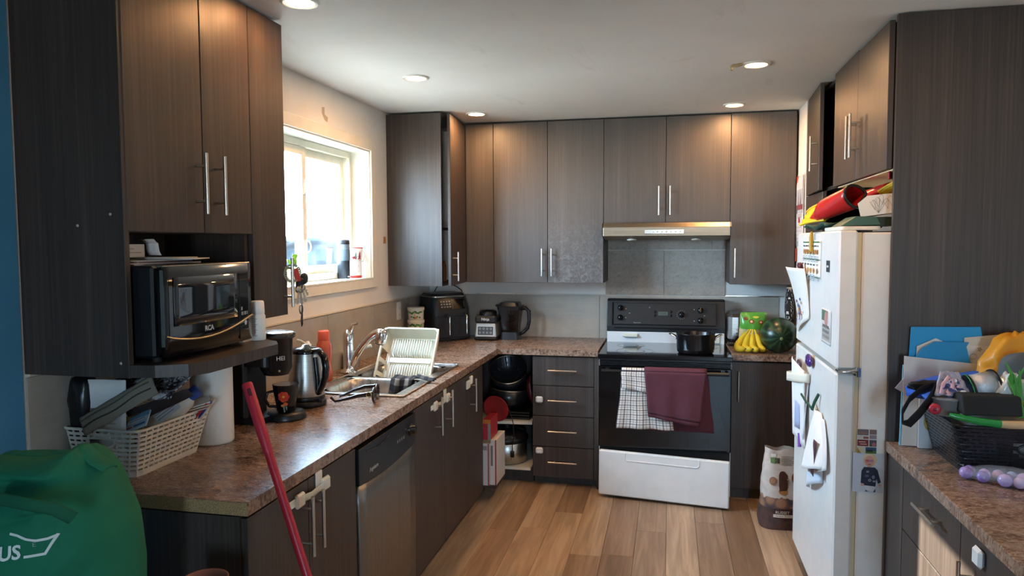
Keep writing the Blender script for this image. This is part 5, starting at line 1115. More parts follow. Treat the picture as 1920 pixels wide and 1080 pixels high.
def bagb(p): u = p[0]/.17+.5; v = p[1]/.225; q = bagf(.17, .225, .05)(min(1, max(0, u)), min(1, max(0, v))); return (p[0]*(1-.08*v), p[1], -q[1]+p[2])
def fine(shapes): return shapes
mb = MB().grid(lambda u, v: tuple(V3(bagf(.17, .225, .0515)(u, lerp(.56, 1., v)))), 20, 10).xf(Bg); part(t, 'green_print', mb, M('#56a038', .3, coat=.3))
marks(t, 'bag_print', Bg @ frame((0, 0, 0), (1, 0, 0), (0, 0, 1)), gp[2:], .35, bend=lambda p: bagb((p[0], p[1], p[2]+.003)))
BAN = M('#c9b62c', .5)
for k in range(4):
    t = thing('banana', ['leftmost yellow banana of the bunch, lying in front of the toaster', 'second banana of the bunch, counted from the toaster side', 'third banana of the bunch, next to the one touching the watermelon', 'banana of the bunch nearest the watermelon'][k], 'banana', (.46+.028*k, 4.45, .86), group='bunch of bananas')
    s0 = V3((.474+.011*k, 4.53, .985)); a_ = (-.075, -.043, -.012, .022)[k]; fr_ = (4.43, 4.425, 4.425, 4.44)[k]
    pts = [s0, s0+V3((a_*.25, -.025, -.02)), s0+V3((a_*.65, -.06, -.052)), V3((s0.x+a_, fr_+.01, .895)), V3((s0.x+a_*1.0+.006, fr_-.012, .884)), V3((s0.x+a_*.9+.022, fr_-.03, .884)), V3((s0.x+a_*.85+.032, fr_-.036, .888))]
    fp = []
    for i in range(25):
        f = i/24*6; j = min(int(f), 5); fp.append(tuple(pts[j].lerp(pts[j+1], f-j)))
    for _ in range(2): fp = [fp[0]]+[tuple((V3(fp[i-1])+V3(fp[i])*2+V3(fp[i+1]))/4) for i in range(1, 24)]+[fp[-1]]
    rr_ = [lerp(.005, .0055, min(1, i/4)) if i < 5 else .0055+.0165*math.sin(math.pi*min(1, (i-4)/20*1.06))**.6 for i in range(25)]; rr_[-1] = .004
    part(t, 'peel', MB().tube(fp, rr_, 9), BAN); part(t, 'tip', MB().ell(fp[-1], (.005, .005, .005), 8, 6), M('#3a3020', .7))
def melon_mat():
    m = NT('watermelon_rind'); v = m.coords((1, 1, 1)); s = m.n('SeparateXYZ'); m.l(v, s.inputs[0])
    at = m.math('ARCTAN2', s.outputs[0], s.outputs[2]); n1 = m.noise(v, 18, 5, .6); w = m.math('SINE', m.math('ADD', m.math('MULTIPLY', at, 11.), m.math('MULTIPLY', n1, 6.)), 0.)
    m.l(m.ramp(m.math('ADD', m.math('MULTIPLY', w, .35), .5), [(.2, '#14281a'), (.6, '#1d3823'), (.9, '#345335')]), m.p.inputs['Base Color']); m.p.inputs['Roughness'].default_value = .3; return m.m
t = thing('watermelon', 'dark green striped watermelon on the small counter by the fridge', 'watermelon', (.628, 4.47, .861)); c = (.634, 4.455, .9655)
part(t, 'rind', MB().ell((0, 0, 0), (.106, .115, .104), 32, 20).xf(Matrix.Translation(c)), melon_mat()).data.transform(Matrix.Translation((0, 0, 0)))
o = t.children[0]; o.data.transform(Matrix.Translation(V3(t.location)-V3(c))); o.location = V3(c)-V3(t.location)
part(t, 'stem_scar', MB().lathe([(.010, .0), (.006, .003), (0, .002)], (.634, 4.3405, .958), 10, (0, -1, 0)), M('#7d8a5c', .7))
# ---- wall things by the fridge
t = thing('oven_mitt', 'black oven mitt with white dashes hanging on the wall by the fridge', 'oven mitt', (.735, 4.66, 1.0))
m = NT('dashed_cotton'); bk = m.n('TexBrick'); bk.inputs['Scale'].default_value = 17; bk.inputs['Mortar Size'].default_value = .11; bk.inputs['Color1'].default_value = lin('#d6cfc6'); bk.inputs['Color2'].default_value = lin('#c8c0b6'); bk.inputs['Mortar'].default_value = lin('#131216'); mp_ = m.coords((1, 1, 1)); s = m.n('SeparateXYZ'); cb_ = m.n('CombineXYZ'); m.l(mp_, s.inputs[0]); m.l(s.outputs[2], cb_.inputs[0]); m.l(m.math('ADD', s.outputs[1], s.outputs[0]), cb_.inputs[1]); m.l(cb_.outputs[0], bk.inputs[0]); m.l(bk.outputs[0], m.p.inputs['Base Color']); m.p.inputs['Roughness'].default_value = .9
def mitt(u, v):
    a = 2*math.pi*u; z = lerp(1.235, 1.0, v); w = lerp(.045, .07, min(1, v*1.5))*(1 if v < .85 else math.sqrt(max(0, 1-((v-.85)/.15)**2))*.99+.01); d = .016+.012*math.sin(math.pi*v)
    return (.722+d*math.cos(a)*(1 if v < .85 else (1-((v-.85)/.15)**2)**.5 if v < 1 else .05), 4.655+w*math.sin(a)-.012*v, z)
part(t, 'glove', MB().grid(mitt, 24, 20, wu=True), m.m); part(t, 'thumb', MB().tube([(.716, 4.60, 1.13), (.712, 4.575, 1.10), (.712, 4.568, 1.055), (.712, 4.572, 1.03)], [.022, .024, .02, .010], 12), m.m)
part(t, 'cuff_lining', MB().grid(lambda u, v: tuple(V3(mitt(u, 0))+V3((0, 0, .004-.012*v))), 24, 1, wu=True), M('#b7a183', .8), solid=.003)
part(t, 'hanging_loop', MB().tube([(.74, 4.655, 1.232), (.744, 4.655, 1.26), (.742, 4.66, 1.275), (.736, 4.66, 1.255), (.73, 4.655, 1.232)], .003, 6), M('#2a2426', .7))
CF = frame((.747, 4.50, 1.70), (0, -1, 0), (0, 0, 1))
t = thing('wall_calendar', 'white wall calendar with a city photo hanging beyond the fridge', 'calendar', (.747, 4.5, 1.48))
part(t, 'sheet', MB().grid(lambda u, v: (.748-.004*math.sin(3*v), lerp(4.61, 4.385, u), lerp(1.49, 1.905, v)), 6, 10), M('#e4dedd', .6), solid=.002)
cp_ = [('#b9b9be', 'r', (-.10, -.02, .11, .19)), ('#d5d2d4', 'r', (-.10, .12, .11, .2)), ('#c0432f', 'p', [(-.10, .2), (-.02, .2), (-.10, .15)]), ('#6d5d66', 'p', [(-.04, .03), (-.01, .03), (-.02, .12)]), ('#6d5d66', 'p', [(.02, .03), (.06, .03), (.05, .11)]), ('#8d4a4a', 'r', (-.1, .0, .11, .03)), ('#5a565c', 'r', (-.09, -.02, -.06, .01)), ('#c23b35', 'r', (-.02, -.075, .02, -.045))]
for r in range(5):
    for c_ in range(6): cp_.append(('#9a9698', 'r', (-.085+.033*c_, -.105-.022*r, -.073+.033*c_, -.098-.022*r)))
for r in range(3): cp_.append(('#8f8b8f', 'r', (-.03, -.03-.008*r, .09, -.027-.008*r)))
marks(t, 'month_print', CF, cp_, .6, lift=.006)
t = thing('pen_hook', 'small wire hook with hanging strips on the wall beside the calendar', 'hook', (.745, 4.66, 1.55)); part(t, 'wire', MB().tube([(.749, 4.66, 1.80), (.73, 4.665, 1.80), (.72, 4.655, 1.79), (.725, 4.64, 1.785)], .004, 6).tube([(.749, 4.65, 1.79), (.72, 4.63, 1.80)], .003, 6), M('#8a8886', .3, 1.)); part(t, 'list_pad', MB().box(.735, 4.63, 1.56, .742, 4.68, 1.79, .001), M('#cfc8bd', .7))
part(t, 'coupon', MB().box(.742, 4.60, 1.395, .7485, 4.70, 1.475, .001), M('#a34636', .6), label='red and brown coupon')
# ---- fridge front papers (plane x = .6)
FXR = .5995
def fr(y, z, lift=0.): return frame((FXR-lift, y, z), (0, -1, 0), (0, 0, 1))
def fridge_sheet(name, label, cat, y0, y1, z0, z1, mat, sag=None, solid=.0012, nu=10, nv=14, group=None):
    f = sag or (lambda u, v: 0.)
    return solo(name, label, cat, MB().grid(lambda u, v: (FXR-.0015-f(u, v), lerp(y1, y0, u), lerp(z0, z1, v)), nu, nv), mat, solid=solid, group=group)
me_ = fridge_sheet('menu_card', 'white food menu card with rows of small pictures on the freezer door', 'menu', 3.105, 3.47, 1.362, 1.518, PAPER, lambda u, v: .004*math.sin(math.pi*u))
pr = [('#2f6b3d', 'r', (-.178, .068, .178, .074)), ('#2f6b3d', 'r', (-.178, -.005, .178, .001)), ('#2f6b3d', 'r', (-.178, -.077, .178, -.073))]
random.seed(2)
for r in range(2):
    for c in range(5):
        x = -.15+.068*c; y = .03-.078*r
        pr += [('#b98f5c', 'e', (x, y, .022, .012)), (random.choice(['#9c5a2c', '#c98436', '#7a5a35']), 'e', (x+.004, y+.002, .012, .007)), ('#3d4145', 'r', (x-.02, y+.022, x+.02, y+.028))]
        for q in range(4): pr.append(('#8f959b', 'r', (x-.022, y-.02-.007*q, x+.018, y-.017-.007*q)))
marks(me_, 'menu_print', fr(3.2875, 1.44), pr, .5, lift=.0085)
solo('clip_magnet', 'yellow and red clip magnet holding the menu card', 'magnet', MB().tube([(.588, 3.255, 1.555), (.586, 3.25, 1.53), (.587, 3.245, 1.49), (.588, 3.243, 1.47)], [.005, .009, .011, .007], 8), M('#c79a2f', .35))
solo('square_magnet', 'tiny dark square magnet high on the freezer door', 'magnet', MB().box(.593, 3.59, 1.395, .5995, 3.62, 1.415, .001), M('#55585c', .4))
pa = solo('child_drawing', 'long curled white sheet with a coloured drawing on the freezer door', 'drawing', MB().grid(lambda u, v: (FXR-.004-.055*v**2*(.3+.7*(1-u))-.012*math.sin(math.pi*u), lerp(3.58, 3.31, u)+.04*v, lerp(1.12, 1.395, v)-.03*(1-u)*(1-v)+.06*u*(1-v)), 10, 16), M('#e3ddd2', .7), solid=.0012)
sc2 = []
random.seed(21)
for k in range(24): sc2.append((random.choice(['#b33a4a', '#6a3a8a', '#c98a2a', '#3a5a9a', '#4a2a3a']), 'e', (random.gauss(.0, .022), random.gauss(-.075, .028), random.uniform(.004, .012), random.uniform(.003, .01))))
marks(pa, 'crayon_print', fr(3.45, 1.27, .022), sc2, .6, lift=.0015)
solo('heart_magnet', 'dark red magnet holding the curled drawing', 'magnet', MB().ell((.575, 3.44, 1.405), (.012, .03, .016), 12, 8), M('#5a1f2a', .4))
ph = fridge_sheet('photo_strip', 'small photo card with handwriting near the freezer door edge', 'photo', 2.895, 3.065, 1.116, 1.25, M('#dcdad6', .4))
marks(ph, 'photo_print', fr(2.98, 1.183), [('#5f7f62', 'r', (-.08, .02, .03, .062)), ('#c98f86', 'e', (.0, .03, .03, .03)), ('#b5b0a8', 'r', (-.07, -.055, .075, .0))]+[('#7d7a76', 'r', (-.055+.03*c, -.045+.02*r, -.035+.03*c, -.033+.02*r)) for r in range(3) for c in range(4)], .4, lift=.0025)
solo('egg_magnet', 'shiny purple oval magnet on the fridge door', 'magnet', MB().ell((.585, 3.24, 1.008), (.014, .055, .028), 16, 10), M('#4a2a78', .12, coat=.6))
# letter holder with papers
t = thing('paper_pocket', 'white wire-magnet pocket stuffed with letters hanging on the far side of the fridge door', 'papers', (.56, 3.4, .6))
part(t, 'sheet', MB().grid(lambda u, v: (FXR-.012-.028*(1-abs(2*u-1))-.01*v, lerp(3.60, 3.30, u), lerp(.62, .965, v)+.02*math.sin(4*u)), 12, 14), PAPER, solid=.002)
part(t, 'sheet', MB().grid(lambda u, v: (FXR-.003-.02*u*(1-v), lerp(3.62, 3.29, u), lerp(.70, .935, v)-.05*u*(1-v)), 12, 10), M('#d9dde6', .7), solid=.002)
part(t, 'band', MB().grid(lambda u, v: (FXR-.006-.06*math.sin(math.pi*u)**.8, lerp(3.64, 3.27, u), lerp(.855, .895, v)+.05*u), 16, 3), M('#e6dfcc', .5), solid=.0025)
part(t, 'marker', MB().tube([(.575, 3.36, .60), (.575, 3.37, .66)], .008, 8), M('#8a55b8', .4)); part(t, 'clip', MB().ell((.572, 3.40, .965), (.012, .03, .022), 12, 8), M('#4a2f3f', .3))
part(t, 'print', MB().grid(lambda u, v: (FXR-.0175-.028*(1-abs(2*(.62+.2*u)-1)), lerp(3.60, 3.30, .62+.2*u), lerp(.68, .80, v)), 4, 4), M('#a9b6d8', .6), solid=.001)
# clip with drawings lower down
t = thing('clipped_papers', 'bundle of white papers clipped by a dark green peg to the fridge door', 'papers', (.56, 3.05, .55))
def hang(y0, y1, z0, z1, out, tw, seed): return MB().grid(lambda u, v: (FXR-.004-out*math.sin(math.pi*u)**.7*(1.1-v*.8)-tw*u*(1-v), lerp(y1, y0, .5+(u-.5)*(1-.75*v**2)), lerp(z0, z1, v)+(.10*(u-.5))*(1-v)+.006*nz(u*4, v*4, seed)), 14, 16)
part(t, 'sheet', hang(2.88, 3.24, .595, .835, .05, .012, 3), PAPER, solid=.0012); part(t, 'sheet', hang(2.97, 3.22, .515, .83, .03, .0, 8), M('#dfe4ec', .7), solid=.0012); part(t, 'sheet', hang(2.86, 3.12, .60, .82, .02, .01, 5), M('#e3e1de', .7), solid=.0012)
part(t, 'dark_print', MB().grid(lambda u, v: (FXR-.045+.01*v, lerp(2.99, 2.935, u), lerp(.60, .73, v)+.03*math.sin(3*v)), 4, 8), M('#4f2630', .6), solid=.0015)
part(t, 'peg', MB().tube([(.592, 3.06, .90), (.58, 3.075, .865), (.572, 3.085, .83)], .007, 8, flat=.6).tube([(.55, 3.20, .87), (.56, 3.14, .85), (.575, 3.08, .832)], .006, 8, flat=.6), M('#1f4a33', .4))
# prints on the fridge side (plane y = 2.802)
def fs(x, z): return frame((x, 2.8015, z), (1, 0, 0), (0, 0, 1))
t = solo('photo_collage', 'glossy collage card of small red and brown photos on the fridge side', 'photo', MB().box(.676, 2.8, .740, .742, 2.8018, .831), M('#e2ddd4', .3))
cg = [('#6a5f66', 'r', (-.032, .022, .006, .044)), ('#8a6a5c', 'e', (-.012, .030, .015, .006)), ('#7d6a66', 'r', (.009, .026, .033, .044)), ('#c8bfae', 'r', (-.032, .008, -.014, .02)), ('#8f5a48', 'r', (-.012, .009, .006, .018)), ('#8d7f86', 'r', (.009, .010, .033, .024)), ('#7a2a26', 'r', (-.032, -.018, .006, .006)), ('#d9b7ae', 'r', (-.026, -.004, -.004, -.001)), ('#d9b7ae', 'r', (-.022, -.012, .0, -.009)), ('#4f4a4f', 'r', (.009, -.018, .033, .006)), ('#b5676a', 'e', (.024, -.01, .007, .007)), ('#cfc0a8', 'r', (-.032, -.044, -.006, -.021)), ('#a07d3a', 'p', [(-.032, -.022), (-.032, -.044), (-.018, -.044)]), ('#31506a', 'r', (-.004, -.036, .033, -.021)), ('#4f6f35', 'r', (-.004, -.044, .033, -.035)), ('#222e2a', 'r', (.0, -.038, .02, -.03))]
marks(t, 'collage_print', fs(.709, .785), cg, .3, lift=.0018)
t = solo('child_photo', 'cut-out photo of a blond child with pink glasses and navy jumper on the fridge side', 'photo', MB().box(.664, 2.8003, .596, .768, 2.8019, .742), M('#cdd2da', .35))
Pn = [('#d8c08f', 'e', (.006, .045, .023, .025)), ('#e0cfa8', 'e', (.0, .056, .016, .012)), ('#d3a08c', 'e', (.004, .040, .0165, .021)), ('#c8697e', 'e', (-.003, .041, .007, .0055)), ('#b58aa6', 'e', (.011, .041, .007, .0055)), ('#8f4a52', 'l', ((-.01, .043), (.018, .043), .0012)), ('#a8665c', 'e', (.004, .028, .006, .0022)), ('#d09c88', 'r', (-.002, .014, .010, .022)),
      ('#23273a', 'p', [(-.014, .018), (.022, .018), (.032, .008), (.026, -.052), (-.014, -.05)]), ('#23273a', 'p', [(-.014, .018), (-.006, .014), (-.012, -.044), (-.024, -.042), (-.022, .004)]), ('#23273a', 'p', [(.022, .018), (.032, .008), (.044, -.036), (.034, -.042), (.022, -.0)]), ('#d3a08c', 'e', (-.018, -.048, .006, .005)), ('#d3a08c', 'e', (.040, -.047, .005, .005)), ('#d9dbe0', 'p', [(-.008, -.051), (.026, -.054), (.024, -.072), (-.006, -.070)]), ('#3c4250', 'p', [(-.008, -.066), (.004, -.072), (-.008, -.073)]), ('#3c4250', 'p', [(.018, -.073), (.026, -.06), (.026, -.073)]),
      ('#8d90a0', 'r', (-.006, -.002, .003, .005)), ('#7d8296', 'e', (.018, -.018, .005, .007)), ('#a9adb8', 'e', (.006, -.030, .005, .005)), ('#23273a', 'e', (.006, -.030, .0025, .0025)), ('#9a9eac', 'r', (.016, -.036, .026, -.030)), ('#4f5a78', 'e', (-.004, -.014, .007, .005))]
marks(t, 'child_print', fs(.716, .672), Pn, .35, lift=.0018)
# ---- on top of the fridge
zf = 1.5535
mb = MB().prism(rrpath(.605, 2.815, .745, 3.10, .02), zf, zf+.014); solo('chopping_board', 'white plastic chopping board lying on the fridge edge', 'board', mb, M('#e9e3d6', .4), bevel=.003)
cpz = zf+.015
mb = MB().grid(lambda u, v: (lerp(.60, .80, u)+.01*nz(v*6, u, 2), lerp(3.02, 3.50, v), cpz+.008+.010*math.sin(9*v+4*u)+.008*nz(u*4, v*7, 6)), 14, 24); solo('green_cloth', 'dark green crumpled fabric bag lying flat on the fridge', 'cloth', mb, M('#234338', .8), solid=.006)
mb = MB(); A_ = [(.617, 2.86, cpz+.001), (.735, 2.84, cpz+.002), (.735, 3.02, cpz+.002), (.66, 3.04, cpz)]
mb = MB().prism([(.612, cpz), (.665, cpz+.036), (.735, cpz+.034), (.75, cpz+.004)], 2.845, 3.0, 'y'); solo('folded_box', 'dark green folded carton below the tissue box on the fridge', 'box', mb, M('#3c5f52', .5), bevel=.002)
t = thing('tissue_box', 'white tissue box with a leaf line drawing on the fridge', 'tissue box', (.78, 2.92, cpz+.005)); TB = place(.752, 2.93, cpz+.041, 0, -7, -14)
part(t, 'carton', MB().prism([(-.05, 0), (.07, 0), (.075, .07), (-.02, .074), (-.055, .05)], -.055, .055, 'y').xf(TB), M('#e9e6e0', .5))
lf = []
for k in range(6):
    a = math.radians(90-20+k*14-20); lf.append(('#8d867c', 'l', ((.01, .006), (.01+.05*math.cos(a), .006+.052*math.sin(a)), .0012)))
for k in range(5):
    x, y = .0+.014*k, .03+.008*(k % 3); lf += [('#8d867c', 'l', ((x-.012, y+.016), (x, y-.012), .001)), ('#8d867c', 'l', ((x+.004, y+.018), (x, y-.012), .001)), ('#8d867c', 'l', ((x-.012, y+.016), (x-.002, y+.026), .001)), ('#8d867c', 'l', ((x+.004, y+.018), (x-.002, y+.026), .001))]
marks(t, 'leaf_print', TB @ frame((0, -.0552, 0), (1, 0, 0), (0, 0, 1)), lf, .6)
part(t, 'support', MB().box(.72, 2.88, cpz+.0, .80, 2.98, cpz+.034), M('#2a3a34', .7), label='dark folded cloth under the tissue box')
# swim fins
def fin(name, label, tip, heel, wt, wh, mats, seed, roll=0.):
    t = thing('swim_fin', label, 'swim fin', tip, group='pair of swim fins'); a, b = V3(tip), V3(heel); d = (b-a); s_ = V3((-d.y, d.x, 0)).normalized(); s_ = (s_*math.cos(roll)+V3((0, 0, 1))*math.sin(roll)); up = s_.cross(d).normalized(); up = up if up.z > 0 else -up
    def bl(u, v): w = lerp(wt, wh, v)*(1 if v > .06 else .75); return tuple(a+d*(v*.50)+s_*w*(u-.5)*2+up*(.004*math.cos(u*6*math.pi)+.008*math.sin(math.pi*v)))
    part(t, 'blade', MB().grid(bl, 14, 12), mats[0], solid=.006)
    for e in (0, 1): part(t, 'side_rail', MB().tube([tuple(V3(bl(e, k/10))+up*.003) for k in range(11)], [.003+.004*k/10 for k in range(11)], 8), mats[0])
    def ft(u, v):
        an = 2*math.pi*u; r = lerp(.052, .044, v)*(1-.25*abs(v-.35)); return tuple(a+d*(.40+.58*v)+s_*(r*math.cos(an)*1.05)+up*(.018+(.032+.022*v)*max(-.5, math.sin(an))+.012*v))
    part(t, 'foot_pocket', MB().grid(ft, 20, 10, wu=True), mats[1], solid=.004)
    part(t, 'arch_tongue', MB().grid(lambda u, v: tuple(a+d*(.20+.26*v)+s_*(.052*(u-.5)*2*(.45+.55*v))+up*(.012+.030*v*math.sin(math.pi*u))), 8, 6), mats[1], solid=.005)
    part(t, 'opening_edge', MB().tube([tuple(V3(ft(k/20, 1.))) for k in range(20)], .006, 6, closed=True), BLACK)
    return t
YEL = M('#e2bf1f', .4); RED = M('#b8201f', .3, coat=.2)
fin('swim_fin', 'red and yellow swim fin with its yellow tip pointing over the fridge door', (.570, 3.33, 1.612), (.725, 2.99, 1.668), .042, .05, (YEL, RED), 1, 1.0)
fin('swim_fin', 'red and yellow swim fin lying behind with its yellow blade against the tall side panel', (.90, 2.93, 1.722), (.775, 3.23, 1.64), .055, .05, (YEL, RED), 2, .4)
t = thing('key_ring', 'red and black ring hanging under the fridge-top cabinet', 'key ring', (.80, 2.84, 1.74)); part(t, 'ring', MB().tube([(.79+.012*math.cos(a), 2.835, 1.748+.016*math.sin(a)) for a in [2*math.pi*k/16 for k in range(16)]], .004, 6, closed=True), BLACK); part(t, 'tag', MB().box(.765, 2.832, 1.735, .778, 2.838, 1.764, .003), M('#a8262a', .4))
# ---- black basket on the near counter
t = thing('plastic_basket', 'black woven-look plastic basket piled with odds and ends on the near counter', 'basket', (1.09, 2.58, CZ))
basket(t, (.895, 2.446, 1.285, 2.70), (.858, 2.405, 1.32, 2.735), CZ+.0008, .948, 44, 13, [(1.09, 2.42, .052, .05, .42, .70)], M('#202124', .3, coat=.2), stagger=.5, su=.86, sv=.22)
ov = [(1.09+.053*math.cos(2*math.pi*k/24), 2.4235, .88+.019*math.sin(2*math.pi*k/24)) for k in range(24)]; part(t, 'grip_rim', MB().tube(ov, .004, 6, closed=True), M('#202124', .3))
part(t, 'band', MB().grid(lambda u, v: (lerp(.861, .868, v), lerp(2.42, 2.72, u), lerp(.945, .925, v)), 8, 1), M('#202124', .3), solid=.003)
fill = crumple((1.09, 2.575, .885), (.165, .11, .065), .12, 2, 14, 28, 14, 4); solo('plastic_wrappers', 'jumble of silvery wrappers inside the black basket', 'wrappers', fill, M('#8a8784', .3, .2, bump=.4, bs=40))
# papers and folders leaning on the panel
solo('folder', 'bright blue folder leaning upright against the tall side panel', 'folder', MB().prism([(.818, .80), (1.04, .80), (1.058, 1.18), (1.052, 1.216), (.833, 1.212)], 2.758, 2.762, 'y'), M('#1f97cf', .5))
solo('folder', 'torn-edged blue folder in front of the upright blue one', 'folder', MB().prism([(.84, .80), (1.01, .80), (1.012, 1.10), (1.0, 1.15), (1.008, 1.165), (.90, 1.165), (.86, 1.14), (.838, 1.10)], 2.73, 2.7335, 'y'), M('#1c8cc0', .5))
solo('folder', 'light blue folder edge standing on the counter by the side panel', 'folder', MB().prism([(.795, .797), (.84, .797), (.845, 1.07), (.800, 1.082)], 2.724, 2.7275, 'y'), M('#8cc4dc', .5))
ps = [('white paper sheet showing behind the torn blue folder', [(.85, .80), (1.0, .80), (1.0, 1.13), (.91, 1.175), (.85, 1.145)], 2.748, '#dedad2'), ('white paper standing across the side of the black basket, widest sheet', [(.80, .80), (1.06, .80), (1.065, 1.09), (.80, 1.115)], 2.712, '#d9d5cc'), ('white paper with a drawing of stars behind the orange bag', [(.995, .80), (1.14, .80), (1.14, 1.15), (1.0, 1.155)], 2.742, '#e2ded6'), ('long cream envelope slanting behind the orange bag', [(1.0, 1.10), (1.30, 1.14), (1.30, 1.215), (1.0, 1.178)], 2.752, '#d6cebf'), ('corner of a white sheet poking out below the light blue folder', [(.775, 1.0), (.81, .98), (.83, 1.04), (.82, 1.06)], 2.719, '#d2d4d6')]
for k, (lb, pg, y, c) in enumerate(ps):
    o = solo('paper_sheet', lb, 'paper', MB().prism(pg, y, y+.0015, 'y'), M(c, .75), group='papers by the side panel')
    if k == 2:
        mk = [('#7a7670', 'l', ((.05+.008*math.cos(i*2.513), .30+.008*math.sin(i*2.513)), (.05+.008*math.cos((i+1)*2.513), .30+.008*math.sin((i+1)*2.513)), .0012)) for i in range(5)]
        mk += [('#7a7670', 'l', ((.03+.012*math.cos(i), .275+.01*math.sin(i)), (.03+.012*math.cos(i+1), .275+.01*math.sin(i+1)), .0012)) for i in range(6)]; marks(o, 'pencil_print', frame((.995, 2.742, .84), (1, 0, 0), (0, 0, 1)), mk)
bx = solo('food_box', 'white food packet with a pasta picture standing beside the black basket', 'packet', MB().box(.848, 2.70, CZ+.0008, .900, 2.709, 1.0, .001), M('#dcdde0', .5))
marks(bx, 'food_print', frame((.874, 2.6999, .88), (1, 0, 0), (0, 0, 1)), [('#c9b23f', 'e', (.008, .01, .018, .03)), ('#5f8f3a', 'e', (.006, .05, .02, .02)), ('#e2d28a', 'e', (.006, .0, .01, .012))], .4)
def soft(name, label, cat, c, r, col, seed, amp=.12, s=2., rough=.6, rot=None, flat=3., **k):
    mb = crumple((0, 0, 0), r, amp, s, seed, 26, 16, flat); mb.xf(Matrix.Translation(c) @ (rot or Matrix())); return solo(name, label, cat, mb, M(col, rough, **k))
R_ = lambda ax, d: Matrix.Rotation(math.radians(d), 4, ax)
soft('pouch', 'blue zip pouch lying along the back of the black basket', 'pouch', (.93, 2.64, 1.03), (.135, .05, .035), '#2b57b4', 4, rot=R_('Y', -11), rough=.7)
soft('pouch', 'smaller blue pouch in front of the long blue one in the black basket', 'pouch', (.93, 2.555, 1.015), (.115, .04, .022), '#2f5cb8', 9, rot=R_('Y', -7), rough=.7)
soft('bag', 'orange plastic bag bulging behind the blue pouches', 'bag', (1.115, 2.655, 1.09), (.10, .05, .125), '#d38f26', 5, .3, 2.6, .35, R_('Y', 28), 2.2)
soft('case', 'dark grey rounded fabric case at the back of the black basket', 'case', (1.13, 2.565, 1.09), (.09, .04, .068), '#55585a', 6, .06, 1.5, .8)
soft('folded_umbrella', 'black folded umbrella lying at the back rim of the black basket', 'umbrella', (.845, 2.60, 1.035), (.06, .022, .016), '#151517', 7, .2, 2.5, .6, R_('Y', -4))
t = thing('wire_spool', 'spool of clear silver line on a black core in the black basket', 'spool', (.975, 2.47, 1.03)); sa = V3((.92, .1, .22)).normalized(); so_ = V3((.925, 2.50, 1.045))
part(t, 'wound_line', MB().lathe([(.030, .004), (.043, .006), (.043, .074), (.030, .076)], so_, 32, sa), M('#c9ccd2', .25, .5, bump=.6, bs=500))
part(t, 'core', MB().lathe([(.047, 0), (.047, .005), (.02, .006)], so_, 28, sa).lathe([(.02, .074), (.048, .075), (.048, .081), (.015, .081)], so_, 28, sa), BLACK); part(t, 'rim_ring', MB().tube([so_+sa*.001+(V3((0, 1, 0))*math.cos(a)+sa.cross(V3((0, 1, 0)))*math.sin(a))*.047 for a in [2*math.pi*k/24 for k in range(24)]], .002, 6, closed=True), M('#2f8a4a', .4))
t = thing('plastic_tub', 'clear plastic tub with yellow and white bits in the black basket', 'tub', (.855, 2.46, .965)); c = (.858, 2.478, .968)
part(t, 'wall', MB().lathe([(.0, 0), (.036, 0), (.047, .05), (.05, .051), (.05, .055)], c, 28), M('#cfd6da', .12, trans=.6, coat=.3)); part(t, 'contents', MB().lathe([(0, .004), (.036, .004), (.040, .02), (0, .024)], c, 20), M('#d6cf8e', .6))
mb = MB().grid(lambda u, v: (lerp(.818, .925, u)*(1-.5*v)+.866*.5*v, 2.47+.03*v+.008*nz(u*5, v*5, 1), 1.028+.072*v+.006*nz(u*6, v*6, 4)), 16, 12); pkb = solo('wrapper', 'crinkled clear wrapper with navy and pink print on top of the black basket', 'wrapper', mb, M('#a9a3b0', .15, coat=.6, bump=.6, bs=70), solid=.002)
random.seed(6)
marks(pkb, 'wrapper_print', frame((.87, 2.474, 1.06), (1, 0, 0), (0, .38, .92)), [(random.choice(['#2f3a6a', '#d9a9b6', '#ece8ea', '#3f4a80']), 'e', (random.uniform(-.035, .035)*(1-.4*abs(y)/.03), y, random.uniform(.003, .009), random.uniform(.002, .006))) for y in [random.uniform(-.03, .025) for _ in range(30)]], .2, lift=.008)
solo('hair_band', 'pale pink ribbon loop on the crinkled wrapper', 'ribbon', MB().tube([(.835, 2.462, 1.035), (.842, 2.466, 1.066), (.858, 2.472, 1.088), (.87, 2.472, 1.08), (.868, 2.466, 1.055), (.85, 2.460, 1.038)], .006, 8, flat=.5), M('#dba8b0', .5))
mb = MB().prism([(-.05, 0), (.05, 0), (.047, .035), (.02, .06), (-.035, .058)], -.0, .165, 'x'); mb.xf(Matrix.Translation((.872, 2.44, .985)) @ R_('Z', 3)); solo('glasses_case', 'black triangular glasses case lying across the black basket', 'case', mb, M('#232321', .85), bevel=.006)
t = thing('hand_trowel', 'green-handled garden tool with a pale wooden end lying on the basket rim', 'garden tool', (.93, 2.40, .965))
part(t, 'grip', MB().tube([(.838, 2.398, .984), (.86, 2.396, .979), (.92, 2.394, .968), (.975, 2.392, .963)], [.006, .0095, .0115, .0125], 12), M('#1f8f3c', .25, coat=.3)); part(t, 'shaft', MB().tube([(.975, 2.392, .963), (1.0, 2.391, .9625), (1.16, 2.39, .966)], [.011, .0125, .0125], 12), M('#d3b184', .6))
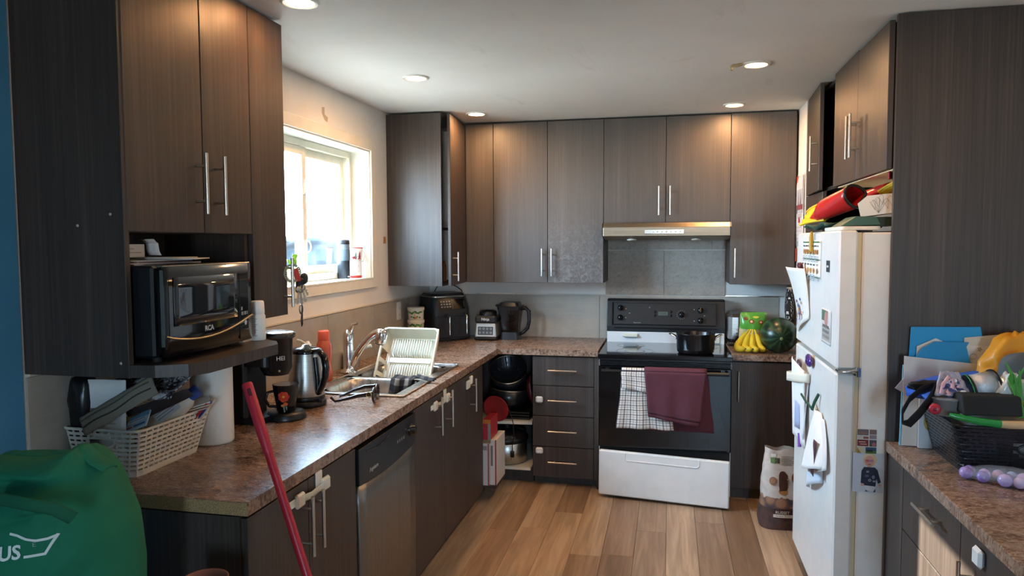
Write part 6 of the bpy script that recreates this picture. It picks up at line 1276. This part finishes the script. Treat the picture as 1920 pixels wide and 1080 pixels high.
t = thing('red_torch', 'red-capped pocket torch sticking out at the basket corner', 'torch', (.80, 2.42, .985)); ax = V3((-.35, -.9, .12)); part(t, 'cap', MB().lathe([(.014, .0), (.0165, .004), (.0165, .02), (.012, .024), (0, .024)], (.812, 2.44, .992), 20, ax), M('#b22a3a', .35)); part(t, 'lens', MB().lathe([(.006, .0245), (.005, .026), (0, .026)], (.812, 2.44, .992), 14, ax), M('#7a2030', .3)); part(t, 'body', MB().lathe([(.011, -.06), (.0135, 0), (0, .001)], (.812, 2.44, .992), 16, ax), M('#6f2430', .4))
t = thing('strap', 'wide black webbing strap looping over the corner of the black basket', 'strap', (.76, 2.47, .95)); lp = [(.835, 2.50, 1.045), (.80, 2.46, 1.01), (.765, 2.435, .975), (.735, 2.425, .945), (.718, 2.43, .945), (.722, 2.45, .975), (.75, 2.48, 1.01), (.79, 2.51, 1.035), (.83, 2.53, 1.045)]
part(t, 'webbing', MB().tube(lp, .019, 8, flat=.18), M('#121214', .8))
t = thing('toy_plant', 'green plastic leaf sprig with a white cup at the edge of the black basket', 'toy plant', (1.03, 2.45, 1.0))
for k in range(5): part(t, 'leaf', MB().tube([(1.045+.004*k, 2.44, .975), (1.035-.006*k+.01*(k % 2), 2.43, 1.05+.012*k), (1.02-.008*k+.022*(k % 3), 2.425, 1.11+.012*(k % 4))], [.006, .007, .002], 8, flat=.4), M('#4f9a3c', .4))
part(t, 'cup', MB().lathe([(.02, 0), (.036, .06), (.037, .062), (.03, .055), (0, .05)], (1.085, 2.47, 1.02), 20), M('#d8e6e2', .35))
soft('wrapper', 'crumpled clear bag beside the green leaf sprig', 'wrapper', (1.02, 2.475, 1.055), (.03, .025, .055), '#d5d8d6', 8, .3, 2.2, .2, R_('Y', 20), 2.2, coat=.5)
FILM = bpy.data.materials.new('crinkled_film'); FILM.use_nodes = True; _f = FILM.node_tree; _p = _f.nodes['Principled BSDF']; _p.inputs['Base Color'].default_value = lin('#dfe3ee'); _p.inputs['Roughness'].default_value = .14; _p.inputs['Coat Weight'].default_value = .6; _p.inputs['Alpha'].default_value = .2
_n = _f.nodes.new('ShaderNodeTexNoise'); _n.inputs['Scale'].default_value = 38; _n.inputs['Detail'].default_value = 4; _b = _f.nodes.new('ShaderNodeBump'); _b.inputs['Strength'].default_value = .9; _b.inputs['Distance'].default_value = .006
_k = _f.nodes.new('ShaderNodeTexCoord'); _f.links.new(_k.outputs['Object'], _n.inputs[0]); _f.links.new(_n.outputs[0], _b.inputs['Height']); _f.links.new(_b.outputs[0], _p.inputs['Normal'])
# bag of beads
BG = Matrix.Translation((.985, 2.335, CZ)) @ R_('Z', -34)
t = thing('ball_bag', 'clear plastic bag of lilac balls on the near counter', 'bag', (.985, 2.335, CZ))
random.seed(4); pts = []
for k in range(200):
    x, y = random.uniform(-.12, .115), random.uniform(-.038, .038); r = random.uniform(.0155, .0195)
    if all(math.hypot(x-a, y-b) > (r+q)*.93 for a, b, q in pts): pts.append((x, y, r))
for x, y, r in pts[:24]:
    part(t, 'ball', MB().ell((x, y, r+.0015), (r, r, r), 16, 10).xf(BG), M(random.choice(['#b79bd0', '#a58cc4', '#d3b6dc', '#8f6fb5', '#c9a5cf', '#9db4d8']), .25, coat=.5))
def bagfilm(u, v):
    a = 2*math.pi*u; w = math.sin(math.pi*v)**.45; return tuple(BG @ V3((-.135+.275*v, .056*w*math.cos(a), .0265*w+.0005+.0255*w*math.sin(a)+.003*nz(u*8, v*9, 2)*w)))
part(t, 'film', MB().grid(bagfilm, 28, 22, wu=True), FILM)
# ---- green shopping bag on a stool in front
ch = thing('wooden_stool', 'brown wooden stool with a round rail under the green bag', 'stool', (-1.28, 1.18, 0)); CHM = M('#6f4632', .4)
part(ch, 'seat', MB().prism(rrpath(-1.46, .98, -.98, 1.46, .04), .56, .59), CHM, bevel=.004)
for x in (-1.42, -1.02):
    for y in (1.02, 1.42): part(ch, 'leg', MB().cyl((x, y, 0), (x, y, .56), .016, .02, 12), CHM)
part(ch, 'rail', MB().tube([(-1.42, 1.02, .25), (-1.02, 1.02, .25)], .009, 8), CHM); part(ch, 'rail', MB().tube([(-1.42, 1.42, .25), (-1.02, 1.42, .25)], .009, 8), CHM)
solo('wooden_bowl', 'reddish-brown wooden bowl rim peeking out beside the green bag', 'bowl', MB().lathe([(0, 0), (.035, .0), (.05, .12), (.052, .166), (.048, .166), (.045, .12), (0, .01)], (-1.022, 1.40, .5905), 28), M('#8a5240', .35, coat=.2))
gb = thing('shopping_bag', 'large green fabric shopping bag with white lettering slumped on the stool', 'bag', (-1.30, 1.16, .59))
GRN = M('#0c6a4c', .8, bump=.25, bs=500)
def pw_(tab, q):
    for (a, b), (c, d) in zip(tab, tab[1:]):
        if q <= c: return lerp(b, d, max(0, (q-a)/(c-a)))
    return tab[-1][1]
XRT = [(.59, -1.08), (.86, -1.06), (.96, -1.062), (1.02, -1.085), (1.06, -1.105), (1.085, -1.118), (1.11, -1.128)]
XLT = [(.59, -1.43), (.95, -1.44), (1.02, -1.40), (1.06, -1.365), (1.085, -1.335), (1.11, -1.30)]
def topz(x): return pw_([(-1.45, 1.05), (-1.33, 1.086), (-1.22, 1.088), (-1.17, 1.098), (-1.14, 1.112), (-1.11, 1.085), (-1.0, 1.03)], x)
def fold(x, z):
    d = .010*nz(x, 0, z, 7.)+.004*nz(x+3, 1, z*1.5, 15.)
    d += .016*math.exp(-((z-1.080-.05*(x+1.1))/.010)**2)-.016*math.exp(-((z-1.064-.06*(x+1.1)+.5*max(0, x+1.06))/.007)**2)*(1 if x < -1.0 else .3)
    d += .034*math.exp(-((x+1.125)/.055)**2-((z-1.035)/.026)**2)-.016*math.exp(-((z-1.018-.25*(x+1.12))/.006)**2)*math.exp(-((x+1.13)/.06)**2)
    d -= .050*math.exp(-((x+1.050+.35*(z-1.02))/.016)**2-((z-1.015)/.036)**2)
    d += .012*math.exp(-(((x+1.02)-.9*(z-1.0))/.020)**2)-.010*math.exp(-(((x+.99)-1.1*(z-.97))/.016)**2)
    d += .008*math.sin((z-.55*x)*62)*math.exp(-((x+1.02)/.09)**2)*math.exp(-((z-.95)/.06)**2)
    return d
def bdep(v): return .015+.145*math.sqrt(max(0, 1-v**5))
def bagsurf(u, v):
    a = 2*math.pi*u; c_, s_ = math.cos(a), math.sin(a); z = lerp(.592, 1.09, v); xl, xr = pw_(XLT, z), pw_(XRT, z); x = (xl+xr)/2+(xr-xl)/2*math.copysign(abs(c_)**.85, c_)
    z = lerp(.592, topz(x), v); y = 1.20+bdep(v)*math.copysign(abs(s_)**.8, s_)
    k = min(1, 4*v)*min(1, abs(s_)*2)
    if s_ < 0: y -= fold(x, z)*k
    else: y += .4*fold(x+1, z)*k
    return (x, y, z)
part(gb, 'body', MB().grid(bagsurf, 150, 90, wu=True), GRN, solid=.003)
part(gb, 'bottom', MB().prism([(bagsurf(k/24, .02)[0], bagsurf(k/24, .02)[1]) for k in range(24)], .591, .594), GRN)
part(gb, 'top_seam', MB().grid(lambda u, v: (lerp(-1.32, -1.08, u), 1.20-.018*math.cos(math.pi*v)+.006*nz(u*5, v, 3), topz(lerp(-1.32, -1.08, u))-.004+.006*math.sin(math.pi*v)+.003*nz(u*9, 1, 2)), 30, 6), GRN, solid=.004)
part(gb, 'handle_strap', MB().grid(lambda u, v: tuple(V3(onbag((lerp(-1.16, -1.045, u), 1.054+.008*math.sin(3*u)+.018*(v-.5)-.03*max(0, u-.75), .002)))), 24, 4) if False else MB().tube([(-1.20, 1.055, 1.05), (-1.15, 1.035, 1.058), (-1.10, 1.03, 1.056), (-1.06, 1.045, 1.045), (-1.045, 1.07, 1.02)], .012, 10, flat=.3), M('#0a5539', .8))
def onbag(p):
    x, z = p[0], p[1]; v = max(0, min(1, (z-.592)/(topz(x)-.592))); zz_ = lerp(.592, 1.09, v); xl, xr = pw_(XLT, zz_), pw_(XRT, zz_)
    c_ = min(1, abs((x-(xl+xr)/2)/((xr-xl)/2))**(1/.85)); s_ = math.sqrt(1-c_*c_)
    return (x, 1.20-bdep(v)*s_**.8-fold(x, z)*min(1, 4*v)*min(1, s_*2)-.003-p[2], z)
bx0 = [(-1.18, .982), (-1.165, .979), (-1.15, .972), (-1.135, .968), (-1.12, .969), (-1.108, .973)]
gp = [('#d9ddd5', 'l', (bx0[k], bx0[k+1], .0045)) for k in range(5)]+[('#d9ddd5', 'l', ((-1.108, .975), (-1.119, .943), .0045)), ('#d9ddd5', 'l', ((-1.118, .944), (-1.150, .941), .0045))]
mb = MB(); mats_ = [M('#d9ddd5', .7)]
for i, (c, k, a) in enumerate(gp):
    (x0, y0), (x1, y1), w = a
    for q in range(6): shape(mb, 'l', ((lerp(x0, x1, q/6), lerp(y0, y1, q/6)), (lerp(x0, x1, (q+1.1)/6), lerp(y0, y1, (q+1.1)/6)), w), .0005)
mb.v = [onbag(p) for p in mb.v]; part(gb, 'frame_print', mb, mats_)
for s_t, px, pz, sz in (('US', -1.176, .947, .034), ('E', -1.137, .961, .011)):
    o = text(gb, 'lettering', s_t, Matrix.Identity(4), sz, M('#e4e7e0', .7) if s_t == 'US' else M('#7fa08f', .7), bold=.0008 if s_t == 'US' else 0)
    inv = WM[gb.name].inverted(); cs_, sn_ = math.cos(.12), math.sin(.12)
    for v in o.data.vertices: x, y, z = v.co; v.co = inv @ V3(onbag((px+x*cs_-y*sn_, pz+x*sn_+y*cs_, z+.001)))
    o.matrix_basis = Matrix()
# ---- broom leaning on the counter edge
A, B = V3((-1.133, 1.752, 1.134)), V3((-.642, 1.553, .045)); d = (B-A).normalized()
# keep the stick clear of the counter edge
off = V3((.012, -.012, 0)); A += off; B += off
t = thing('broom', 'red-handled broom leaning against the countertop edge', 'broom', tuple(B))
RDB = M('#b3202f', .35, coat=.2)
part(t, 'stick', MB().cyl(A+d*.16, B, .0115, n=20), RDB); part(t, 'grip', MB().tube([A, A+d*.004, A+d*.15, A+d*.19, A+d*.2], [.0125, .0145, .0145, .0125, .0115], 18), M('#b8283a', .4))
side = d.cross(V3((.6, -.8, 0))).normalized(); nn_ = side.cross(d).normalized()
Hs = frame(tuple(A+d*.028), d, side); part(t, 'hanging_hole', MB().box(-.011, -.0045, .0125, .011, .0045, .0152, .002).xf(Hs), M('#4a0f18', .6)); part(t, 'hanging_hole', MB().box(-.011, -.0045, -.0152, .011, .0045, -.0125, .002).xf(Hs), M('#4a0f18', .6))
hB = Matrix.Translation(B) @ R_('Z', 20); part(t, 'brush_block', MB().box(-.14, -.025, -.0, .14, .025, .035, .01).xf(hB), RDB)
bm_ = MB()
for i in range(40):
    for j in range(5): x, y = -.132+.264*i/39, -.018+.036*j/4; bm_.cyl((x, y, .0), (x*1.08, y*1.4, -.043), .0018, n=4, caps=False)
part(t, 'bristles', bm_.xf(hB), M('#2a2a2c', .7), kind='stuff')
# ---- potato bag
t = thing('potato_bag', 'paper potato sack standing on the floor between the cooker cabinet and the fridge', 'sack', (.60, 3.98, 0))
def sack(u, v):
    a = 2*math.pi*u; c_, s_ = math.cos(a), math.sin(a); hw = (.118-.012*v-.02*max(0, v-.75))*(.93+.07*min(1, v*9)); hd = .075*(1-max(0, v-.35)**1.6*1.15)
    x = .592+hw*math.copysign(abs(c_)**.55, c_)+.02*v; y = 3.985+max(.006, hd)*math.copysign(abs(s_)**.7, s_)+.02*v; z = .002+.413*v-.012*math.cos(3*a)*max(0, v-.8)*5*.3
    b = .010*nz(x, y, z, 10.)+.006*nz(x, z, y, 26.)*max(.15, v); return (x+b*c_, y+b*s_*1.2, z+(.006*math.sin(9*x*7) if v > .95 else 0))
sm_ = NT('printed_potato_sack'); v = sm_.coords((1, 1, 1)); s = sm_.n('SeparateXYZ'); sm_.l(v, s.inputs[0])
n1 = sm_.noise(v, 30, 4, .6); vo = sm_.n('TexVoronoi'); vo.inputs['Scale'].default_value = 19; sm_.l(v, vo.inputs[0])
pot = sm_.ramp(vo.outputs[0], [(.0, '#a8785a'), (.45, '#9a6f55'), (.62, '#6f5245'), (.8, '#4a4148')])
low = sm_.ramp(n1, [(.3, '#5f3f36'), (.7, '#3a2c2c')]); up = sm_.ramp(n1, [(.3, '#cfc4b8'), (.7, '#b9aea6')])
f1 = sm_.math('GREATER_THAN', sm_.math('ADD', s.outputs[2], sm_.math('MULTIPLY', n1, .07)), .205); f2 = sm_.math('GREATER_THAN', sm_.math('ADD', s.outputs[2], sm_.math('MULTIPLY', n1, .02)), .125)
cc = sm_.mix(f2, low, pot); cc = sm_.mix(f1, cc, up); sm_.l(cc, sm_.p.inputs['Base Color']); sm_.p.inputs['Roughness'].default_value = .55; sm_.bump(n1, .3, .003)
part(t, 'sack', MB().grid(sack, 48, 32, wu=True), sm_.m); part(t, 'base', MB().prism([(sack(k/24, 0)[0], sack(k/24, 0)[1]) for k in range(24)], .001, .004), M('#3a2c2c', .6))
SX_ = frame((.592, 3.985, 0), (1, 0, 0), (0, 0, 1))
def onsack(p):
    v = max(0, min(1, p[1]/.413)); lo, hi = .5, 1.0   # front half: x grows with u
    for _ in range(22):
        m_ = (lo+hi)/2
        if sack(m_, v)[0] < .592+p[0]: lo = m_
        else: hi = m_
    return (p[0], p[1], 3.985-sack(lo, v)[1]+p[2])
PS = [('#8f6148', 'e', (-.046, .255, .020, .022)), ('#9a6f50', 'e', (-.048, .258, .014, .015)), ('#8a5a42', 'e', (.065, .275, .02, .026)), ('#4f2f24', 'p', [(-.018, .288), (-.012, .302), (.0, .308), (.012, .304), (.028, .284), (.030, .262), (.026, .225), (.018, .205), (-.014, .205), (-.018, .23)]), ('#a87742', 'e', (.004, .205, .024, .018)), ('#5a7a42', 'r', (-.058, .345, -.012, .372)), ('#3f3a34', 'r', (-.036, .345, -.012, .372)), ('#e6e2da', 'r', (-.056, .376, -.03, .392)), ('#5d5450', 'r', (-.054, .380, -.034, .383)),
      ('#4a2a26', 'r', (-.04, .065, .06, .108)), ('#ded4c6', 'r', (-.046, .068, .05, .084))]
for r in range(6): PS.append(('#7a706a', 'r', (-.004, .338+.008*r, .05+.006*(r % 3), .341+.008*r)))
marks(t, 'sack_print', SX_, PS, .6, bend=onsack, lift=.0025)['kind'] = 'stuff'
for s_t, px, pz, sz, col in (('RUSSET', .000, .094, .0215, '#e9e0d2'), ("Farmers' Market", .004, .076, .0115, '#4a4440')):
    o = text(t, 'lettering', s_t, Matrix.Identity(4), sz, M(col, .6), bold=.0005 if px and sz > .02 else 0, shear=0 if sz > .02 else .2)
    inv = WM[t.name].inverted()
    for v in o.data.vertices: x, y, z = v.co; q = onsack((px+x, pz+y, z+.0035)); v.co = inv @ (SX_ @ V3(q))
    o.matrix_basis = Matrix()
# ---- inside the open corner cabinet
zs = .1045
for nm, lb, b, c1, prn in (('carton', 'tall white and red carton nearest the sink cabinet inside the open corner cabinet', (-1.052, 3.985, zs, -1.013, 4.20, .352), '#d5cfc9', [('#a8323a', 'r', (.0125, -.124, .0195, .124)), ('#8d8882', 'r', (-.016, .085, .008, .11))]),
                       ('carton', 'white and red carton beside the tallest one inside the open corner cabinet', (-1.011, 4.0, zs, -.972, 4.22, .372), '#d8d3cd', [('#a8323a', 'r', (.011, -.134, .0195, .134)), ('#6f6a66', 'r', (-.014, -.02, -.002, .10))]),
                       ('carton', 'small red and orange carton lying on the white ones in the open corner cabinet', (-1.05, 3.99, .3735, -1.003, 4.16, .492), '#b02a34', [('#c9772f', 'r', (-.0235, .035, .0235, .0595)), ('#8a8f82', 'r', (.006, -.0595, .0235, .035))])):
    o = solo(nm, lb, 'box', MB().box(*b, .001), M(c1, .5), group='cartons in the open corner cabinet'); marks(o, 'carton_print', frame(((b[0]+b[3])/2, b[1]-.0001, (b[2]+b[5])/2), (1, 0, 0), (0, 0, 1)), prn, .5)
solo('carton_filler', 'flat cardboard piece lying between the cartons', 'card', MB().box(-1.05, 3.992, .3525, -1.006, 4.16, .3732), M('#8a7256', .8))
part(bpy.data.objects['corner_base_cabinet'], 'bottom_edge', MB().box(-1.06, 3.985, .088, -.972, 4.22, .104), WOOD)
t = thing('slow_cooker', 'silver slow cooker with a black pot and lid in the open corner cabinet', 'slow cooker', (-1.045, 4.52, zs)); c = (-1.02, 4.50, zs+.0005)
part(t, 'casing', MB().lathe([(.115, 0), (.128, .01), (.13, .13), (.125, .135)], c, 40), STEELH); part(t, 'pot_rim', MB().lathe([(.126, .132), (.136, .14), (.138, .165), (.128, .17)], c, 40), BLACK); part(t, 'lid', MB().lathe([(.13, .168), (.12, .19), (.06, .205), (.02, .208), (.018, .225), (.024, .235), (0, .237)], c, 36), M('#1a1a1d', .15, coat=.3)); part(t, 'side_grip', MB().box(-1.085, 4.375, zs+.075, -1.02, 4.40, zs+.11, .008), BLACK)
part(t, 'power_cord', MB().tube([(-1.0, 4.38, .50), (-.965, 4.36, .44), (-.945, 4.345, .38), (-.945, 4.345, .3), (-.955, 4.355, .24), (-.955, 4.36, .205)], .003, 6).box(-.968, 4.352, .165, -.944, 4.368, .205, .004), BLACK); part(t, 'plug_pin', MB().box(-.963, 4.357, .145, -.960, 4.362, .165).box(-.952, 4.357, .145, -.949, 4.362, .165), NICKEL)
zm = .3855
def pan(name, label, c, r, h, col, tilt, mat=None, rim=None, cat='pan'):
    mb = MB().lathe([(0, 0), (r*.8, 0), (r*.97, h*.25), (r, h), (r*.96, h), (r*.92, h*.3), (0, .006)], (0, 0, 0), 36); Mx = Matrix.Translation(c) @ R_('X', tilt[0]) @ R_('Y', tilt[1]); t = thing(name, label, cat, c); part(t, 'body', mb.xf(Mx), mat or M(col, .3, coat=.2))
    part(t, 'rim', MB().tube([(r*.985*math.cos(2*math.pi*k/36), r*.985*math.sin(2*math.pi*k/36), h) for k in range(36)], .004, 6, closed=True).xf(Mx), rim or NICKEL); return t
for k in range(3):
    o = solo('baking_tray', ['lowest black baking tray on the middle shelf of the corner cabinet', 'middle black baking tray on the shelf of the corner cabinet', 'topmost black baking tray under the pans in the corner cabinet'][k], 'tray', MB().box(-1.12, 4.45, zm+.018*k, -.86, 4.80, zm+.012+.018*k, .004), M('#17171a', .3), group='baking trays in the corner cabinet')
pan('roasting_pan', 'large black roasting pan in the open corner cabinet', (-1.03, 4.58, .462), .135, .115, '#1d1e22', (4, 5))
t = pan('cake_pan', 'dark fluted bowl tilted on top of the roasting pan', (-1.03, 4.60, .62), .125, .09, '#26272b', (38, 4))
for k in range(20):
    a = 2*math.pi*k/20; Mx = Matrix.Translation((-1.03, 4.60, .62)) @ R_('X', 38) @ R_('Y', 4); part(t, 'flute', MB().tube([Mx @ V3((.055*math.cos(a), .055*math.sin(a), .008)), Mx @ V3((.112*math.cos(a), .112*math.sin(a), .03)), Mx @ V3((.118*math.cos(a), .118*math.sin(a), .085))], .0045, 5), M('#34353a', .2, .5))
t = thing('pan_lid', 'round red pan lid leaning in the open corner cabinet', 'lid', (-1.04, 4.3, zm)); Lx = Matrix.Translation((-1.055, 4.335, zm+.092)) @ R_('Z', -12) @ R_('X', -80); part(t, 'disc', MB().lathe([(0, .016), (.055, .013), (.083, .004), (.086, 0), (.082, 0), (.055, .008), (0, .011)], (0, 0, 0), 36).xf(Lx), M('#a01d28', .35, coat=.2)); part(t, 'knob', MB().lathe([(.008, .014), (.008, .024), (.014, .028), (0, .034)], (0, 0, 0), 16).xf(Lx), BLACK)
t = thing('frying_pan', 'black frying pan with a burgundy underside standing on edge in the corner cabinet', 'pan', (-.9, 4.55, zm+.06)); Lx = Matrix.Translation((-.880, 4.56, zm+.17)) @ R_('Y', 80) ; part(t, 'body', MB().lathe([(0, 0), (.085, 0), (.105, .03), (.102, .03), (.083, .004), (0, .004)], (0, 0, 0), 32).xf(Lx), M('#5a1a24', .35, coat=.2)); part(t, 'cooking_face', MB().lathe([(0, .0045), (.082, .0045)], (0, 0, 0), 32).xf(Lx), BLACK)
part(bpy.data.objects['drawer_cabinet'], 'hinge_plate', MB().box(-.8285, 4.395, .60, -.8255, 4.415, .74), M('#b9b6ae', .3, .8))
